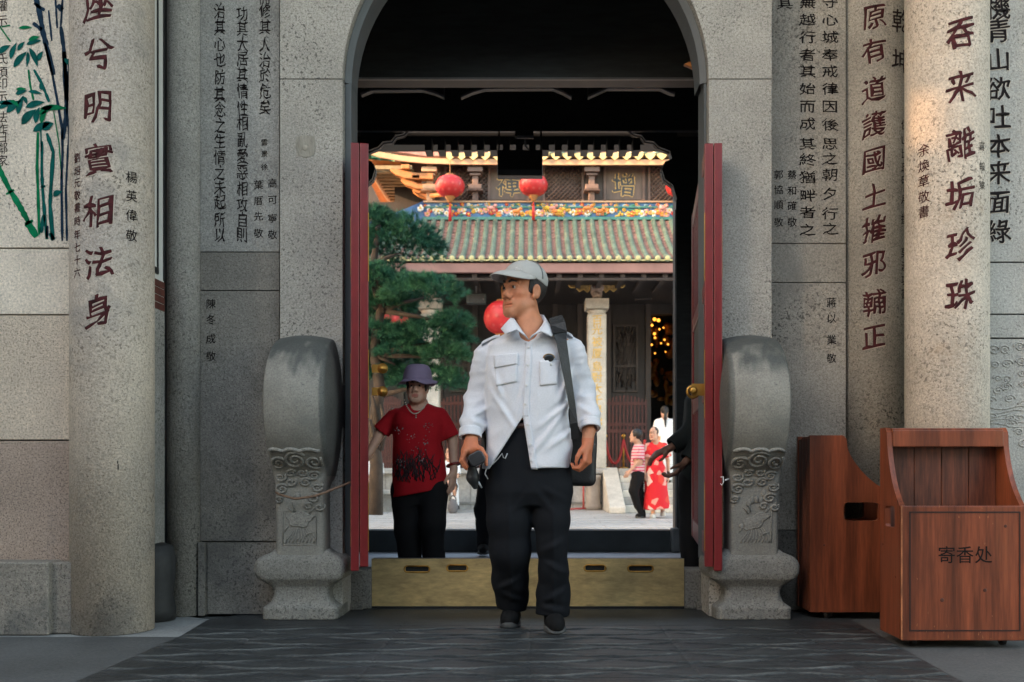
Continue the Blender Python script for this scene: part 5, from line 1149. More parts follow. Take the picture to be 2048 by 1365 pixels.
def hand(S, w_, d, thumb, palm, sc=1.0, curl=(.3, .5, .4), k=.006, spread=1.0, fat=1.0):
    d = np.array(d, float); d /= np.linalg.norm(d); t = np.array(thumb, float); t -= d * (t @ d); t /= np.linalg.norm(t); n = np.array(palm, float); n -= d * (n @ d) + t * (n @ t); n /= np.linalg.norm(n)
    w_ = np.array(w_, float)
    P = lambda a, b, c: w_ + (d * a + t * b + n * c) * sc
    S.cap(P(-.02, 0, 0), P(.02, 0, 0), .024 * sc, .024 * sc, .012)
    for b, ln in ((.028, .088), (.010, .092), (-.010, .088), (-.027, .080)):
        S.cap(P(.012, b * .55, 0), P(ln, b * spread, 0), .0135 * sc, .0115 * sc, .012)
    for j, (b, base, L) in enumerate(((.028, .090, (.042, .026, .021)), (.010, .095, (.046, .029, .022)), (-.010, .090, (.042, .027, .021)), (-.028, .081, (.033, .021, .018)))):
        p = P(base, b * spread, 0); ang = 0; dirs = d + t * (b * 2.0 * (spread - .6)); dirs /= np.linalg.norm(dirs)
        for i, (l, c) in enumerate(zip(L, curl)):
            ang += c * (1 + .09 * j); v = dirs * math.cos(ang) + n * math.sin(ang); q = p + v * l * sc
            r0, r1 = ((.0098, .0088), (.0088, .0080), (.0080, .0066))[i]; S.cap(p, q, r0 * sc * fat, r1 * sc * fat, .003); p = q
    a, b, c, e = P(.018, .018, .004), P(.045, .042, .014), P(.072, .050, .026), P(.094, .046, .034)
    S.cap(a, b, .015 * sc, .0125 * sc, .012); S.cap(b, c, .0115 * sc, .010 * sc, .004); S.cap(c, e, .010 * sc, .0078 * sc, .004)
def face_cols(m, stub=.0, lips=(.9, .68, .66), hands_red=None):
    f = loc_of(m)
    def fn(v):
        q = f(v); c = np.ones((len(v), 3)); u, y, z = q[:, 0], q[:, 1], q[:, 2]; hd = (z > -.16) & (np.abs(u) < .12) & (np.abs(y) < .15)
        lip = hd & (np.abs(u) < .024) & (z < -.066) & (z > -.092) & (y > .07); c[lip] *= np.array(lips)
        st = np.exp(-(np.maximum(0, np.abs(z + .088) - .024) / .012) ** 2) * np.clip((y - .02) / .05, 0, 1) * (hd & ~lip); c *= 1 - stub * st[:, None] * np.array([1, .8, .7])
        ck = np.exp(-((np.abs(u) - .045) ** 2 + (z + .035) ** 2) / .0009) * (y > .02) * hd; c *= 1 + ck[:, None] * np.array([.12, -.02, -.04])
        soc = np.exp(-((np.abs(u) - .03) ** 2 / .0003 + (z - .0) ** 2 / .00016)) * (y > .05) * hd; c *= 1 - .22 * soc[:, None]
        if hands_red is not None: hz = v[:, 2] < hands_red; c[hz] *= np.array([1.0, .78, .72])
        return c
    return fn
def eyes(t, body, m, off):
    for q in (-1, 1):
        c = Vector(off) + Vector(m(q * .030, .0805, .0)); s = m.sc
        e = MB().sphere(c, .0125 * s, 12, 10).build('eye', M_EYE, body)
        f = Vector(m.R[1]); c2 = Vector(off) + Vector(m(q * .030 - .001, .0905, .0005)); MB().sphere(c2, (.0068 * s, .0055 * s, .0068 * s), 10, 8).build('iris', M_IRIS, e)
def brows(t, body, m, off, r=.0045, mt=None):
    for q in (-1, 1):
        pts = [Vector(off) + Vector(m(*p)) for p in ((q * .011, .1045, .023), (q * .026, .1005, .029), (q * .046, .084, .024))]; MB().tube(pts, [r * m.sc, r * 1.1 * m.sc, r * .5 * m.sc], 6).build('eyebrow', mt or M_HAIR, body)
def shoe(t, S_pts, name='shoe'):
    pass
def make_shoe(t, off, ank, toe, m=None, sole=None, w_=.045, h=.010):
    """ank: ankle point above the heel, toe: toe tip on the ground (local)"""
    a, b = np.array(ank, float), np.array(toe, float); g = b[2]; lo = np.minimum(a, b) - .08; hi = np.maximum(a, b) + .09; S = SDF((lo[0], lo[1], g - .005), (hi[0], hi[1], a[2] + .05), h * .6)
    heel = np.array([a[0], a[1] + (.03 if a[1] > b[1] else -.03), g + .035]); mid = np.array([(a[0] + b[0]) / 2, (a[1] + b[1]) / 2, g + .042]); tip = b + np.array([0, .035 if a[1] > b[1] else -.035, .034])
    S.cap(heel, mid, .040, .042, .02).cap(mid, tip, .042, .036, .02).cap(heel + [0, 0, .02], a, .038, .042, .03)
    S.cut(lambda x, y, z: (g + .012) - z + 0 * x); o = S.build('shoe', m or M_SHOE, t, off)
    S2 = SDF((lo[0], lo[1], g - .005), (hi[0], hi[1], g + .06), h * .5); e = np.array([0, 0, .03]); z0 = g + .018
    S2.cap((heel[0], heel[1], z0), (mid[0], mid[1], z0), .046, .047, .02).cap((mid[0], mid[1], z0), (tip[0], tip[1], z0), .047, .041, .02)
    S2.cut(lambda x, y, z: np.maximum(g - z, z - (g + .022 + .012 * np.sin(y * 60))) + 0 * x); S2.build('sole', sole or M_SOLE, o, off)
    return o
def patch(S, off, quad, lift=.004, th=.004, n=10, m=12):
    """cloth patch lying on the front of a solid; quad: four (x, z) corners"""
    mb = MB(); F_, B_ = [], []
    for j in range(m + 1):
        for i in range(n + 1):
            a, b = i / n, j / m; p = [(quad[0][k] * (1 - a) + quad[1][k] * a) * (1 - b) + (quad[3][k] * (1 - a) + quad[2][k] * a) * b for k in (0, 1)]
            y = S.front(p[0], p[1]); y = y if y is not None else -.08
            F_.append((off[0] + p[0], off[1] + y - lift, off[2] + p[1])); B_.append((off[0] + p[0], off[1] + y - lift + th + .004, off[2] + p[1]))
    W_ = n + 1; L_ = len(F_); f = []
    for j in range(m):
        for i in range(n): q = (j * W_ + i, j * W_ + i + 1, (j + 1) * W_ + i + 1, (j + 1) * W_ + i); f += [q, tuple(L_ + k for k in q[::-1])]
    bd = [i for i in range(n)] + [j * W_ + n for j in range(m)] + [m * W_ + n - i for i in range(n)] + [(m - j) * W_ for j in range(m)]
    for i in range(len(bd)): a, b = bd[i], bd[(i + 1) % len(bd)]; f.append((a, b, L_ + b, L_ + a))
    return mb.add(F_ + B_, f, True)

# ---- the man in the white shirt
Y0 = 4.65; s_ = Y0 / F_PX; OFF = (0, Y0, 0)
def J(px, py, dy=0.0): return np.array([(px - CX) * s_, dy, Z(py, Y0)])
man = empty('person', OFF, 'man in a grey cap and loose white shirt walking out past the brass threshold', 'person')
hm = frame(J(1047, 580, .02), rad(46), rad(-2), rad(2), 1.02)
B = SDF((-.36, -.30, .0), (.36, .30, 1.74), .0038)
head(B, hm, J(1060, 668, .03))
B.cap(J(1060, 662, .03), J(1060, 700, .02), .068, .09, .03); B.chain([J(1058, 650, -.005), J(1058, 680, -.014), J(1058, 710, -.01)], [.060, .064, .06], .03)
B.tors([J(0, y)[2] for y in (690, 740, 800, 860, 930, 980)], [(a + b) / 2 * s_ - CX * s_ for a, b in ((1000, 1118), (985, 1128), (985, 1128), (988, 1128), (995, 1125), (1010, 1110))], .01, [(b - a) / 2 * s_ for a, b in ((1000, 1118), (985, 1128), (985, 1128), (988, 1128), (995, 1125), (1010, 1110))], [.06, .085, .09, .085, .08, .06], .03)
B.chain([J(985, 700, .02), J(950, 800, .05), J(945, 868, -.05)], [.045, .038, .029], .02)
B.chain([J(1130, 690, .02), J(1170, 795, .05), J(1177, 862, -.03)], [.045, .038, .029], .02)
for a, k_, an in (((1025, 960), (1020, 1100), (1024, 1230, .14)), ((1095, 960), (1104, 1090), (1108, 1240, -.02))): B.chain([J(*a, .0), J(*k_, -.02), J(*an)], [.06, .038, .03], .02)
# right hand (image left) gripping a dark case from above
B.chain([J(945, 868, -.05), J(944, 884, -.07)], [.030, .027], .012)
B.chain([J(943, 882, -.07), J(938, 902, -.09)], [.027, .03], .012); B.chain([J(946, 884, -.07), J(950, 898, -.095)], [.024, .024], .015)
for dy, a, b, c, l in ((-.128, (934, 903), (929, 921), (938, 934), .0102), (-.106, (931, 904), (926, 923), (936, 938), .0102), (-.084, (930, 905), (925, 922), (934, 937), .0098), (-.062, (931, 904), (927, 918), (934, 930), .0090)):
    B.cap(J(941, 893, -.085), J(*a, dy), .014, .0125, .012); B.cap(J(*a, dy), J(*b, dy - .004), l + .001, l, .003); B.cap(J(*b, dy - .004), J(*c, dy - .008), l, l - .002, .003)
B.cap(J(950, 893, -.09), J(965, 900, -.118), .015, .0125, .01); B.cap(J(965, 900, -.118), J(974, 914, -.13), .0115, .0105, .004); B.cap(J(974, 914, -.13), J(975, 930, -.135), .0105, .008, .004)
# left hand (image right), hanging, loosely curled
B.chain([J(1177, 862, -.03), J(1174, 885, -.05)], [.029, .025], .012)
hand(B, J(1174, 888, -.05), (-.04, -.22, -1), (-.45, -.85, .1), (-.85, .5, -.1), 1.0, (.75, 1.05, .7))
body = B.build('body', M_SKIN, man, OFF, face_cols(hm, .12, (.98, .80, .78), .90))
eyes(man, body, hm, OFF); brows(man, body, hm, OFF, .0052, M_HAIRG)
H = SDF((-.2, -.2, 1.45), (.2, .2, 1.75), .004)
H.ell(hm(0, -.020, .030), np.array((.083, .104, .098)) * hm.sc, 0, 'u', hm.R)
fl_ = loc_of(hm)
def hcut(x, y, z):
    u = [(x - hm.c[0]) * hm.R[i][0] + (y - hm.c[1]) * hm.R[i][1] + (z - hm.c[2]) * hm.R[i][2] for i in range(3)]
    f = np.maximum(u[1] - .030, -.020 - u[2]); g = np.maximum(u[1] + .030, -.055 - u[2]); return np.maximum(np.minimum(f, g), u[2] - .09)
H.cut(hcut); H.build('hair', M_HAIRG, man, OFF)
# cap: crown, mesh back, brim, small embroidered mark
Cp = SDF((-.2, -.22, 1.5), (.2, .22, 1.8), .004)
Cp.ell(hm(0, -.010, .050), np.array((.090, .116, .088)) * hm.sc, 0, 'u', hm.R)
def ccut(x, y, z):
    u = [(x - hm.c[0]) * hm.R[i][0] + (y - hm.c[1]) * hm.R[i][1] + (z - hm.c[2]) * hm.R[i][2] for i in range(3)]
    return (.044 + .27 * u[1]) - u[2]
Cp.cut(ccut); cap_o = Cp.build('cap', M_CAP, man, OFF, smooth_it=1)
mb = MB(); rows = []
for j in range(9):
    e = j / 8; row = []
    for i in range(25):
        a = rad(-78 + 156 * i / 24); pr = math.cos(a * 1.12) ** .75 if abs(a) < rad(78) else 0
        u = .089 * math.sin(a) * (1 + .04 * e); v = -.010 + .114 * math.cos(a) + .088 * pr * e; ww = .044 + .27 * (-.010 + .114 * math.cos(a)) + .002 - .022 * e * e * pr - .020 * e * math.sin(a) ** 2 * pr - .008 * e
        row.append(Vector(OFF) + Vector(hm(u, v, ww)))
    rows.append(row)
mb.add([p for r_ in rows for p in r_], [(j * 25 + i, j * 25 + i + 1, (j + 1) * 25 + i + 1, (j + 1) * 25 + i) for j in range(8) for i in range(24)], True)
mb.build('brim', M_CAP, cap_o, solid=.004)
mb = MB(); sg_ = [Vector(OFF) + Vector(hm(.092 * math.cos(q) * 1.0, -.012 - .02 , .05 + .09 * math.sin(q))) for q in np.linspace(.0, math.pi, 21)]
mb.tube(sg_, .0022, 5); mb.build('seam', M_CAPM, cap_o)
mb = MB(); mb.sphere(Vector(OFF) + Vector(hm(0, -.01, .139)), (.009, .009, .005), 10, 6); mb.build('button', M_CAP, cap_o)
def cap_surf(u, z, l): # lettering on the crown, left of the front seam
    a = .62 + u / .10; w_ = .084 + z; q = math.sqrt(max(0, 1 - ((w_ - .05) / .088) ** 2)); return Vector(OFF) + Vector(hm((.090 * q + l) * math.sin(a), -.010 + (.116 * q + l) * math.cos(a), w_))
write('embroidery', [('Z', -.012, .0, .015), ('u', -.002, -.001, .013), ('c', .007, -.002, .013), ('s', .015, -.003, .012)], cap_surf, mat('white_thread', (.75, .75, .75), .7), cap_o, bold=.04, slant=.2, lift=.0025)
# shirt
S = SDF((-.40, -.26, .70), (.40, .28, 1.48), .005)
sl_ = [(655, 1036, 1088, .060), (668, 1003, 1119, .078), (685, 978, 1142, .098), (715, 970, 1146, .115), (760, 974, 1142, .122), (810, 973, 1138, .124), (860, 971, 1139, .128), (910, 969, 1143, .132), (942, 967, 1147, .136), (955, 967, 1148, .137)]
S.tors([J(0, q[0])[2] for q in sl_], [((q[1] + q[2]) / 2 - CX) * s_ for q in sl_], .008, [(q[2] - q[1]) / 2 * s_ for q in sl_], [q[3] * .93 for q in sl_], k=0, e=2.7)
S.chain([J(990, 694, .018), J(973, 714, .02), J(951, 800, .045), J(944, 850, -.02), J(943, 866, -.05)], [.046, .060, .058, .058, .053], .022, sq=(1, .8, 1))
S.chain([J(1130, 684, .018), J(1144, 706, .02), J(1166, 780, .045), J(1174, 830, -.005), J(1179, 850, -.03)], [.046, .060, .056, .054, .050], .022, sq=(1, .8, 1))
n1, n2, n3 = wob(3, 13, 7, (1, 1, .7)), wob(4, 30, 7, (1, .6, .8)), wob(8, 24, 6, (.5, .4, 1.7))
zc = J(0, 800)[2]
def folds(x, y, z):
    arm = np.clip((np.abs(x) - .20) / .04, 0, 1); d = .006 * n1(x, y, z) + .014 * (np.abs(n1(x * 1.3 + .3, y, z * .8)) - .2) + .008 * (np.abs(n2(x, y, z)) - .2) * (1 + arm) + .012 * arm * (np.abs(n3(x, y, z)) - .25)
    d = d + .005 * np.clip((1.05 - z) / .25, 0, 1) * np.sin(24 * x - 9 * z + 4 * np.sin(5 * z)) * (1 - arm)      # hanging folds to the hem
    for x0, z0, ang, ln, am in ((.13, 1.02, .7, .2, .010), (.09, .93, .95, .24, .009), (.15, .90, .6, .16, .008), (-.12, 1.02, -1.0, .2, .008), (-.15, 1.14, -1.25, .14, .008), (.17, 1.16, 1.2, .15, .008), (-.235, 1.02, .5, .07, .012), (-.24, .97, -.4, .06, .012), (.255, 1.03, -.5, .07, .012), (.26, .985, .4, .06, .011), (-.03, 1.12, 1.3, .25, .006), (.03, .86, 1.1, .16, .007)):
        ca, sa = math.cos(ang), math.sin(ang); a = (x - x0) * ca + (z - z0) * sa; b = -(x - x0) * sa + (z - z0) * ca; d = d - am * np.exp(-(a / (ln * .5)) ** 2 - (b / .012) ** 2) + am * .6 * np.exp(-(a / (ln * .5)) ** 2 - ((b - .022) / .014) ** 2)
    return d
S.disp(folds)
# neck opening, hem and the parted front
ap, vl, vr = J(1046, 836), J(976, 944), J(1063, 944)
def shirt_cut(x, y, z):
    hem = (J(0, 938)[2] + .004 * np.sin(14 * x)) - z
    lx = ap[0] + (vl[0] - ap[0]) * (z - ap[2]) / (vl[2] - ap[2]); rx = ap[0] + (vr[0] - ap[0]) * (z - ap[2]) / (vr[2] - ap[2])
    wedge = np.maximum(np.maximum(lx - x, x - rx), np.maximum(z - ap[2], y + .02)); return np.maximum(hem + 0 * x + 0 * y, -wedge)
S.cut(shirt_cut)
S.cap(J(1060, 640, .02), J(1060, 676, .005), .062, .055, .012, 's'); zv_, zw_ = J(0, 688)[2], J(0, 636)[2]; S.op(lambda x, y, z: np.maximum(np.abs(x - J(1058, 0)[0]) - .052 * np.clip((z - zv_) / (zw_ - zv_), -.2, 1.2), y - .0), J(980, 700, -.25), J(1130, 620, .02), .004, 's')
S.cap(J(942, 869, -.055), J(943, 884, -.077), .040, .036, .004, 's'); S.cap(J(1178, 852, -.03), J(1178, 870, -.05), .037, .036, .004, 's')
shirt = S.build('shirt', M_SHIRT, man, OFF)
def PJ(*q): return [((a - CX) * s_, Z(b, Y0)) for a, b in q]
patch(S, OFF, PJ((1051, 690), (1064, 690), (1058, 836), (1046, 836)), .004, m=40, n=4).build('placket', M_SHIRT, shirt)
patch(S, OFF, PJ((1047, 834), (1059, 834), (1075, 941), (1063, 941)), .004, m=30, n=4).build('placket', M_SHIRT, shirt)
mb = MB()
for px, py in ((1057, 700), (1055, 735), (1053, 775), (1051, 812), (1055, 852), (1061, 890), (1012, 736), (1101, 734)):
    x, z = PJ((px, py))[0]; y = S.front(x, z); y = -.12 if y is None else y; mb.lathe((x, Y0 + y - .0055, z), [(.0055, 0), (.0055, -.003), (.003, -.003)], 10, 'y')
mb.build('buttons', mat('pearl_button', (.62, .62, .62), .3), shirt)
for q in (((989, 722), (1036, 719), (1034, 768), (993, 776)), ((1078, 727), (1120, 724), (1113, 772), (1079, 776))): patch(S, OFF, PJ(*q), .0055, .004).build('pocket', M_SHIRT, shirt)
patch(S, OFF, PJ((988, 715), (1037, 711), (1036, 733), (990, 740)), .0105, .004).build('pocket_flap', M_SHIRT, shirt)
patch(S, OFF, PJ((1121, 720), (1126, 718), (1121, 740), (1118, 742)), .006, .003).build('pocket_flap', M_SHIRT, shirt)
for px0, px1, py0, py1 in ((963, 1000, 688, 660), (1145, 1120, 682, 664)):         # shoulder tabs
    pts = []
    for i in range(9):
        a = i / 8; x, z = ((px0 + (px1 - px0) * a) - CX) * s_, 0
        col_ = np.where(S.F[int(round((x - S.lo[0]) / S.h)), int(round((.0 - S.lo[1]) / S.h)), :] < 0)[0]; z = float(S.ax[2][col_[-1]]) if len(col_) else 1.37
        pts.append(Vector((x, Y0 - .005, z + .005)))
    mb = MB(); up_ = Vector((0, 1, 0)); v = [p + up_ * w_ + Vector((0, 0, dz)) for dz in (.004, -.008) for w_ in (-.024, .024) for p in pts]; L_ = len(pts)
    f = [(i, i + 1, L_ + i + 1, L_ + i) for i in range(L_ - 1)] + [(i + 1, i, 2 * L_ + i, 2 * L_ + i + 1) for i in range(L_ - 1)] + [(L_ + i, L_ + i + 1, 3 * L_ + i + 1, 3 * L_ + i) for i in range(L_ - 1)] + [(0, L_, 3 * L_, 2 * L_), (L_ - 1, 3 * L_ - 1, 4 * L_ - 1, 2 * L_ - 1)]
    mb.add(v, f); mb.build('shoulder_tab', M_SHIRT, shirt, bevel=.002)
# collar: inner edge and outer edge, front left round the nape to front right
inn = [(1057, 686, -.120), (1044, 668, -.105), (1033, 650, -.075), (1027, 638, -.03), (1030, 630, .04), (1050, 624, .09), (1070, 622, .09), (1084, 628, .05), (1089, 640, .0), (1084, 655, -.06), (1072, 672, -.10), (1059, 686, -.120)]
out = [(1049, 679, -.135), (1034, 668, -.140), (1012, 677, -.140), (1003, 664, -.09), (1008, 650, .04), (1035, 645, .12), (1075, 643, .12), (1100, 648, .06), (1107, 664, -.02), (1102, 681, -.125), (1081, 671, -.138), (1065, 680, -.135)]
mb = MB(); n = len(inn); v = []
for i in range(n):
    a, b = Vector(J(*inn[i])), Vector(J(*out[i]))
    if 1 < i < n - 2: mid = a.lerp(b, .22) + Vector((0, 0, .010)); 
    else: mid = a.lerp(b, .25)
    mid2 = a.lerp(b, .65) + Vector((0, -.004, .005))
    v += [a + Vector(OFF), mid + Vector(OFF), mid2 + Vector(OFF), b + Vector(OFF)]
mb.add(v, [(4 * i + k, 4 * i + k + 1, 4 * i + 5 + k, 4 * i + 4 + k) for i in range(n - 1) for k in range(3)], True)
cb = mb.build('collar', M_SHIRT, shirt, solid=.005)
v = []; mb = MB()
for i in range(3, n - 3): a = Vector(J(*inn[i])); c_ = Vector(J(1059, 655, .0)); b = a + Vector((0, 0, -.035 if 2 <= i <= n - 3 else -.006)); v += [a + Vector(OFF), b + Vector(OFF)]
mb.add(v, [(2 * i, 2 * i + 1, 2 * i + 3, 2 * i + 2) for i in range(n - 7)], True); mb.build('collar_stand', M_SHIRT, shirt, solid=.004)
for c_, r_, ax_ in ((J(942, 868, -.052), .053, (0, -.35, -1)), (J(1179, 851, -.033), .050, (.05, -.5, -1))):    # cuffs
    R_ = SDF(c_ - .09, c_ + .09, .004); d_ = np.array(ax_) / np.linalg.norm(ax_); R_.cap(c_ - d_ * .018, c_ + d_ * .014, r_ - .001, r_ + .000, 0); R_.cap(c_ - d_ * .06, c_ + d_ * .07, r_ - .012, r_ - .010, .003, 's')
    R_.cut(lambda x, y, z: np.abs((x - c_[0]) * d_[0] + (y - c_[1]) * d_[1] + (z - c_[2]) * d_[2]) - .022); R_.build('cuff', M_SHIRT, shirt, OFF)
# trousers
T = SDF((-.26, -.26, .02), (.26, .30, 1.02), .006)
T.tors([J(0, y)[2] for y in (842, 870, 910, 950, 985, 1010)], [(a + b) / 2 * s_ - CX * s_ for a, b in ((990, 1126), (986, 1128), (982, 1138), (976, 1144), (974, 1144), (984, 1136))], .012, [(b - a) / 2 * s_ for a, b in ((990, 1126), (986, 1128), (982, 1138), (976, 1144), (974, 1144), (984, 1136))], [.098, .100, .106, .116, .118, .10], 0)
T.chain([J(1020, 985, .01), J(1018, 1040, .0), J(1020, 1100, .01), J(1020, 1165, .09), J(1023, 1200, .135), J(1024, 1228, .15)], [.108, .101, .093, .083, .075, .069], .03, sq=(1, .95, 1))
T.chain([J(1102, 985, .0), J(1104, 1040, -.02), J(1104, 1090, -.03), J(1107, 1140, -.02), J(1107, 1185, .01), J(1105, 1226, .015)], [.092, .080, .067, .066, .074, .080], .03, sq=(1, .95, 1))
m1, m2 = wob(12, 18, 7, (1, .7, .5)), wob(13, 26, 6, (.6, .5, 1.6))
def tf(x, y, z):
    low = np.clip((.38 - z) / .25, 0, 1); d = .002 * m1(x, y, z * .5) + (.0005 + .003 * low) * m2(x, y, z)
    for x0, z0, ang, ln, am in ((.07, .60, -.9, .14, .005), (.11, .64, -.5, .12, .004), (-.05, .60, .9, .14, .004), (.1, .40, .5, .1, .009), (.12, .30, -.5, .1, .010), (-.1, .22, .5, .1, .011), (.11, .17, .5, .11, .011), (-.08, .15, -.4, .1, .010), (.1, .11, -.2, .12, .010)):
        ca, sa = math.cos(ang), math.sin(ang); a = (x - x0) * ca + (z - z0) * sa; b = -(x - x0) * sa + (z - z0) * ca; d = d - am * np.exp(-(a / (ln * .5)) ** 2 - (b / .013) ** 2) + am * .6 * np.exp(-(a / (ln * .5)) ** 2 - ((b - .024) / .014) ** 2)
    for cx0, cx1 in ((J(1018, 0)[0], J(1024, 0)[0]), (J(1106, 0)[0], J(1106, 0)[0])):
        cl_ = cx0 + (cx1 - cx0) * np.clip((.6 - z) / .5, 0, 1); d = d - .007 * np.exp(-((x - cl_) / .010) ** 2) * (y < .05) * np.clip((.66 - z) / .1, 0, 1)
    return d + .005 * (np.abs(m1(x * 1.2, y, z * .25)) - .25)
T.disp(tf); T.cut(lambda x, y, z: np.where(x < .02, J(0, 1228)[2], J(0, 1226)[2] - .012) - z + 0 * y + .006 * np.sin(30 * x))
tro = T.build('trousers', M_TROU, man, OFF)
mb = MB(); zb_ = J(0, 853)[2]; pts = []
for q in np.linspace(rad(200), rad(340), 19): pts.append(Vector(OFF) + Vector(((1058 - CX) * s_ + .148 * math.cos(q), .012 + .096 * math.sin(q), zb_)))
mb.tube(pts, .014, 6, flat=1.0); mb.build('belt', mat('brown_leather', (.055, .025, .018), .5), tro)
mb = MB(); pts = [Vector(J(*q)) + Vector(OFF) for q in ((1016, 908, -.128), (1012, 918, -.134), (1008, 916, -.134), (1006, 908, -.13), (998, 918, -.125), (988, 928, -.12), (975, 938, -.12), (972, 948, -.115), (978, 958, -.112))]; mb.tube(pts, .0028, 6); mb.build('drawstring', mat('grey_cord', (.34, .35, .36), .8), tro)
make_shoe(man, OFF, J(1022, 1225, .15), (J(1016, 0)[0], .04, .004)); make_shoe(man, OFF, J(1107, 1230, .0), (J(1112, 0)[0], -.125, .004))
# things he carries
case = SDF((-.06, -.09, -.07), (.07, .06, .07), .004); cc = J(957, 918, -.10)
def hexa(x, y, z):
    a = rad(28); u, w_ = x * math.cos(a) + z * math.sin(a), -x * math.sin(a) + z * math.cos(a); return np.maximum(np.maximum(np.abs(u) - .036, np.abs(w_) - .030), np.maximum(np.abs(y + .01) - .06, (np.abs(u) + np.abs(w_)) - .054))
case.op(hexa, (-.05, -.08, -.06), (.05, .05, .06), 0, m=.05)
ct = empty('glasses_case', tuple(np.array(OFF) + cc), 'dark faceted case gripped in the capped man\'s right hand', 'case'); case.build('case', mat('dark_case', (.035, .036, .04), .28, var=.3, vs_=12), ct, tuple(np.array(OFF) + cc))
pch = SDF((-.05, -.05, -.12), (.06, .05, .06), .005); pch.chain([(-.01, .02, .05), (-.004, .02, -.03), (.006, .02, -.07)], [.018, .026, .014], .02); pc = J(949, 943, -.08)
ct2 = empty('dangling_pouch', tuple(np.array(OFF) + pc), 'small dark pouch dangling below the case in the capped man\'s hand', 'pouch'); pch.build('pouch', M_BAG, ct2, tuple(np.array(OFF) + pc))
MB().tube([Vector(OFF) + Vector(J(*q)) for q in ((953, 955, -.06), (960, 968, -.06), (965, 976, -.06))], [.006, .006, .004], 6).build('tip', mat('silver_tip', (.5, .52, .54), .3, metal=.6), ct2)
bag = empty('shoulder_bag', tuple(np.array(OFF) + J(1160, 910, .1)), 'black nylon shoulder bag hanging at the capped man\'s left hip', 'bag')
G = SDF((.12, -.02, .66), (.36, .26, 1.0), .006)
G.op(lambda x, y, z: np.sqrt(np.maximum(np.abs(x - J(1163, 0)[0] - .02 * (z - .8)) - .045, 0) ** 2 + np.maximum(np.abs(y - .12) - .05, 0) ** 2 + np.maximum(np.abs(z - J(0, 912)[2]) - .115, 0) ** 2) - .028, (.12, .0, .66), (.34, .24, 1.0), 0, m=.05)
G.disp(lambda x, y, z: .004 * wob(20, 22)(x, y, z)); G.build('body', M_BAG, bag, OFF)
MB().tube([Vector(OFF) + Vector(J(*q)) for q in ((1189, 878, .06), (1190, 888, .05), (1189, 897, .05))], .006, 6).build('zip_pull', M_TRIM, bag)
mb = MB(); S_pts = [((1098, 642), (1123, 635)), ((1101, 655), (1130, 648)), ((1106, 674), (1133, 668)), ((1112, 692), (1132, 686)), ((1118, 720), (1136, 716)), ((1124, 750), (1140, 747)), ((1131, 785), (1145, 783)), ((1137, 820), (1150, 818)), ((1139, 850), (1153, 848)), ((1141, 880), (1156, 878))]
v = []
for i, (a, b) in enumerate(S_pts):
    for q in (a, b):
        x, z = PJ(q)[0]; ys = [S.front(x + ox, z + oz) for ox in (-.025, -.012, 0, .012, .025) for oz in (-.03, 0, .03)]; ys = [q_ for q_ in ys if q_ is not None]; y = (min(ys) if i > 1 else S.front(x, z)) if ys else -.02; y = -.02 if y is None else y
        if i >= 8: y = -.09 + .03 * (i - 8)
        v.append(Vector(OFF) + Vector((x, y - .019, z)))
top_ = [Vector(OFF) + Vector(J(1098, 641, .02)) + Vector((0, 0, .002)), Vector(OFF) + Vector(J(1121, 637, .02)) + Vector((0, 0, -.004))]; back_ = [Vector(OFF) + Vector(J(1100, 690, .13)), Vector(OFF) + Vector(J(1124, 690, .13))]; back2 = [Vector(OFF) + Vector(J(1135, 850, .165)), Vector(OFF) + Vector(J(1160, 850, .165))]
v = back2 + back_ + top_ + v; m_ = len(v) // 2
mb.add(v, [(2 * i, 2 * i + 1, 2 * i + 3, 2 * i + 2) for i in range(m_ - 1)], False); mb.build('strap', M_BAG, bag, solid=.003)
mb = MB(); mb.add([q + Vector((0, -.006, .002)) for q in v[4:12]], [(2 * i, 2 * i + 1, 2 * i + 3, 2 * i + 2) for i in range(3)], False); mb.build('strap_pad', M_BAG, bag, solid=.007, bevel=.002)
x, z = PJ((1097, 721))[0]; y = S.front(x, z); g = MB().sphere((x, Y0 + y - .0035, z), (.024, .004, .018), 14, 8).build('sunglasses', mat('dark_lens', (.02, .022, .024), .15), org=(x, Y0 + y, z)); tag(g, 'dark sunglasses lens peeping out of the white shirt\'s chest pocket', 'sunglasses')
r = MB().tube([(x + .026 * math.cos(q), Y0 + y - .005, z + .019 * math.sin(q)) for q in np.linspace(0, math.pi, 13)], .0018, 5).build('rim', M_GOLD, g)
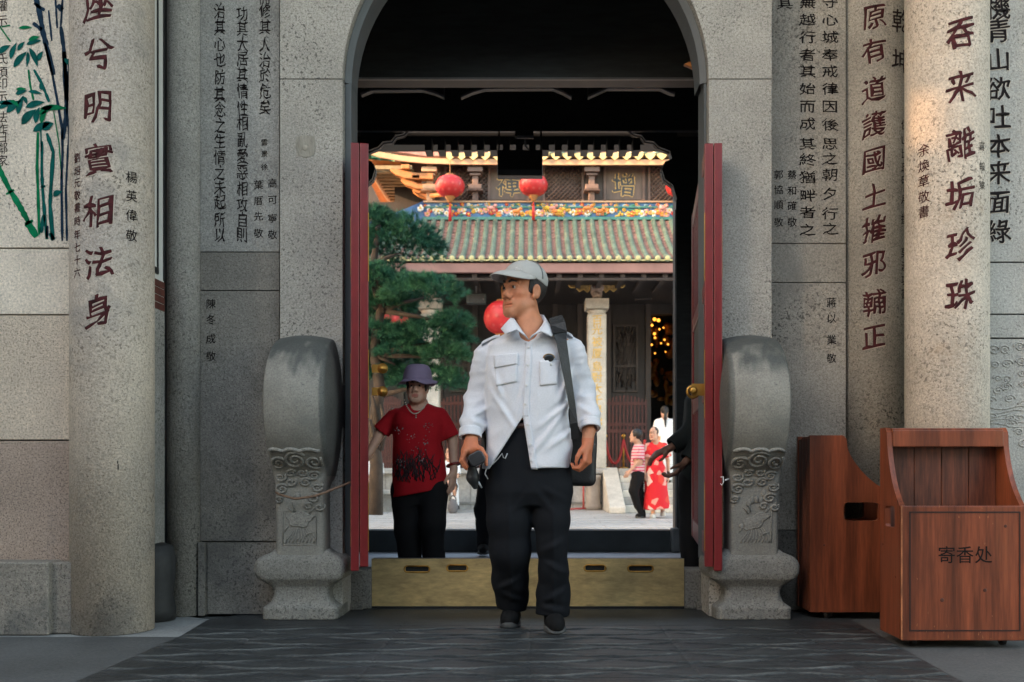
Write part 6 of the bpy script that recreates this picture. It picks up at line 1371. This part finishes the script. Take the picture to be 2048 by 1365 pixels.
# ---- other people: same builder, one set of measured joints each
def figure(label, Y, z0, x0, headc, hs, yaw, pitch, neck, arms, torso, tz, sleeves, sl_r, mats, legs=None, pelvis=None, skirt=None, hair='short', hem=None, h=.006, skin=None, hands=True, shoes=None, group=None, hat=None, shoe_m=None, fat=1.0, trouser_top=None):
    """all measured positions are (px, py[, depth]) at distance Y"""
    s = Y / F_PX; off = (x0, Y, z0)
    J = lambda a, b, d=0.0: np.array([(a - CX) * s - x0, d, Z(b, Y) - z0])
    t = empty('person', off, label, 'person', group); hm = frame(J(*headc), rad(yaw), rad(pitch), 0, hs)
    xs = [J(p[0], p[1])[0] for a in arms for p in a['pts']] + [J(q[1], 0)[0] for q in torso] + [J(q[2], 0)[0] for q in torso] + [hm.c[0] - .15, hm.c[0] + .15]
    lo = (min(xs) - .16, -.45, -.01); hi = (max(xs) + .16, .4, hm.c[2] + .2)
    B = SDF(lo, hi, h); head(B, hm, J(*neck))
    B.cap(J(neck[0], neck[1], neck[2]), J(neck[0], neck[1] + .08 / s, neck[2]), .052 * hs / .9, .072, .03)
    B.tors([J(0, q[0])[2] for q in torso], [((q[1] + q[2]) / 2 - CX) * s - x0 for q in torso], tz, [(q[2] - q[1]) / 2 * s * .84 for q in torso], [q[3] * .8 for q in torso], .03)
    for a in arms:
        P_ = [J(*p) for p in a['pts']]; B.chain(P_, a.get('r', [.042, .034, .024]), .015)
        if hands: hand(B, P_[-1] + np.array(a['d']) / np.linalg.norm(a['d']) * .012, a['d'], a['t'], a['n'], a.get('sc', .92), a.get('curl', (.35, .5, .4)), fat=fat, spread=a.get('spread', 1.0))
    if legs:
        for l in legs: P_ = [J(*p[:3]) for p in l]; B.chain([P_[0], P_[-1]] if False else P_, [p[3] * .55 for p in l], .02)
    body = B.build('body', skin or M_SKINW, t, off, face_cols(hm, .0, (.85, .5, .5)))
    eyes(t, body, hm, off); brows(t, body, hm, off)
    S = SDF(lo, hi, h)
    S.tors([J(0, q[0])[2] for q in torso], [((q[1] + q[2]) / 2 - CX) * s - x0 for q in torso], tz, [(q[2] - q[1]) / 2 * s for q in torso], [q[3] for q in torso], 0, 2.3)
    for a, (fr, rr_) in zip(arms, zip(sleeves, sl_r)):
        P_ = [J(*p) for p in a['pts']]; full = fr > 1; q = P_[:2] if not full else P_[:2] + [P_[1] + (P_[2] - P_[1]) * (fr - 1)]
        if not full: q = [P_[0], P_[0] + (P_[1] - P_[0]) * fr]
        S.chain(q, rr_[:len(q)], .03)
    if skirt: S.tors([J(0, q[0])[2] for q in skirt], [((q[1] + q[2]) / 2 - CX) * s - x0 for q in skirt], tz, [(q[2] - q[1]) / 2 * s for q in skirt], [q[3] for q in skirt], .03, 2.1)
    w1, w2 = wob(int(Y * 7), 16, 6, (1, .8, .6)), wob(int(Y * 9), 34, 6, (1, .6, .6)); S.disp(lambda x, y, z: .005 * w1(x, y, z) + .003 * w2(x, y, z))
    if hem: S.cut(lambda x, y, z: (J(0, hem[1])[2] + (J(0, hem[3])[2] - J(0, hem[1])[2]) * (x - J(hem[0], 0)[0]) / (J(hem[2], 0)[0] - J(hem[0], 0)[0])) - z + 0 * y)
    S.cap(J(*neck) + [0, -.02, .06], J(*neck) + [0, -.075, .012], .066, .05, .01, 's')
    for a, (fr, rr_) in zip(arms, zip(sleeves, sl_r)):    # open sleeve ends
        P_ = [J(*p) for p in a['pts']]; e = P_[0] + (P_[1] - P_[0]) * fr if fr <= 1 else P_[1] + (P_[2] - P_[1]) * (fr - 1); d = (P_[1] - P_[0]) if fr <= 1 else (P_[2] - P_[1]); d = d / np.linalg.norm(d); r_ = rr_[1 if fr <= 1 else 2]
        S.op(lambda x, y, z: np.maximum(np.sqrt((x - e[0]) ** 2 + (y - e[1]) ** 2 + (z - e[2]) ** 2) - r_ * 1.8, -((x - e[0]) * d[0] + (y - e[1]) * d[1] + (z - e[2]) * d[2])), e - r_ * 2, e + r_ * 2, 0, 's'); S.cap(e - d * .02, e + d * .02, r_ - .012, r_ - .010, .004, 's')
    top = S.build('dress' if skirt else 'shirt', mats[0], t, off)
    if legs and mats[1] is not None:
        T = SDF(lo, hi, h)
        if pelvis: T.tors([J(0, q[0])[2] for q in pelvis], [((q[1] + q[2]) / 2 - CX) * s - x0 for q in pelvis], tz, [(q[2] - q[1]) / 2 * s for q in pelvis], [q[3] for q in pelvis], 0)
        for l in legs: T.chain([J(*p[:3]) for p in l], [p[3] for p in l], .025)
        w3, w4 = wob(int(Y * 5), 22, 6, (1, .6, .6)), wob(int(Y * 3), 30, 6, (.5, .5, 1.4)); T.disp(lambda x, y, z: .005 * w3(x, y, z) + .005 * w4(x, y, z))
        T.cut(lambda x, y, z: .05 - z + 0 * x + 0 * y); T.build('trousers', mats[1], t, off)
    if shoes:
        for a, b in shoes: make_shoe(t, off, J(*a), J(*b), m=shoe_m, sole=shoe_m, h=max(h, .008))
    if hair:
        H = SDF(hm.c - .3 * hs - [0, 0, .3], hm.c + .3 * hs, max(.006, h)); H.ell(hm(0, -.020, .036), np.array((.087, .108, .098)) * hs * (1.07 if hair == 'under_hat' else 1), 0, 'u', hm.R)
        U = lambda x, y, z: [((x - hm.c[0]) * hm.R[i][0] + (y - hm.c[1]) * hm.R[i][1] + (z - hm.c[2]) * hm.R[i][2]) / hs for i in range(3)]
        def cutf(x, y, z):
            u = U(x, y, z); a = np.maximum(u[1] - .055 + .0 * u[0], .052 - u[2]); b = np.maximum(u[1] - (.042 if hair == 'under_hat' else .022), -.055 - u[2]); return b if hair == 'under_hat' else np.minimum(a, b)
        H.cut(cutf)
        if hair == 'bun': H.ell(hm(0, -.125, .02), np.array((.04, .035, .04)) * hs, .02)
        if hair == 'full': H.ell(hm(0, -.035, .03), np.array((.10, .10, .10)) * hs, .02); 
        if hair == 'tail': H.chain([hm(0, -.10, .05), hm(0, -.13, .0), hm(0.01, -.15, -.14), hm(.0, -.14, -.34)], [.03, .034, .03, .012], .02)
        H.disp(lambda x, y, z: .003 * wob(3, 60)(x, y, z)); H.build('hair', M_HAIR, t, off)
    return t, body, hm, off, J, S, top
DN = (0, -.1, -1)
def arm(pts, d, th, n, **k): return dict(pts=pts, d=d, t=th, n=n, **k)

# woman in red behind the threshold
M_REDT = fabric('red_knit', (.40, .010, .016), .12); M_BLKT = fabric('black_cloth', (.008, .008, .009), .2)
t, body, hm, off, J, S, top = figure('older woman in a lilac bucket hat and red T-shirt standing inside the doorway', 6.25, 0, X(838, 6.25), (835, 777, .0), .80, 3, rad(0) * 0 - 8, (838, 812, .02),
    [arm([(788, 829, .02), (761, 864, .02), (741, 908, -.06)], (-.35, -.5, -.6), (0, 0, 1), (-1, .3, 0), r=[.040, .034, .025]), arm([(880, 829, .02), (904, 880, .03), (908, 940, -.02)], (-.08, -.12, -1), (-.5, -.85, 0), (-.85, .5, 0), r=[.040, .032, .023], curl=(.25, .45, .35))],
    [(806, 818, 854, .055), (813, 802, 871, .08), (826, 785, 887, .11), (850, 783, 890, .135), (885, 786, 886, .14), (930, 785, 890, .148), (970, 784, 893, .15), (1000, 784, 894, .15)], .02,
    [.98, .90], [(.042, .058), (.042, .054)], (M_REDT, M_BLKT),
    legs=[[(816, 985, .0, .105), (819, 1060, -.02, .088), (822, 1155, .0, .062)], [(868, 980, -.02, .092), (868, 1050, -.10, .078), (870, 1110, -.06, .066), (871, 1160, -.02, .06)]], pelvis=[(930, 790, 888, .125), (970, 786, 892, .13), (1010, 788, 890, .12)],
    hair='under_hat', hem=(784, 996, 893, 976), h=.0055, skin=skin_mat('aged_skin', (.60, .36, .25)), shoes=[((822, 1158, .02), (820, 1168, -.12)), ((871, 1160, .0), (873, 1170, -.14))])
t['label'] = 'older woman in a lilac bucket hat and red T-shirt standing inside the doorway'
for o in (o for o in t.children if o.name.startswith('sh') and 'shoe' in o.name): pass
M_LIL = fabric('lilac_felt', (.30, .235, .35), .12)
HT = SDF((-.22, -.22, 1.30), (.22, .22, 1.62), .005); c_ = hm.c
HT.tors([c_[2] + q for q in (.040, .07, .10, .122, .142, .149)], c_[0], c_[1] + .008, [.094, .092, .087, .080, .066, .045], [.108, .105, .098, .088, .072, .05], 0, 2.0)
for i in range(5):
    pass
HT.disp(lambda x, y, z: .004 * wob(5, 28)(x, y, z)); hat = HT.build('hat', M_LIL, t, off)
mb = MB(); rows = []
for j in range(7):
    e = j / 6
    rows.append([Vector(off) + Vector((c_[0] + (.093 + .032 * e) * math.cos(q), c_[1] + .008 + (.107 + .030 * e) * math.sin(q), c_[2] + .050 - .010 * e - .012 * e * e + .010 * e * math.sin(3 * q + 1) + .004 * e * math.sin(7 * q))) for q in np.linspace(0, 2 * math.pi, 41)])
mb.add([p for r_ in rows for p in r_], [(j * 41 + i, j * 41 + i + 1, (j + 1) * 41 + i + 1, (j + 1) * 41 + i) for j in range(6) for i in range(40)], True); mb.build('brim', M_LIL, hat, solid=.005)
mb = MB(); s = 6.25 / F_PX                          # pearl necklace and pendant
for i in range(25):
    a = i / 24; px, py = 812 + 45 * a, 802 + 28 * math.sin(math.pi * a) ** .8; p = J(px, py); y = S.front(p[0], p[2]); mb.sphere(Vector(off) + Vector((p[0], -.075 - .045 * math.sin(math.pi * a) , p[2])), .0042, 8, 6)
for py in (829, 833, 837): p = J(836, py); y = S.front(p[0], p[2]) or -.13; mb.sphere(Vector(off) + Vector((p[0], y - .006, p[2])), .005, 8, 6)
mb.build('necklace', mat('pearl', (.55, .5, .42), .25), t)
c2 = J(907, 930, -.01); mb = MB(); mb.tube([Vector(off) + Vector((c2[0] + .038 * math.cos(q), c2[1] + .03 * math.sin(q), c2[2] + .012 * math.cos(q + .6))) for q in np.linspace(0, 2 * math.pi, 25)], .009, 8); mb.build('bracelet', mat('red_jade', (.20, .02, .015), .2), t)
r_ = random.Random(14); mb = MB(); mk = MB()        # dark grass print and sequin butterflies
def onS(px, py, l=.003): p = J(px, py); y = S.front(p[0], p[2]); return None if y is None else Vector(off) + Vector((p[0], y - l, p[2]))
for k in range(90):
    x0_, y0_ = r_.uniform(792, 876), r_.uniform(928, 966); a = r_.uniform(-.5, .5); L_ = r_.uniform(14, 42); pts = [onS(x0_ + a * L_ * u + 3 * math.sin(u * 4 + k), y0_ - L_ * u) for u in (0, .25, .5, .75, 1)]
    if all(p is not None for p in pts): mb.tube(pts, [.0045, .004, .0035, .0028, .0015], 5, flat=.6)
mb.build('grass_print', mat('black_print', (.03, .006, .008), .8), top)
for px, py in ((800, 860), (862, 853), (826, 875), (855, 888), (806, 928), (845, 918), (835, 900)):
    for _ in range(14 if py != 900 else 5):
        p = onS(px + r_.gauss(0, 4.2), py + r_.gauss(0, 5), .004)
        if p is not None: mk.sphere(p, r_.uniform(.002, .0042), 6, 4)
mk.build('sequins', mat('silver_sequin', (.42, .36, .36), .25, metal=.5), top)

# two women crossing the courtyard
Yc = 17.0
M_STR = bpy.data.materials.new('striped_jersey'); M_STR.use_nodes = True; nt_ = M_STR.node_tree; wv = nt_.nodes.new('ShaderNodeTexWave'); wv.bands_direction = 'Z'; wv.inputs['Scale'].default_value = 6.2; tc_ = nt_.nodes.new('ShaderNodeTexCoord'); rp_ = nt_.nodes.new('ShaderNodeValToRGB'); rp_.color_ramp.elements[0].color = (.62, .10, .16, 1); rp_.color_ramp.elements[1].color = (.72, .50, .50, 1); rp_.color_ramp.elements[0].position = .4; rp_.color_ramp.elements[1].position = .6
nt_.links.new(tc_.outputs['Object'], wv.inputs[0]); nt_.links.new(wv.outputs['Fac'], rp_.inputs[0]); nt_.links.new(rp_.outputs[0], nt_.nodes['Principled BSDF'].inputs['Base Color']); nt_.nodes['Principled BSDF'].inputs['Roughness'].default_value = .85
t, body, hm, off, J, S, top = figure('woman in a pink striped T-shirt and black trousers, looking away to the left', Yc, -.1, X(1276, Yc), (1271, 872, -.02), .90, 105, -4, (1277, 890, .02),
    [arm([(1283, 897, .12), (1285, 920, .14), (1280, 945, .10)], DN, (-1, -.1, 0), (0, -1, 0)), arm([(1278, 898, -.12), (1276, 922, -.14), (1259, 941, -.16)], (-.6, -.1, -.8), (-.7, 0, .7), (0, 1, 0))],
    [(886, 1271, 1283, .06), (892, 1267, 1288, .13), (905, 1263, 1289, .17), (925, 1262, 1289, .165), (940, 1262, 1289, .16), (950, 1262, 1289, .16)], .0, [.8, .9], [(.06, .06), (.062, .062)], (M_STR, M_BLKT),
    legs=[[(1275, 952, -.07, .11), (1266, 982, -.09, .085), (1274, 1010, -.07, .062), (1283, 1029, -.05, .05)], [(1277, 952, .07, .11), (1278, 985, .07, .085), (1282, 1010, .07, .06), (1287, 1029, .08, .05)]], pelvis=[(935, 1263, 1288, .15), (950, 1262, 1289, .155), (965, 1264, 1288, .13)],
    hair='full', hem=(1262, 948, 1289, 948), h=.010, skin=M_SKINB, shoes=[((1283, 1028, -.05), (1274, 1036, -.08)), ((1288, 1028, .08), (1280, 1036, .05))], group=None, fat=1.25)
M_FLO = bpy.data.materials.new('red_patterned_cloth'); M_FLO.use_nodes = True; nt_ = M_FLO.node_tree; vo = nt_.nodes.new('ShaderNodeTexVoronoi'); vo.inputs['Scale'].default_value = 9.5; tc_ = nt_.nodes.new('ShaderNodeTexCoord'); sp_ = nt_.nodes.new('ShaderNodeSeparateColor'); rp_ = nt_.nodes.new('ShaderNodeValToRGB'); rp_.color_ramp.interpolation = 'CONSTANT'
e_ = rp_.color_ramp.elements; e_[0].color = (.66, .012, .022, 1); e_[0].position = 0; e_[1].color = (.72, .32, .26, 1); e_[1].position = .62; q_ = e_.new(.76); q_.color = (.70, .05, .03, 1); q_ = e_.new(.88); q_.color = (.74, .55, .48, 1)
nt_.links.new(tc_.outputs['Object'], vo.inputs['Vector']); nt_.links.new(vo.outputs['Color'], sp_.inputs[0]); nt_.links.new(sp_.outputs[0], rp_.inputs[0]); nt_.links.new(rp_.outputs[0], nt_.nodes['Principled BSDF'].inputs['Base Color']); nt_.nodes['Principled BSDF'].inputs['Roughness'].default_value = .8
t, body, hm, off, J, S, top = figure('woman in a long red and cream patterned dress walking in the courtyard', Yc, -.1, X(1312, Yc), (1307, 868, -.02), .92, 24, -4, (1311, 886, .02),
    [arm([(1297, 894, .0), (1291, 922, .0), (1288, 945, -.05)], (.0, -.1, -1), (.4, -1, 0), (1, .3, 0)), arm([(1328, 894, .0), (1336, 922, .02), (1337, 950, .0)], DN, (-.4, -1, 0), (-1, .3, 0))],
    [(884, 1303, 1320, .06), (890, 1296, 1329, .10), (902, 1293, 1331, .13), (925, 1292, 1330, .135), (945, 1291, 1331, .14)], .02, [.75, .75], [(.07, .085), (.07, .085)], (M_FLO, None),
    legs=[[(1306, 1000, .0, .07), (1306, 1030, -.02, .07)], [(1324, 1000, .1, .07), (1328, 1026, .12, .07)]], skirt=[(935, 1291, 1331, .14), (965, 1289, 1334, .16), (1000, 1288, 1338, .19), (1020, 1287, 1343, .20)],
    hair='bun', hem=(1287, 1022, 1343, 1016), h=.010, skin=M_SKINB, shoes=[((1306, 1028, .0), (1303, 1037, -.14)), ((1328, 1025, .13), (1327, 1033, .02))], shoe_m=mat('white_shoe', (.6, .58, .54), .6), fat=1.25)
# white-shirted woman with a ponytail going up the steps, seen from behind
M_WHT = fabric('white_blouse', (.78, .78, .78), .04)
t, body, hm, off, J, S, top = figure('long-haired woman in a white top going up the hall steps, seen from behind', 19.72, .46, X(1330, 19.72), (1329, 824, .0), .90, 178, 0, (1329, 838, .0),
    [arm([(1316, 846, .0), (1311, 872, .0), (1313, 895, .05)], (0, .1, -1), (0, 1, 0), (1, 0, 0)), arm([(1343, 846, .0), (1349, 872, .0), (1348, 895, .05)], (0, .1, -1), (0, 1, 0), (-1, 0, 0))],
    [(836, 1322, 1336, .06), (842, 1314, 1345, .11), (860, 1313, 1346, .13), (885, 1312, 1347, .14), (930, 1311, 1348, .15)], .0, [1.0, 1.0], [(.08, .09), (.08, .09)], (M_WHT, M_WHT),
    legs=[[(1323, 925, .0, .10), (1323, 950, .0, .08), (1323, 962, .0, .06)], [(1337, 925, .0, .10), (1337, 950, .0, .08), (1337, 962, .0, .06)]], pelvis=[(915, 1313, 1346, .14), (935, 1312, 1347, .14)], hair='tail', h=.012, skin=M_SKINB, shoes=[((1323, 962, .02), (1323, 966, .14)), ((1337, 962, .02), (1337, 966, .14))], fat=1.3)
bp_ = SDF((-.22, .0, .5), (.22, .0 + .01, .52), .02)
bpk = empty('backpack', (X(1335, 19.6), 19.5, .46 + .9), 'white backpack worn by the woman on the hall steps', 'backpack'); q = SDF((-.2, -.16, -.25), (.2, .12, .25), .012)
q.op(lambda x, y, z: np.sqrt(np.maximum(np.abs(x) - .09, 0) ** 2 + np.maximum(np.abs(y) - .03, 0) ** 2 + np.maximum(np.abs(z) - .12, 0) ** 2) - .05, (-.15, -.1, -.2), (.15, .1, .2), 0, m=.05); q.build('body', M_WHT, bpk, (X(1336, 19.5), 19.52, Z(888, 19.5)))
# person hidden behind the man: dark clothes, one leg and shoe showing
t, body, hm, off, J, S, top = figure('person in dark clothes in the hall, hidden but for a leg behind the capped man', 8.55, 0, X(1000, 8.55), (1010, 752, .0), .95, 10, 0, (1010, 790, .02),
    [arm([(978, 800, .0), (975, 860, .02), (985, 915, -.02)], DN, (.4, -1, 0), (1, 0, 0)), arm([(1042, 800, .0), (1048, 860, .02), (1045, 915, -.02)], DN, (-.4, -1, 0), (-1, 0, 0))],
    [(786, 992, 1028, .07), (796, 972, 1046, .11), (830, 970, 1048, .13), (880, 972, 1046, .13), (930, 970, 1046, .13)], .02, [1.9, 1.9], [(.06, .055, .045), (.06, .055, .045)], (M_BLKT, M_BLKT),
    legs=[[(982, 940, .0, .10), (968, 1020, -.05, .078), (966, 1092, .05, .058)], [(1026, 940, .0, .10), (1028, 1020, .0, .08), (1028, 1095, .0, .06)]], pelvis=[(900, 970, 1046, .12), (940, 968, 1044, .13), (960, 972, 1040, .11)], h=.010, skin=M_SKIN, shoes=[((966, 1095, .05), (967, 1108, -.12)), ((1028, 1098, .0), (1028, 1108, -.14))])
# person in black behind the right-hand door, reaching out
M_BLKC = fabric('black_jacket', (.012, .016, .017), .2)
M_SKIND = skin_mat('deep_brown_skin', (.16, .085, .06))
t, body, hm, off, J, S, top = figure('person in black behind the right red door, both hands stretched out', 6.85, 0, X(1416, 6.85), (1432, 715, .0), .98, 50, 0, (1432, 755, .02),
    [arm([(1395, 812, -.02), (1384, 862, -.06), (1336, 897, -.10)], (-.86, -.1, -.36), (-.3, -.7, -.5), (0, .5, -1), curl=(.35, .45, .35), sc=1.0, spread=.74), arm([(1412, 812, -.10), (1396, 885, -.16), (1362, 925, -.2)], (-.65, -.1, -.75), (-.3, -.9, .2), (-.5, .4, -.3), curl=(.45, .6, .4), sc=1.0, spread=.74)],
    [(752, 1412, 1452, .07), (765, 1386, 1470, .12), (800, 1372, 1478, .15), (870, 1368, 1476, .15), (960, 1362, 1476, .15)], .06, [1.92, 1.9], [(.080, .072, .060), (.075, .068, .056)], (M_BLKC, M_BLKT),
    legs=[[(1390, 965, .05, .11), (1386, 1060, .04, .085), (1384, 1145, .06, .065)], [(1446, 965, .05, .11), (1446, 1060, .05, .085), (1446, 1145, .06, .065)]], pelvis=[(920, 1364, 1476, .13), (970, 1362, 1476, .14), (1000, 1366, 1472, .12)], h=.0065, skin=M_SKIND, fat=1.25, shoes=[((1384, 1148, .08), (1380, 1160, -.08)), ((1446, 1148, .08), (1444, 1160, -.08))])
# two people sitting on the stone ledge at the left
ledge = empty('stone_bench', (X(800, 19.4), 19.4, -.1), 'low stone bench against the platform at the left of the courtyard', 'bench')
MB().box(-6, X(915, 19.5), 19.25, 19.9, .24, .32).build('seat', M_STONEW, ledge, bevel=.02); MB().box(-6, X(905, 19.5), 19.4, 19.85, -.1, .24).build('support', M_STONEG, ledge)
M_JEAN = fabric('blue_jeans', (.05, .07, .10), .2)
def sitter(label, px, mt, ml, bagx, skin, yaw):
    Y = 19.35; s = Y / F_PX
    t, *r = figure(label, Y, -.1, X(px, Y), (px, 907, -.02), .92, yaw, -12, (px, 922, .02),
        [arm([(px - 14, 930, .0), (px - 16, 952, -.08), (px - 6, 962, -.24)], (.5, -.6, -.4), (.5, -.4, .6), (0, 0, -1)), arm([(px + 14, 930, .0), (px + 17, 952, -.08), (px + 8, 962, -.24)], (-.5, -.6, -.4), (-.5, -.4, .6), (0, 0, -1))],
        [(921, px - 7, px + 7, .06), (926, px - 15, px + 15, .11), (945, px - 15, px + 15, .13), (970, px - 15, px + 15, .14), (980, px - 16, px + 16, .15)], .02, [.9, .9], [(.07, .07), (.07, .07)], (mt, ml),
        legs=[[(px - 8, 975, .0, .10), (px - 9, 972, -.40, .085), (px - 8, 1010, -.42, .058)], [(px + 8, 975, .0, .10), (px + 12, 972, -.40, .085), (px + 16, 1010, -.36, .058)]], pelvis=[(962, px - 15, px + 15, .13), (984, px - 16, px + 16, .14)], h=.012, skin=skin, shoes=[((px - 8, 1011, -.42), (px - 9, 1017, -.58)), ((px + 16, 1011, -.36), (px + 20, 1017, -.5))], fat=1.3)
    return t
sitter('person in a white shirt and blue jeans sitting on the stone bench', 746, M_WHT, M_JEAN, 0, M_SKINB, 20)
sitter("person all in white on the stone bench, behind the red-shirted woman's hand", 899, M_WHT, M_WHT, 0, M_SKINB, 0)
pg = empty('handbag', (X(906, 18.7), 18.7, -.1), 'soft dark grey bag on the paving in front of the person all in white', 'bag'); q = SDF((-.2, -.15, -.01), (.2, .15, .32), .012); q.ell((0, 0, .11), (.10, .09, .13), .02); q.ell((0, 0, .2), (.07, .05, .07), .02); q.cut(lambda x, y, z: .0 - z + 0 * x + 0 * y); q.build('body', mat('grey_canvas', (.13, .125, .13), .8, var=.2), pg, (X(906, 18.7), 18.7, -.1))
MB().tube([(X(906, 18.7) + .06 * math.cos(a), 18.7, .13 + .1 * math.sin(a)) for a in np.linspace(0, math.pi, 11)], .010, 6).build('handle', M_BAG, pg)
